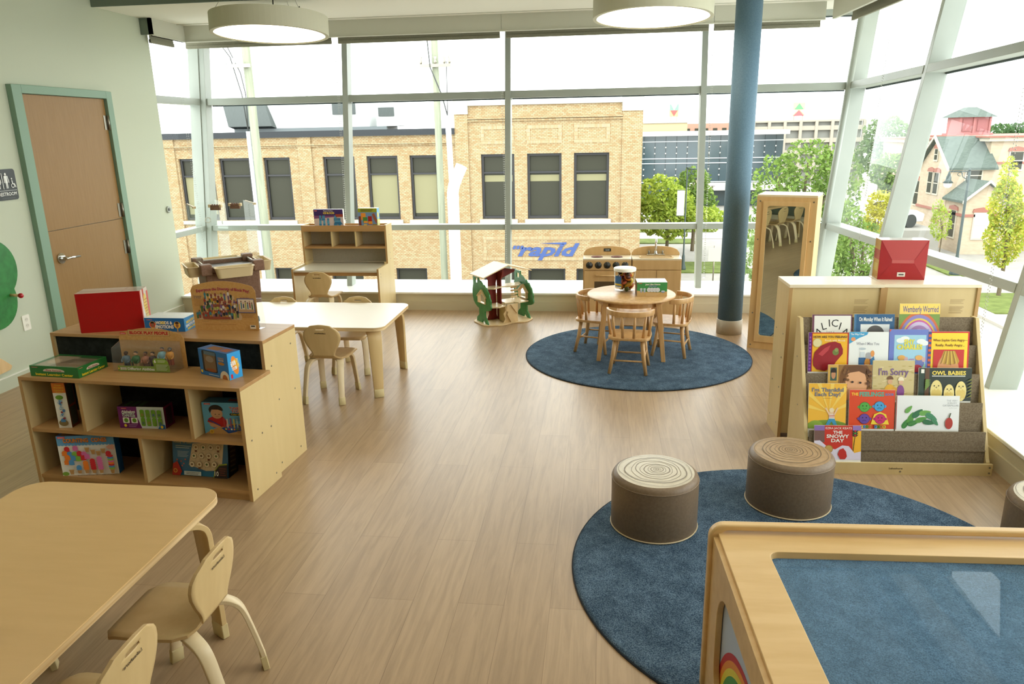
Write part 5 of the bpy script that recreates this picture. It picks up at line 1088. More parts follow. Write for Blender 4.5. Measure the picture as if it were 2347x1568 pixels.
def bk_sorry(a):
    a.rect(0, 0, 1, 1, (206, 188, 136)); rr = random.Random(4)
    for k in range(46): a.ell(rr.random(), rr.random() * .9, .05, .012, ((190, 170, 110), (222, 206, 160), (176, 160, 90))[k % 3], 8); a.k -= .4
    a.k += 1; a.text("I'm Sorry", .5, .72, .17, (124, 96, 140), .72, .02); a.ell(.42, .24, .13, .17, (222, 170, 50)); a.poly([(.45, .28), (.66, .2), (.68, .26), (.5, .36)], (214, 160, 46)); a.circ(.42, .47, .06, (212, 166, 130)); a.ell(.42, .53, .08, .09, (110, 74, 44), 14, 0, 180); a.ell(.68, .22, .09, .17, (130, 70, 140)); a.circ(.68, .46, .055, (222, 180, 146)); a.ell(.68, .5, .075, .1, (236, 224, 196), 14, 0, 180); a.ell(.32, .12, .14, .08, (214, 200, 180))
def bk_owl(a):
    a.rect(0, 0, 1, 1, (34, 46, 36)); a.rect(0, 0, .10, 1, (44, 66, 52)); a.rect(.12, 0, .2, 1, (96, 64, 36)); a.text('OWL BABIES', .57, .85, .12, (240, 214, 90), .64, .03); a.lines(.25, .88, .73, .78, 1, (220, 220, 210), .5); a.rect(.04, .84, .1, .96, WH)
    for x, y, s_ in ((.34, .30, .115), (.58, .22, .1), (.80, .30, .105)):
        a.ell(x, y, s_, s_ * 2.9, (232, 214, 140), 20)
        for k in range(5): a.ell(x + (k - 2) * s_ * .3, y - .1 + .03 * (k % 2), s_ * .22, .14, (222, 196, 110), 10)
        a.ell(x - s_ * .35, y + s_ * 1.4, .012, .022, BLK, 8); a.ell(x + s_ * .35, y + s_ * 1.4, .012, .022, BLK, 8); a.poly([(x - .01, y + s_ * 1.1), (x + .01, y + s_ * 1.1), (x, y + s_ * .7)], (110, 90, 60))
    for k in range(6): a.poly([(.11, .3 + k * .06), (.22, .5 + k * .03), (.13, .42 + k * .05)], (110, 140, 60)); a.poly([(.9, .1 + k * .1), (1, .2 + k * .1), (1, .14 + k * .1)], (120, 120, 50))
def bk_thank(a):
    a.rect(0, 0, 1, 1, (242, 186, 64)); [a.poly([(.55, .35), (.5 + .75 * math.cos(R(q)), .35 + .75 * math.sin(R(q))), (.5 + .75 * math.cos(R(q + 9)), .35 + .75 * math.sin(R(q + 9)))], (246, 208, 100)) for q in (15, 45, 75, 105, 135, 160)]
    a.text("I'm Thankful", .5, .86, .085, (116, 122, 136), .84, .03); a.text('Each Day!', .5, .76, .085, (116, 122, 136), .68, .03); a.lines(.38, .62, .66, .68, 1, (180, 130, 60)); a.ell(.5, .02, .6, .17, (120, 150, 60)); a.ell(.2, .06, .2, .12, (140, 170, 70))
    a.ell(.62, .36, .06, .06, (236, 200, 160)); a.ell(.62, .41, .065, .05, (240, 220, 180)); a.rect(.55, .22, .70, .32, (236, 230, 220)); a.rect(.55, .25, .70, .265, (206, 90, 60)); a.rect(.55, .285, .70, .3, (206, 90, 60)); a.line(.56, .31, .46, .46, .008, (236, 200, 160)); a.line(.69, .31, .78, .46, .008, (236, 200, 160)); a.poly([(.55, .22), (.7, .22), (.78, .06), (.7, .05), (.62, .16), (.54, .05), (.46, .06)], (70, 150, 190))
def bk_feel(a):
    a.rect(0, 0, 1, 1, (220, 74, 36)); a.text('THE', .12, .89, .07, (242, 206, 60), .15, .03); a.text('FEELINGS', .49, .89, .11, (80, 170, 150), .54, .04); a.text('BOOK', .88, .885, .06, (70, 130, 190), .19, .03)
    for x, y, c, up_ in ((.34, .56, (86, 170, 70), 1), (.66, .58, (70, 160, 214), 0), (.34, .26, (104, 70, 160), 0), (.68, .26, (206, 40, 110), 0)):
        if c[0] == 206: a.poly([(x - .2, .12), (x - .13, .38), (x, .44), (x + .13, .38), (x + .2, .12)], (244, 210, 60))
        for sx in (-1, 1): a.ell(x + sx * .125, y, .03, .035, c)
        a.circ(x, y, .118, BLK, 22); a.circ(x, y, .112, c, 22); a.circ(x - .04, y + .03, .014, BLK, 8); a.circ(x + .04, y + .03, .014, BLK, 8)
        if up_: a.band(x, y, .045, .052, 210, 330, BLK)
        else: a.band(x, y - .09, .045, .052, 30, 150, BLK)
    for k, ch in enumerate('TODD PARR'): x = .28 + k * .062; (a.rect(x - .028, .02, x + .028, .1, (YEL, (90, 160, 210), GRN, ORA)[k % 4]), a.text(ch, x, .06, .05, BLK, None, .02)) if ch != ' ' else None
def bk_leafy(a):
    a.rect(0, 0, 1, 1, (234, 236, 236)); a.rect(0, 0, .012, 1, (150, 60, 60)); a.text('THE VERY', .88, .86, .055, (170, 176, 180), .17, .0); a.text('HUNGRY', .885, .79, .055, (170, 176, 180), .15, .0); a.text('CATERPILLAR', .86, .72, .055, (170, 176, 180), .25, .0); a.text('by Eric Carle', .9, .65, .03, (190, 194, 196), .12, .0)
    # plain stand-in in the cover's colours: broad green leaf sprays and one red berry
    cs = ((58, 128, 60), (84, 150, 60), (44, 108, 70), (110, 170, 80), (70, 140, 100))
    for k, (x, y, q, l) in enumerate(((.16, .18, 60, .2), (.24, .34, 70, .22), (.34, .48, 40, .22), (.46, .5, 10, .2), (.56, .38, -30, .22), (.28, .2, 20, .2), (.4, .3, 20, .2), (.52, .22, -10, .2), (.2, .6, 50, .16), (.62, .24, -50, .16))):
        c, s_ = math.cos(R(q)), math.sin(R(q)); L2 = l * .95; asp = a.w / a.h; pts = []
        for t in range(16): u = 2 * PI * t / 16; px, py = L2 * .5 * math.cos(u), L2 * .22 * math.sin(u) * (1 - .35 * math.cos(u)); pts.append((x + px * c - py * s_, y + (px * s_ + py * c) * asp))
        a.poly(pts, cs[k % 5]); a.line(x - L2 * .4 * c, y - L2 * .4 * s_ * asp, x + L2 * .45 * c, y + L2 * .45 * s_ * asp, .0012, cs[(k + 3) % 5])
    a.ell(.84, .2, .06, .17, (176, 50, 36)); a.poly([(.83, .36), (.85, .36), (.87, .5), (.85, .5)], (80, 90, 60))
def bk_snow(a):
    a.rect(0, 0, 1, 1, (202, 54, 40)); a.rect(0, .85, .22, 1, (140, 110, 180)); a.rect(.0, .5, .22, .85, (122, 90, 84)); a.rect(.82, 0, 1, .85, (240, 180, 50)); a.rect(.82, .85, 1, 1, (150, 120, 190)); a.poly([(0, 0), (0, .55), (.12, .56), (.3, .35), (.45, .3), (.6, .42), (.74, .4), (.86, .2), (1, .25), (1, 0)], (222, 214, 232))
    a.text('EZRA JACK KEATS', .52, .92, .06, (240, 230, 220), .56, .01); a.text('THE', .5, .80, .085, WH, .2, .03); a.text('SNOWY', .5, .685, .10, WH, .48, .03); a.text('DAY', .5, .56, .10, WH, .28, .03); a.circ(.31, .31, .09, (170, 130, 60)); a.circ(.31, .31, .075, (196, 160, 90)); a.line(.83, .25, .87, .7, .003, BLK)
    for k in range(3): a.poly([(.80, .74 + k * .06), (.94, .74 + k * .06), (.90, .68 + k * .06), (.84, .68 + k * .06)], (40, 60, 50)); a.circ(.87, .72 + k * .06, .022, (RED, GRN, RED)[k])
    a.poly([(.5, .16), (.54, .3), (.62, .34), (.68, .24), (.7, .1), (.66, .02), (.56, .02)], (196, 50, 44))
book('white picture book with purple edge and large hand-lettered name, top tier left', 4, .060, .268, .778, bk_alicia, col=(236, 232, 226))
book('blue picture book with a black and white photo of a child, top tier middle', 4, .279, .488, .780, bk_monday)
book('yellow-topped picture book with rainbow arcs, top tier right', 4, .511, .719, .835, bk_rings)
book('yellow and red picture book with a big red pepper, second tier left', 3, .030, .238, .694, bk_peel)
book('white picture book with blue corner flash and two small animals, second tier', 3, .241, .444, .697, bk_miss)
book('periwinkle blue bordered picture book with yellow title, second tier', 3, .447, .645, .711, bk_charles, col=(108, 124, 196))
book('yellow and red picture book with blond fringe and spotted spine, second tier right', 3, .647, .854, .700, bk_sophie)
book('photo book with a laughing curly-haired child, third tier', 2, .122, .348, .537, bk_smile)
book('pale straw-coloured picture book with two hugging children, third tier', 2, .351, .563, .560, bk_sorry)
book('dark green picture book with three pale owls, third tier right', 2, .586, .852, .523, bk_owl)
book('golden yellow picture book with a child raising both arms, fourth tier left', 1, .012, .205, .453, bk_thank)
book('orange-red picture book with four round coloured faces, fourth tier', 1, .220, .452, .421, bk_feel)
book('wide white picture book with big green shape on its cover, fourth tier right', 1, .457, .774, .394, bk_leafy, fwd=.004)
book('red picture book with snowy hills and a traffic light, bottom tier', 0, .033, .270, .250, bk_snow)
# ------------------------------------------------------------------ sand and water table with clear shields
WT = thing('sensory_table', 'brown sensory table with cream side trays and clear shields, in the left window corner', 'play table', (-3.44, 6.42, 0), R(38))
hw, hd, zt = .245, .245, .66
m = MB(); a_, b_ = .20, .235
m.hexa([(-a_ - .02, -a_ - .02, 0), (a_ + .02, -a_ - .02, 0), (a_ + .02, a_ + .02, 0), (-a_ - .02, a_ + .02, 0), (-b_, -b_, .60), (b_, -b_, .60), (b_, b_, .60), (-b_, b_, .60)], BROWNP); m.build('pedestal', WT, bevel=.02, seg=3)
m = MB(); m.ring(rrect(-hw, hw, -hd, hd, .03, 5), rrect(-hw + .035, hw - .035, -hd + .035, hd - .035, .02, 5), .60, zt - .012, BROWNP); m.build('tub_rim', WT, bevel=.006)
MB().prism(rrect(-hw + .034, hw - .034, -hd + .034, hd - .034, .02, 5), .612, .616, mat('tub_dark', (84, 74, 64), .5)).build('tub', WT)
MB().ring(rrect(-hw + .02, hw - .02, -hd + .02, hd - .02, .03, 5), rrect(-hw + .032, hw - .032, -hd + .032, hd - .032, .024, 5), zt - .012, zt - .004, mat('rim_white', (206, 200, 190), .4)).build('tub_edge', WT)
for sx in (-1, 1):
    for sy in (-1, 1):
        x, y = sx * (hw - .02), sy * (hd - .02)
        MB().box(x - .048, x + .048, y - .048, y + .048, .585, zt + .022, BROWNP).build('corner_post', WT, bevel=.01, seg=2)
def tray(rot):
    m = MB(); m.T = Matrix.Rotation(rot, 4, 'Z') @ Matrix.Translation((0, -hd - .068, .562)); L_, D_ = .165, .055
    bo, to = rrect(-L_ + .02, L_ - .02, -D_ + .012, D_ - .006, .03, 5), rrect(-L_, L_, -D_, D_, .035, 5)
    bi, ti = rrect(-L_ + .03, L_ - .03, -D_ + .02, D_ - .014, .025, 5), rrect(-L_ + .010, L_ - .010, -D_ + .010, D_ - .010, .03, 5); n = len(bo)
    v = [(x, y, 0) for x, y in bo] + [(x, y, .09) for x, y in to] + [(x, y, .09) for x, y in ti] + [(x, y, .006) for x, y in bi]
    fs = [(r * n + k, r * n + (k + 1) % n, (r + 1) * n + (k + 1) % n, (r + 1) * n + k) for r in range(3) for k in range(n)]
    m.add(v, fs, CREAM); m.add(v[:n], [tuple(range(n - 1, -1, -1))], CREAM); m.add(v[3 * n:], [tuple(range(n))], CREAM)
    m.tube([(x * 1.0, y, .09) for x, y in rrect(-L_ - .003, L_ + .003, -D_ - .003, D_ + .003, .035, 5)], .004, CREAM, 6, closed=True)
    m.build('side_tray', WT)
for k in range(4): tray(k * PI / 2)
zs0, zs1 = zt - .006, 1.185; c_ = .255
for k in range(4):
    m = MB(); m.T = Matrix.Rotation(k * PI / 2, 4, 'Z'); m.quad([(-c_, -c_, zs0 + .025), (c_, -c_, zs0 + .025), (c_, -c_, zs1), (-c_, -c_, zs1)], CLEAR); m.build('clear_shield', WT)
for (a, b) in (((-c_, 0), (c_, 0)), ((0, -c_), (0, c_))):
    MB().quad([(*a, zs0 + .01), (*b, zs0 + .01), (*b, zs1 + .02), (*a, zs1 + .02)], CLEAR).build('clear_divider', WT)
for x, y, q in ((-.085, -c_, 0), (.085, -c_ + .02, 0)):
    m = MB(); m.T = Matrix.Translation((x, y, zs1)) @ Matrix.Rotation(R(-38), 4, 'Z'); m.box(-.045, .045, -.012, .012, -.035, .008, BROWNP); m.box(-.06, -.04, -.014, .014, -.012, .014, CREAM); m.box(.04, .06, -.014, .014, -.012, .014, CREAM); [m.box(-.03 + j * .022, -.02 + j * .022, -.008, .008, .008, .016, BROWNP) for j in range(3)]; m.build('clip', WT, bevel=.003)
for x0, y0, x1, y1 in ((-c_ - .0, c_ - .1, -c_, -c_ + .02), (c_, c_ - .1, c_, -c_ + .04)):
    m = MB(); m.box(x0 - .006, x0 + .006, min(y0, y1), max(y0, y1), zs1 - .004, zs1 + .004, CREAM); m.box(x0 - .012, x0 + .012, y1 - .02, y1 + .03, zs1 - .012, zs1 + .006, CREAM); m.build('edge_clip', WT)
m = MB(); m.T = Matrix.Translation((-.16, -c_ - .003, 1.07)) @ Matrix.Rotation(PI / 2, 4, 'X'); m.ring(ellp(0, 0, .026, .026, 24), ellp(0, 0, .017, .017, 24), 0, .004, mat('port_ring', (206, 214, 200), .3)); m.build('port_ring', WT)

# ------------------------------------------------------------------ wooden tree house
DHZ = R(36.5); DH = thing('toy_tree_house', 'wooden toy tree house with green tree ends and maroon trunk by the window', 'doll house', (-.935, 6.90, 0), DHZ)
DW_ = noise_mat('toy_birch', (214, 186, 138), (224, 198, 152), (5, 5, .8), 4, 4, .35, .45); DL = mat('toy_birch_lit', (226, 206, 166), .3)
hx, hy = .272, .17
wob = []
for k in range(60):
    q = 2 * PI * k / 60; c, s_ = math.cos(q), math.sin(q); e_ = .38
    x = hx * math.copysign(abs(c) ** e_, c); y = hy * math.copysign(abs(s_) ** e_, s_); y += (.018 * math.sin(x * 26 + 1.2) if s_ < -.2 else 0); wob.append((x, y))
MB().prism(wob, 0, .014, DW_).build('base_board', DH, bevel=.004)
def tree_end(x0, thick, sgn):
    # outline in (y,z): foot, trunk, bumpy crown, little tower window at the back
    o = [(-.09, .014), (-.05, .014), (-.012, .05), (.0, .014), (.085, .014), (.08, .05), (.045, .085), (.045, .145)]
    o += [(.075, .155), (.105, .175), (.128, .2), (.138, .235), (.145, .27), (.142, .31), (.135, .345), (.13, .36)]
    o += [(.13, .455), (.045, .455), (.045, .425)]
    o += [(.03, .41), (.02, .415), (0, .40), (-.015, .385), (-.035, .385), (-.055, .365), (-.075, .36), (-.095, .33), (-.115, .31), (-.122, .28), (-.138, .25), (-.135, .22), (-.142, .19), (-.128, .165), (-.10, .15), (-.06, .14), (-.045, .13), (-.045, .085), (-.075, .05)]
    SC_ = 1.32; o = [(a * SC_, b) for a, b in o]
    # holes: house window, tower window -> build as face set with bmesh triangulation
    bm = bmesh.new(); loops = [o, [(-.085, .205), (.065, .205), (.065, .275), (-.01, .33), (-.085, .275)], [(.082, .385), (.132, .385), (.132, .43), (.082, .43)]]
    es = []
    for lp in loops:
        vs = [bm.verts.new((x0, a, b)) for a, b in lp]; es += [bm.edges.new((vs[k], vs[(k + 1) % len(vs)])) for k in range(len(vs))]
    r = bmesh.ops.triangle_fill(bm, use_beauty=True, use_dissolve=False, edges=es)
    faces = [f for f in bm.faces]
    ext = bmesh.ops.extrude_face_region(bm, geom=faces); bmesh.ops.translate(bm, vec=(thick, 0, 0), verts=[v for v in ext['geom'] if isinstance(v, bmesh.types.BMVert)])
    bmesh.ops.recalc_face_normals(bm, faces=bm.faces)
    me = bpy.data.meshes.new('tree_end'); bm.to_mesh(me); bm.free(); me.materials.append(GREEN)
    ob = bpy.data.objects.new('tree_end', me); C.objects.link(ob); ob.parent = DH
    d = .03; xa = x0 - .012 if sgn < 0 else x0 - d + .006; lp = loops[1]; ctr = (-.01, .25); lo = [(ctr[0] + (a - ctr[0]) * 1.0, ctr[1] + (b - ctr[1]) * 1.0) for a, b in lp]; li = [(ctr[0] + (a - ctr[0]) * .86, ctr[1] + (b - ctr[1]) * .86) for a, b in lp]
    MB().ring(lo, li, xa, xa + d, DW_, 'x').build('window_frame', ob)
    MB().beam((xa - .004, -.098, .268), (xa - .004, -.01, .338), (d, 0, 0), (0, .006, -.009), DW_).beam((xa - .004, .078, .268), (xa - .004, -.01, .338), (d, 0, 0), (0, -.006, -.009), DW_).build('window_roof', ob)
    return ob
tree_end(-.235, .012, -1); tree_end(.223, .012, 1)
MB().prism([(-.155, .014), (-.035, .014), (-.05, .06), (-.052, .37), (-.035, .43), (.03, .49), (-.11, .50), (-.21, .455), (-.16, .44), (-.135, .40), (-.132, .07)], .05, .062, MAROON, 'y').build('trunk_board', DH, bevel=.002)
MB().prism([(.05, .014), (.05, .49), (-.07, .53), (-.06, .47), (-.03, .42), (-.025, .1), (-.06, .014)], -.045, -.033, MAROON, 'x').build('trunk_board', DH, bevel=.002)
MB().prism([(-.02, .39), (.16, .455), (.17, .475), (-.04, .52), (-.04, .40)], .062, .072, MAROON, 'y').build('branch_board', DH, bevel=.002)
# floors
MB().prism([(-.222, -.03), (-.20, -.10), (-.12, -.135), (-.05, -.115), (-.03, -.09), (-.03, .05), (-.222, .05)], .165, .176, DL).build('lower_floor', DH, bevel=.002)
MB().prism([(-.03, -.09), (.06, -.09), (.09, -.135), (.21, -.12), (.222, -.08), (.222, .07), (-.03, .07)], .185, .196, DL).build('lower_floor', DH, bevel=.002)
MB().prism([(-.20, -.03), (-.14, -.075), (-.07, -.05), (-.03, -.03), (.05, -.05), (.15, -.04), (.2, .01), (.222, .08), (-.2, .08)], .335, .346, DL).build('upper_floor', DH, bevel=.002)
# roof
rp_ = (-.285, .462), (-.02, .556), (.235, .485)
for (xa, za), (xb_, zb_) in ((rp_[0], rp_[1]), (rp_[1], rp_[2])):
    MB().beam((xa, -.14, za), (xb_, -.14, zb_), (0, .28, 0), (0, 0, .010), DL if xa < -.1 else DW_).build('roof_panel', DH, bevel=.001)
# stump with steps
MB().prism([(-.075, .014), (.085, .014), (.08, .06), (.085, .185), (-.03, .185), (-.04, .14), (-.075, .10), (-.055, .05)], -.13, -.12, DW_, 'y').box(-.05, -.04, -.13, .0, .014, .17, DW_).build('stump', DH, bevel=.001)
MB().prism([(.0, .014), (.05, .014), (-.03, .12), (-.04, .09)], -.145, -.132, DW_, 'y').prism([(.07, .09), (.07, .185), (.0, .185)], -.142, -.131, DW_, 'y').build('stair_string', DH)
for k in range(4): MB().tube([(.10, .03, .215 + k * .032), (.17, .03, .215 + k * .032)], .009, DW_, 8).build('ladder_rung', DH)
MB().tube([(.115, .03, .196), (.115, .03, .335)], .0025, DW_, 6).tube([(.155, .03, .196), (.155, .03, .335)], .0025, DW_, 6).build('ladder_rope', DH)
# ------------------------------------------------------------------ outside
ZG = -4.0
STREET = noise_mat('street_concrete', (136, 133, 126), (145, 142, 135), (1, 1, 1), 1.5, 4, .8, .2)
WALK = mat('sidewalk', (168, 162, 152), .8); GRASS = noise_mat('lawn', (84, 96, 48), (102, 114, 60), (1, 1, 1), 3, 5, .9, .1)
MB().box(-60, 120, 8.4, 140, ZG - .5, ZG, STREET).build('street_ground', kind='structure')
MB().box(12.2, 14.6, 24.2, 27.2, ZG, ZG + .05, GRASS).box(13.6, 15.6, 30.5, 33.8, ZG, ZG + .05, GRASS).box(1.9, 4.9, 39.4, 41, ZG, ZG + .05, GRASS).box(1.9, 6.4, 44, 47, ZG, ZG + .05, GRASS).box(3.2, 6.2, 31, 33.6, ZG, ZG + .05, GRASS).build('lawn_strips', kind='structure')
MB().box(1.5, 9, 41.2, 42.8, ZG, ZG + .03, WALK).box(11.6, 12.1, 22, 36, ZG, ZG + .08, WALK).build('sidewalk', kind='structure')

def brick(name, c1, c2, mo, bw=.115, rh=.046, mort=.006):
    m = mat(name, c1, .85, 0, .2); nt = m.node_tree; b = nt.nodes['Principled BSDF']; N = nt.nodes.new; L = nt.links.new
    tc = N('ShaderNodeTexCoord'); mp = N('ShaderNodeMapping'); mp.inputs['Rotation'].default_value = (PI / 2, 0, 0)
    sx = N('ShaderNodeSeparateXYZ'); cb = N('ShaderNodeCombineXYZ'); ad = N('ShaderNodeMath'); ad.operation = 'ADD'
    br = N('ShaderNodeTexBrick'); br.inputs['Scale'].default_value = 1; br.inputs['Brick Width'].default_value = bw; br.inputs['Row Height'].default_value = rh; br.inputs['Mortar Size'].default_value = mort; br.inputs['Mortar Smooth'].default_value = .3; br.inputs['Bias'].default_value = -.2
    br.inputs['Color1'].default_value = (*lin(c1), 1); br.inputs['Color2'].default_value = (*lin(c2), 1); br.inputs['Mortar'].default_value = (*lin(mo), 1)
    nz = N('ShaderNodeTexNoise'); nz.inputs['Scale'].default_value = 1.3; nz.inputs['Detail'].default_value = 5; mx = N('ShaderNodeMix'); mx.data_type = 'RGBA'; mx.blend_type = 'MULTIPLY'; mx.inputs[0].default_value = .5
    cr = N('ShaderNodeValToRGB'); cr.color_ramp.elements[0].color = (.86, .82, .76, 1); cr.color_ramp.elements[0].position = .3; cr.color_ramp.elements[1].position = .65
    L(tc.outputs['Object'], sx.inputs[0]); L(sx.outputs[0], ad.inputs[0]); L(sx.outputs[1], ad.inputs[1]); L(ad.outputs[0], cb.inputs[0]); L(sx.outputs[2], cb.inputs[1])
    L(cb.outputs[0], br.inputs['Vector']); L(tc.outputs['Object'], nz.inputs['Vector']); L(nz.outputs['Fac'], cr.inputs[0]); L(br.outputs['Color'], mx.inputs[6]); L(cr.outputs[0], mx.inputs[7]); L(mx.outputs[2], b.inputs['Base Color'])
    return m
BRK = brick('yellow_brick', (176, 160, 128), (154, 128, 92), (122, 96, 64), .12, .05); BRKV = brick('yellow_brick_upright', (180, 165, 134), (164, 142, 108), (134, 110, 78), .046, .125)
STONE = mat('pale_stone', (170, 168, 158), .7); COPE = mat('dark_coping', (52, 55, 58), .6, 0, .2); WGL = mat('far_window_glass', (60, 60, 50), .3, 0, .12); WFR = mat('far_window_frame', (40, 40, 42), .5); SHD = mat('far_window_shade', (132, 128, 96), .8)
BB = thing('brick_building', 'yellow brick building across the street with tall dark windows and blue lettering', 'building', (0, 26, 0)); FY = .45
xs_up = [(-15.32, -14.0, 1), (-13.78, -12.62, 0), (-12.1, -11.1, 2), (-9.88, -8.72, 3), (-8.28, -7.16, 1), (-6.73, -5.73, 1), (-4.2, -3.04, 4), (-2.6, -1.417, 5), (-.995, .197, 5)]
xs_lo = [(-14.2, -13.0), (-12.1, -11.0), (-9.9, -8.7), (-7.45, -6.3), (-4.21, -3.04), (-2.607, -1.285), (-.89, .25)]
def rowwall(m, xa, xb, z0, z1, holes, mt):
    x = xa
    for a, b in holes:
        if a > xb or b < xa: continue
        m.box(x, a, 0, FY, z0, z1, mt); x = b
    m.box(x, xb, 0, FY, z0, z1, mt)
W_ = MB(); XA, XM, XE = -19., -5.08, 1.29
W_.box(XA, XE, 0, FY, -2.92, -1.16, BRK); rowwall(W_, XA, XE, -1.16, 1.06, [(a, b) for a, b, _ in xs_up], BRK); W_.box(XA, XM, 0, FY, 1.06, 1.74, BRK); W_.box(XM, XE, 0, FY, 1.06, 2.66, BRK)
rowwall(W_, XA, XE, -3.9, -2.92, xs_lo, BRK); W_.box(XA, XE, 0, FY, ZG, -3.9, BRK); W_.box(XE - FY, XE, FY, 14, ZG, 2.6, BRK); W_.box(XM, XM + FY, FY, 14, 1.0, 2.6, BRK)
for x0, x1 in ((-15.9, -15.4), (-10.75, -10.25), (-5.08, -4.62), (.62, 1.29)): W_.box(x0, x1, -.06, 0, ZG, 1.74 if x0 < -6 else 2.4, BRK)
for z in (1.40, 1.46): W_.box(XA, XM, -.05 - (z - 1.4), 0, z, z + .045, BRK)
for z in (2.14, 2.22): W_.box(XM + .46, .62, -.05 - (z - 2.1) * .4, 0, z, z + .05, BRK)
W_.build('wall', BB)
m = MB()
for x0, x1 in ((-2.606, -1.406), (-.986, .212), (-4.19, -3.05)): m.ring([(x0, 1.395), (x1, 1.395), (x1, 2.0), (x0, 2.0)], [(x0 + .12, 1.515), (x1 - .12, 1.515), (x1 - .12, 1.88), (x0 + .12, 1.88)], -.02, 0, BRKV, 'y')
m.ring([(-4.2, -2.62), (.9, -2.62), (.9, -1.78), (-4.2, -1.78)], [(-4.08, -2.5), (.78, -2.5), (.78, -1.9), (-4.08, -1.9)], -.02, 0, BRKV, 'y'); m.build('brick_panel_border', BB)
MB().box(XA, XM, -.12, FY + .1, 1.74, 1.95, COPE).build('parapet_coping', BB)
MB().box(-4.62, .62, -.08, FY + .05, 2.66, 2.82, STONE).box(-5.1, -4.6, -.1, FY + .1, 2.39, 2.9, STONE).box(.6, 1.31, -.1, FY + .1, 2.39, 2.9, STONE).build('stone_coping', BB)
MB().box(XA, XM, FY, 14, 1.5, 1.75, COPE).build('roof', BB)
for a, b, kk in xs_up:
    f = MB().ring([(a, -1.16), (b, -1.16), (b, 1.06), (a, 1.06)], [(a + .08, -1.06), (b - .08, -1.06), (b - .08, .98), (a + .08, .98)], .10, .2, WFR, 'y').box(a + .08, b - .08, .11, .17, .40, .46, WFR).build('window', BB)
    MB().box(a + .08, b - .08, .18, .19, -1.06, .98, WGL).build('pane', f)
    if kk in (1,): MB().box(a + .09, b - .09, .172, .178, -.95, .40, SHD).build('window_shade', f)
    if kk in (4, 5): MB().box(a + .09, b - .09, .172, .178, .12, .34, SHD).build('window_shade', f)
    MB().box(a - .09, b + .09, -.07, .1, -1.29, -1.165, STONE).build('window_sill', f)
for a, b in xs_lo:
    f = MB().ring([(a, -3.9), (b, -3.9), (b, -2.92), (a, -2.92)], [(a + .06, -3.85), (b - .06, -3.85), (b - .06, -2.98), (a + .06, -2.98)], .10, .2, WFR, 'y').build('window', BB)
    MB().box(a + .06, b - .06, .18, .19, -3.85, -2.98, WGL).build('pane', f)
m = MB(); sg = (62, 84, 138); a = Art(m, (-3.18, -.01, -2.46), (2.4, 0, 0), (0, 0, .46), .012); a.k = 2
v, f, x0, x1, y0, y1 = text_geo('rapid', .035, 0.)
pts = []
for px, py in v: X = (px - x0) / (x1 - x0) * 2.02 + .06; Yv = py * .62; pts.append(Vector((-3.18 + .22 + X * .96 + Yv * .55 - .06, -.03, -2.455 + Yv)))
m.add(pts, f, ink(sg)); [m.quad([(-3.16 + k * .13, -.03, -2.22), (-3.06 + k * .13, -.03, -2.22), (-3.01 + k * .13, -.03, -2.10), (-3.11 + k * .13, -.03, -2.10)], ink(sg)) for k in range(3)]
m.quad([(-2.2, -.03, -2.015), (-1.28, -.03, -2.06), (-1.24, -.03, -2.03), (-1.24, -.03, -1.975)], ink(sg)); m.build('lettering', BB, recalc=False)
# rooftop machinery
RU = thing('rooftop_unit', 'white rooftop air handling unit with grey hood on the brick building', 'rooftop unit', (0, 28.5, 1.75)); WU = mat('unit_white', (214, 216, 214), .5); GU = noise_mat('unit_grille', (70, 76, 74), (80, 87, 85), (40, 1, 1), 8, 2, .6)
MB().box(-14.3, -8.2, 0, 1.6, .05, .34, mat('unit_rail', (112, 120, 122), .5)).build('base_rail', RU); MB().box(-14.1, -8.9, .1, 1.5, .34, 1.35, WU).box(-8.6, -7.6, .1, 1.5, .34, 1.1, WU).build('cabinet_body', RU)
MB().hexa([(-14.35, -.35, .42), (-12.6, -.35, .42), (-12.6, .1, .34), (-14.35, .1, .34), (-14.6, -.1, 1.2), (-12.9, -.1, 1.2), (-12.9, .1, 1.2), (-14.6, .1, 1.2)], GU).build('intake_hood', RU)
MB().box(-10.3, -9.4, .04, .1, .8, 1.2, GU).box(-8.5, -7.9, .04, .1, .7, 1.02, GU).build('grille', RU)
MB().tube([(-11.55, .8, 1.3), (-11.55, .8, 3.0)], .06, WU, 8).build('vent_stack', RU)
# utility poles
POLE = noise_mat('weathered_pole', (128, 132, 114), (146, 150, 130), (6, 6, .4), 3, 5, .85, .1); CND = mat('white_conduit', (200, 206, 210), .5); WIRE = mat('black_wire', (60, 62, 60), .6)
def upole(lab, x, r, y=15.):
    t = thing('utility_pole', lab, 'utility pole', (x, y, ZG)); MB().tube([(0, 0, 0), (0, 0, 9.5)], [r * 1.08, r * .88], POLE, 12).build('pole', t); return t
t = upole('weathered utility pole outside, behind the left part of the back windows', -7.09, .088)
MB().tube([(-.13, -.02, 0), (-.13, -.02, 5.88)], .045, CND, 10).build('conduit', t)
MB().box(-.42, .1, -.14, -.09, 7.1, 7.17, STEEL).build('crossarm', t); MB().tube([(-.13, -.02, 5.88), (-.17, -.04, 6.6), (-.3, -.1, 7.3), (-.62, -.1, 7.75)], .011, WIRE, 5).tube([(-.13, -.02, 5.88), (-.06, -.1, 6.6), (-.12, -.1, 7.0), (-.38, -.1, 7.6)], .011, WIRE, 5).build('cable', t)
for x in (-.4, -.22): MB().lathe([(.02, 7.17), (.03, 7.2), (.015, 7.24), (.03, 7.28)], CND, 10, x, -.115).build('insulator', t)
t = upole('pale utility pole outside behind the middle of the back windows', -3.265, .072)
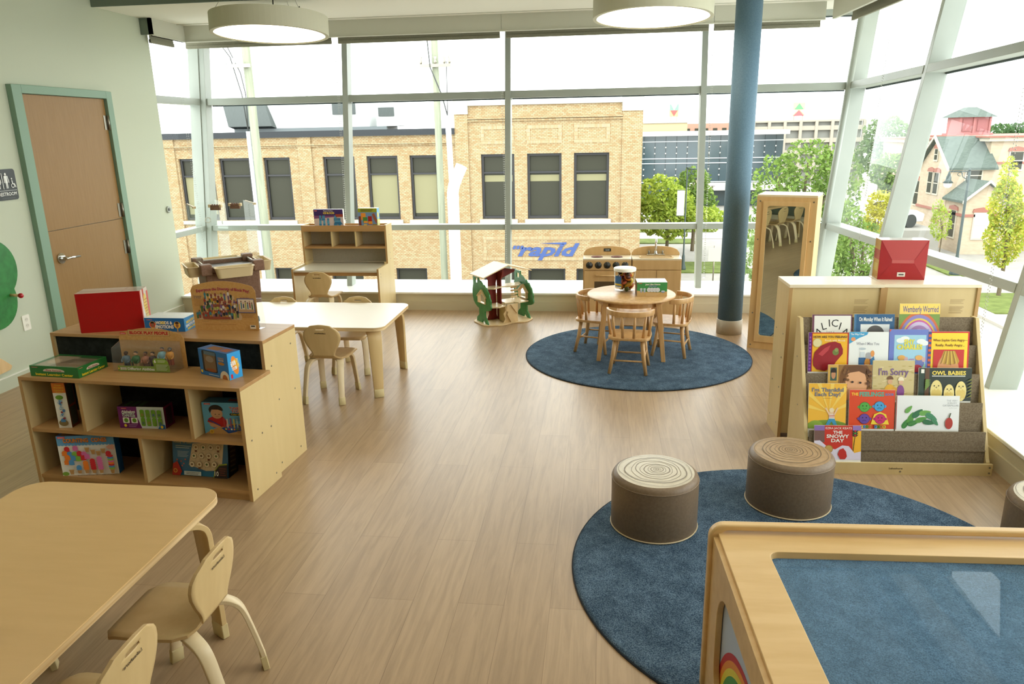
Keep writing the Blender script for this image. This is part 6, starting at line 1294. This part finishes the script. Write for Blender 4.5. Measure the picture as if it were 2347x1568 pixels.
MB().tube([(.26, -.1, 4.5), (.22, -.1, 6.1)], .055, CND, 10).build('conduit', t); MB().box(-.28, .32, -.12, -.08, 7.0, 7.06, STEEL).build('crossarm', t)
MB().tube([(.22, -.1, 6.1), (.12, -.1, 6.5), (-.08, -.12, 7.0), (-.12, -.1, 7.5)], .013, WIRE, 6).tube([(.22, -.1, 6.1), (.24, -.1, 7.1)], .009, WIRE, 5).build('cable', t)
for x in (-.26, .02, .2, .3): MB().lathe([(.018, 7.06), (.03, 7.1), (.014, 7.14), (.03, 7.18), (.014, 7.2)], STEEL, 10, x, -.1).build('insulator', t)
VP = thing('vent_pipe', 'thick white pipe with bent top outside, beside the pale utility pole', 'pipe', (-3.0, 14.9, ZG)); MB().tube([(0, 0, 0), (0, 0, 4.62), (.03, 0, 4.76), (.1, 0, 4.93), (.2, 0, 5.14)], .118, mat('pipe_white', (226, 228, 228), .35), 16).build('pipe', VP); MB().tube([(0, 0, 4.5), (0, 0, 4.53)], .124, CND, 16).build('joint_band', VP)

# trees
LEAFM = {}
def leaf(c):
    if c in LEAFM: return LEAFM[c]
    m = bpy.data.materials.new('leaf_%d_%d_%d' % c); m.use_nodes = True; nt = m.node_tree; nt.nodes.clear(); o = nt.nodes.new('ShaderNodeOutputMaterial'); d = nt.nodes.new('ShaderNodeBsdfDiffuse'); t = nt.nodes.new('ShaderNodeBsdfTranslucent'); x = nt.nodes.new('ShaderNodeMixShader'); x.inputs[0].default_value = .35
    d.inputs[0].default_value = (*lin(c), 1); t.inputs[0].default_value = (*lin((min(255, c[0] + 20), min(255, c[1] + 20), c[2])), 1); nt.links.new(d.outputs[0], x.inputs[1]); nt.links.new(t.outputs[0], x.inputs[2]); nt.links.new(x.outputs[0], o.inputs[0]); LEAFM[c] = m; return m
BARK = noise_mat('bark', (92, 82, 66), (110, 100, 82), (4, 4, .5), 4, 4, .9, .1)
def tree(name, lab, x, y, crown, n, size, cols, trunk_r=.07, fork=None, seed=1, group=None, zb=ZG):
    t = thing(name, lab, 'tree', (x, y, zb), 0, group); rr = random.Random(seed); m = MB(); tot = sum(c[3] * c[4] * c[5] for c in crown)
    for c in crown:
        for _ in range(int(n * c[3] * c[4] * c[5] / tot)):
            while True:
                p = Vector((rr.uniform(-1, 1), rr.uniform(-1, 1), rr.uniform(-1, 1)))
                if .25 < p.length < 1: break
            p = p.normalized() * (p.length ** .55) * (1 + .12 * math.sin(p.x * 9 + seed) * math.cos(p.z * 8))
            ctr = Vector((c[0] - x + p.x * c[3], c[1] - y + p.y * c[4], c[2] - zb + p.z * c[5])); s_ = size * rr.uniform(.6, 1.3)
            u = Vector((rr.gauss(0, 1), rr.gauss(0, 1), rr.gauss(0, 1))).normalized(); w_ = u.cross(Vector((rr.gauss(0, 1), rr.gauss(0, 1), rr.gauss(0, 1)))).normalized()
            m.add([ctr - u * s_, ctr - w_ * s_ * .5, ctr + u * s_, ctr + w_ * s_ * .5], [(0, 1, 2, 3)], leaf(cols[rr.randrange(len(cols))]))
    m.build('foliage', t, recalc=False)
    zc = min(c[2] - zb for c in crown); tm = MB(); tm.tube([(0, 0, 0), (.02, 0, zc * .6), (0, 0, zc)], [trunk_r * 1.2, trunk_r, trunk_r * .8], BARK, 8)
    for c in crown: tm.tube([(0, 0, zc * .75), ((c[0] - x) * .5, (c[1] - y) * .5, zc * .5 + (c[2] - zb) * .5), (c[0] - x, c[1] - y, c[2] - zb + c[5] * .4)], [trunk_r * .7, trunk_r * .45, trunk_r * .15], BARK, 6)
    tm.build('trunk', t, recalc=False); return t
Y1_ = [(156, 172, 74), (140, 158, 66), (172, 184, 92), (122, 142, 60)]; G1_ = [(112, 138, 72), (98, 122, 64), (130, 152, 86), (86, 108, 60)]; YY = [(176, 174, 74), (160, 162, 66), (190, 184, 92)]; PB = [(120, 140, 90), (136, 154, 106), (106, 126, 80)]; GT = 'street trees outside the windows'
tree('street_tree', 'bright yellow-green maple outside, filling the pane left of the blue column', 2.9, 34, [(2.5, 34, -1.1, 1.0, 1.0, .95), (3.35, 34.3, -1.5, .75, .8, .85), (2.15, 34, -2.0, .7, .9, .8), (3.0, 33.6, -2.2, .95, .9, .75)], 5200, .10, Y1_, .07, seed=2, group=GT)
tree('street_tree', 'darker green tree behind the bright maple, left of the blue column', 4.4, 37, [(4.3, 37, -.75, .8, .9, .8), (4.6, 37, -1.9, .9, .9, 1.0)], 2200, .11, G1_, .08, seed=3, group=GT)
tree('street_tree', 'small leafy tree behind the blue column, its fork showing below the rail', 4.25, 33.2, [(4.4, 33.2, -2.0, .9, .8, .55), (4.0, 33.4, -1.9, .5, .5, .4)], 1300, .10, Y1_, .09, seed=4, group=GT)
tree('street_tree', 'large green tree close outside, above the mirror unit', 4.3, 17, [(3.75, 17, .45, .5, .6, .75), (4.45, 17.3, .75, .65, .7, .75), (5.0, 17, .5, .5, .6, .9), (4.2, 16.8, -.5, .85, .8, .8), (4.95, 17.2, -.7, .55, .6, .9), (3.45, 16.8, -.4, .4, .5, .45)], 7500, .055, G1_, .10, seed=5, group=GT)
tree('street_tree', 'green tree close outside the narrow corner pane', 4.75, 14, [(4.35, 14, -.05, .35, .4, .55), (4.75, 14.2, -.55, .5, .5, .6), (4.45, 14, -1.1, .6, .5, .55), (5.0, 14.2, -1.15, .35, .4, .4)], 4200, .045, G1_, .08, seed=6, group=GT)
tree('street_tree', 'pale low tree outside between the blue column and the mirror unit', 2.7, 13, [(2.6, 13, -.35, .2, .25, .45), (2.75, 13, -.95, .25, .3, .45), (2.9, 13.1, -.5, .2, .25, .4)], 1500, .04, PB, .04, seed=7, group=GT)
tree('street_tree', 'narrow yellow-green columnar tree at the right edge of the right window', 13.6, 26.8, [(13.5, 26.8, -2.0, .62, .6, .95), (13.35, 26.8, -.9, .5, .5, .9), (13.3, 26.8, -.05, .28, .3, .75), (13.75, 26.8, -1.3, .4, .4, .6)], 4200, .07, YY + Y1_[:2], .06, seed=8, group=GT)
tree('street_tree', 'thin young sapling in front of the pale brick house', 14.05, 32.8, [(13.95, 32.8, -2.2, .42, .4, .7), (13.75, 32.8, -1.55, .22, .25, .35)], 700, .06, Y1_[:2] + [(150, 160, 100)], .025, seed=9, group=GT)
tree('street_tree', 'round dark green tree beyond the parking area, between the window posts', 13.6, 38, [(13.6, 38, -.35, .95, .9, .85), (13.9, 38, -1.2, .7, .7, .6)], 2200, .10, G1_, .08, seed=10, group=GT)
tree('street_tree', 'yellow leafy bush between the window posts, below the round dark tree', 11.9, 34, [(11.9, 34, -1.5, .55, .5, .6), (11.7, 34, -2.3, .5, .5, .5)], 1300, .08, YY, .05, seed=11, group=GT)
tree('street_tree', 'tall hazy tree far off between the window posts', 20.8, 60, [(20.9, 60, .9, 1.7, 1.5, 1.5), (20.2, 60, -.4, 1.6, 1.4, 1.2)], 2600, .17, [(112, 136, 92), (128, 150, 108), (98, 122, 80)], .15, seed=12, group=GT)
tree('street_tree', 'dark green treetops behind the flat roof of the pale brick house', 29, 60, [(28.6, 60, .7, 1.6, 1.5, 1.0), (30.5, 60, .8, 1.8, 1.5, 1.0)], 2600, .16, [(84, 112, 76), (72, 98, 66)], .15, seed=13, group=GT)
tree('street_tree', 'green trees beyond the yellow columnar tree at the far right', 26, 50, [(25.9, 50, -1.6, 1.0, 1.2, 1.6), (27.5, 50, -1.2, 1.4, 1.2, 2.0)], 2400, .15, G1_, .13, seed=14, group=GT)

# glass fronted hall, low block and parking structure beyond
GH = thing('glass_hall', 'long glass-fronted building across the street, left of the blue column', 'building', (0, 60, 0)); GLZ = mat('hall_glass', (58, 74, 80), .12, 0, .7); MUL = mat('hall_mullion', (190, 196, 200), .4)
MB().box(1.9, 13.5, 0, 9, ZG, 1.3, GLZ).build('glass_wall', GH); MB().box(1.6, 13.8, -.6, 9.3, 1.3, 1.62, mat('hall_roof', (206, 206, 200), .6)).build('roof', GH)
for z in (.85, -.42, -.78, -2.2): MB().box(1.9, 13.5, -.06, 0, z, z + .06, MUL).build('rail', GH)
m = MB(); 
for k in range(14):
    x = 2.3 + k * .82; m.box(x, x + .02, -.03, 0, -2.2, 1.3, mat('hall_joint', (40, 52, 56), .5))
    for z in (.45, .0, -1.2, -1.65): m.ball((x, -.08, z), .055, WHITE, 6, 4)
m.build('glazing_fixings', GH); m = MB().box(5.5, 13.5, -1.2, 0, -2.75, -2.25, mat('hall_canopy', (200, 196, 186), .6)); a = Art(m, (6.7, -1.2, -2.75), (2.2, 0, 0), (0, 0, .5), .02); a.text('P A T', .5, .5, .4, (90, 80, 70), .6); m.build('canopy', GH)
LB = thing('tan_block', 'flat tan building rising behind the glass-fronted hall', 'building', (0, 72, 0)); MB().box(2.2, 7.6, 0, 8, ZG, 2.35, mat('tan_render', (186, 168, 132), .8)).build('wall', LB); MB().box(2.1, 7.7, -.1, 8, 2.35, 2.5, STONE).build('coping', LB)
PB_ = thing('pink_brick_block', 'far pinkish brick building with a row of small windows, behind the glass-fronted hall', 'building', (0, 84, 0)); MB().box(8.3, 15.5, 0, 8, ZG, 2.35, mat('pink_brick', (168, 130, 112), .85)).build('wall', PB_)
for k in range(7): f = MB().box(8.7 + k * .95, 9.15 + k * .95, -.04, .02, 1.35, 1.85, WGL).build('window', PB_)
PK = thing('parking_structure', 'grey multi-level parking structure beyond the trees at the right', 'building', (0, 84, 0)); PKC = mat('parking_concrete', (164, 156, 142), .8)
for z in (-2.6, -1.0, .2, 1.45): MB().box(15.6, 27, 0, 10, z, z + .45, PKC).build('deck', PK)
MB().box(15.6, 27, .0, 10, 2.3, 2.5, PKC).build('top_beam', PK); MB().box(15.8, 26.8, .4, 9, ZG, 2.3, mat('parking_dark', (138, 138, 132), .9)).build('inner_wall', PK)
for k in range(8): MB().box(15.6 + k * 1.6, 15.9 + k * 1.6, -.05, .3, ZG, 2.4, PKC).build('pillar', PK)
def tri_sign(lab, x, y, z, w_, h_, up_):
    t = thing('rooftop_sign', lab, 'sign', (x, y, z)); m = MB().box(0, w_, 0, .15, 0, h_, ink((196, 184, 120))); a = Art(m, (0, 0, 0), (w_, 0, 0), (0, 0, h_), .02); W2 = (214, 214, 206)
    if up_: a.rect(0, 0, 1, 1, (206, 200, 140)); a.poly([(0, 0), (1, 0), (.5, .45)], (206, 96, 100)); a.poly([(.1, .5), (.9, .5), (.5, .95)], (96, 166, 110)); a.poly([(0, .1), (0, .5), (.4, .42)], W2); a.poly([(1, .1), (1, .5), (.6, .42)], W2)
    else: a.poly([(0, 1), (1, 1), (1, .5), (0, .5)], (120, 150, 136)); a.poly([(.12, 1), (.88, 1), (.5, .5)], W2); a.poly([(.1, .5), (.9, .5), (.5, .04)], (196, 84, 80))
    m.build('panel', t, recalc=False); MB().box(.1, .2, .05, .12, -.4, 0, STEEL).box(w_ - .2, w_ - .1, .05, .12, -.4, 0, STEEL).build('post', t)
tri_sign('square rooftop sign with green and red triangles pointing up, above the parking structure', 19.65, 84, 2.9, 1.15, 1.35, True); tri_sign('square rooftop sign with a red triangle pointing down, above the tan building', 5.95, 72, 2.9, .8, 1.1, False)

# pale brick house with slate roofs and a red cupola
HO = thing('brick_house', 'pale pink brick house with slate gables and red cupola outside the right window', 'house', (0, 0, 0)); HB_ = noise_mat('pink_cream_brick', (176, 158, 136), (184, 168, 146), (1, 1, 3), 3, 4, .85, .2); SL = noise_mat('slate_roof', (80, 90, 84), (92, 102, 95), (2, 2, 8), 3, 3, .8, .2); HRED = mat('house_red', (150, 98, 84), .8); HTR = mat('house_trim', (186, 178, 160), .7)
MB().box(18.2, 28, 38.6, 47, ZG, 1.0, HB_).box(16.6, 18.3, 41.2, 48, ZG, .95, HB_).box(16.25, 18.3, 38, 41.3, ZG, -.2, HB_).box(16.27, 17.95, 36, 38, ZG, -1.55, HB_).prism([(38, -.2), (41.3, -.2), (39.66, 1.1)], 16.25, 16.4, HB_, 'x').prism([(16.27, -1.55), (17.95, -1.55), (17.1, -.82)], 36, 36.15, HB_, 'y').build('wall', HO)
def roofq(m, a, b, c, d_, th=.1): m.hexa([a, b, c, d_] + [(p[0], p[1], p[2] + th) for p in (a, b, c, d_)], SL)
m = MB(); roofq(m, (16.05, 37.8, -.32), (18.3, 37.8, -.32), (18.3, 39.66, 1.1), (16.05, 39.66, 1.1)); roofq(m, (16.05, 41.5, -.32), (18.3, 41.5, -.32), (18.3, 39.66, 1.1), (16.05, 39.66, 1.1))
roofq(m, (16.1, 35.8, -1.68), (17.1, 35.8, -.8), (17.1, 38.05, -.8), (16.1, 38.05, -1.68)); roofq(m, (18.1, 35.8, -1.68), (17.1, 35.8, -.8), (17.1, 38.05, -.8), (18.1, 38.05, -1.68)); m.build('roof', HO)
m = MB(); m.beam((16.02, 37.75, -.34), (16.02, 39.66, 1.12), (.08, 0, 0), (0, 0, .14), HTR).beam((16.02, 41.55, -.34), (16.02, 39.66, 1.12), (.08, 0, 0), (0, 0, .14), HTR).beam((16.05, 35.78, -1.7), (17.1, 35.78, -.78), (0, .06, 0), (0, 0, .12), HTR).beam((18.15, 35.78, -1.7), (17.1, 35.78, -.78), (0, .06, 0), (0, 0, .12), HTR)
m.box(18.0, 28, 38.4, 47, .95, 1.12, HTR).box(16.4, 18.3, 41.1, 48, .85, 1.02, HTR); m.build('cornice', HO); MB().box(17.9, 28, 38.3, 47, 1.12, 1.2, HRED).box(16.3, 18.3, 41, 48, 1.02, 1.1, HRED).build('red_coping', HO)
MB().box(16.2, 16.25, 38, 41.3, -2.3, -2.18, HRED).box(16.24, 17.95, 35.96, 36, -2.3, -2.18, HRED).box(16.22, 16.27, 36, 38, -2.3, -2.18, HRED).box(18.3, 28, 38.55, 38.6, -.1, 0, HRED).build('red_band', HO)
def hwin(axis, a, b, z0, z1, at, glass=WGL, arch=True):
    if axis == 'y': f = MB().box(a - .06, b + .06, at - .04, at, z0 - .08, z1 + .04, HTR); g = MB().box(a, b, at - .05, at - .041, z0, z1, glass); c = [(a - .12, z1 + .03), (b + .12, z1 + .03), (b + .08, z1 + .18), ((a + b) / 2, z1 + .25), (a - .08, z1 + .18)]; r_ = MB().prism(c, at - .06, at, HRED, 'y')
    else: f = MB().box(at - .04, at, a - .08, b + .08, z0 - .08, z1 + .04, HTR); g = MB().box(at - .05, at - .041, a, b, z0, z1, glass); c = [(a - .16, z1 + .03), (b + .16, z1 + .03), (b + .1, z1 + .18), ((a + b) / 2, z1 + .25), (a - .1, z1 + .18)]; r_ = MB().prism(c, at - .06, at, HRED, 'x')
    w_ = f.build('window', HO); g.build('pane', w_); (r_.build('window_arch', w_) if arch else None)
    if axis == 'y': MB().box(a, b, at - .055, at - .05, (z0 + z1) / 2 - .02, (z0 + z1) / 2 + .02, HTR).build('sash_bar', w_)
    else: MB().box(at - .055, at - .05, a, b, (z0 + z1) / 2 - .02, (z0 + z1) / 2 + .02, HTR).build('sash_bar', w_)
PALEG = mat('house_blind', (206, 208, 206), .6)
hwin('y', 16.72, 17.36, -3.25, -2.12, 36, PALEG); hwin('x', 36.75, 37.35, -3.3, -2.1, 16.27); hwin('x', 39.05, 39.5, -1.5, -.52, 16.25); hwin('x', 39.75, 40.2, -1.5, -.52, 16.25); hwin('y', 17.0, 17.66, -.8, -.36, 38, arch=False); hwin('y', 19.1, 19.66, -.35, .45, 38.6); hwin('x', 42.0, 42.6, -2.3, -1.1, 16.6); hwin('x', 39.5, 39.8, .1, .6, 16.25); hwin('x', 38.6, 39.1, -3.6, -2.9, 16.25, mat('house_door', (176, 168, 140), .7)); hwin('y', 20.6, 21.2, -3.2, -1.9, 38.6)
cp = MB().box(18.55, 20.05, 43, 44.5, 1.15, 2.12, mat('cupola_red', (164, 110, 108), .7)); [cp.box(x, x + .42, 42.96, 43, 1.4, 2.0, mat('cupola_panel', (150, 98, 98), .7)) for x in (18.7, 19.42)]; [cp.box(x, x + .1, 42.93, 43, 1.3, 2.12, mat('cupola_red', (164, 110, 108), .7)) for x in (18.52, 19.2, 19.98)]; cp.box(18.4, 20.2, 42.85, 44.65, 1.1, 1.3, mat('cupola_red', (164, 110, 108), .7)); cp.build('cupola', HO)
rm = MB(); c8 = [(18.3, 42.75), (20.3, 42.75), (20.3, 44.75), (18.3, 44.75)]; t8 = [(19.1, 43.5), (19.5, 43.5), (19.5, 44.0), (19.1, 44.0)]; rm.hexa([(x, y, 2.1) for x, y in c8] + [(x, y, 2.62) for x, y in t8], SL); rm.build('cupola_roof', HO)

# street lamps, sign post, car
LP = mat('lamp_post_paint', (52, 66, 64), .5)
def street_lamp(lab, x, y, h, arm=-.72):
    t = thing('street_lamp', lab, 'street lamp', (x, y, ZG)); MB().lathe([(.2, 0), (.2, .12), (.12, .3), (.1, .62), (.07, .7), (.055, .8), (.045, h)], LP, 14).build('post', t)
    m = MB().tube([(0, 0, h), (arm, 0, h)], .022, LP, 8); m.tube([(0, 0, h - .5), (arm * .12, 0, h - .28), (arm * .3, 0, h - .2), (arm * .4, 0, h - .02)], .018, LP, 8); m.tube([(arm * .45 + .09 * math.cos(R(q)), 0, h - .1 + .07 * math.sin(R(q))) for q in range(0, 330, 30)], .012, LP, 6); m.ball((0, 0, h + .06), .05, LP); m.build('bracket_arm', t)
    m = MB().lathe([(.03, h), (.05, h - .1), (.09, h - .2), (.1, h - .32), (.19, h - .42)], LP, 14, arm, 0); m.build('hood', t); MB().lathe([(.15, h - .42), (.13, h - .55), (.05, h - .62), (.001, h - .63)], mat('lamp_globe', (226, 228, 220), .4), 14, arm, 0).build('globe', t)
    return t
street_lamp('dark green street lamp with bracket arm in front of the pale brick house', 13.84, 30.7, 4.02); t = street_lamp('dark street lamp with white banner among the bright maple leaves outside', 3.41, 31.6, 4.2, .5)
for ch in t.children: ch.scale = (.6, .6, 1) if ch.name.startswith('post') else (1, 1, 1)
MB().box(-.36, -.06, -.01, .01, 2.32, 3.34, mat('banner_white', (206, 208, 204), .7)).tube([(-.38, 0, 3.36), (0, 0, 3.36)], .012, LP, 6).tube([(-.38, 0, 2.3), (0, 0, 2.3)], .012, LP, 6).build('banner', t)
t = thing('street_sign', 'blank back of a street sign on a thin post, left of the blue column', 'sign', (4.14, 28, ZG)); MB().tube([(0, 0, 0), (0, 0, 1.6)], .025, STEEL, 8).build('post', t); MB().box(-.22, .22, -.04, -.025, 1.02, 1.52, mat('sign_back', (168, 166, 156), .5)).build('sign_plate', t)
CA = thing('parked_car', 'white parked car glimpsed between the window posts among the trees', 'car', (12.7, 36.6, ZG + 1.2), R(20)); prf = [(-1.9, .25), (1.9, .25), (1.95, .6), (1.5, .78), (.9, .85), (.5, 1.3), (-.8, 1.32), (-1.5, .9), (-1.95, .8)]
MB().prism(prf, -.8, .8, mat('car_white', (206, 208, 208), .25), 'y').build('body', CA, bevel=.06, seg=2); MB().prism([(.75, .88), (.42, 1.25), (-.72, 1.26), (-1.3, .92)], -.81, -.8, WGL, 'y').build('side_window', CA)
for x in (-1.2, 1.2): MB().tube([(x, -.82, .3), (x, -.6, .3)], .31, BLACK, 18).build('wheel', CA)
MB().box(10.5, 15, 35.2, 38.2, ZG, ZG + 1.2, STREET).build('parking_deck', kind='structure')
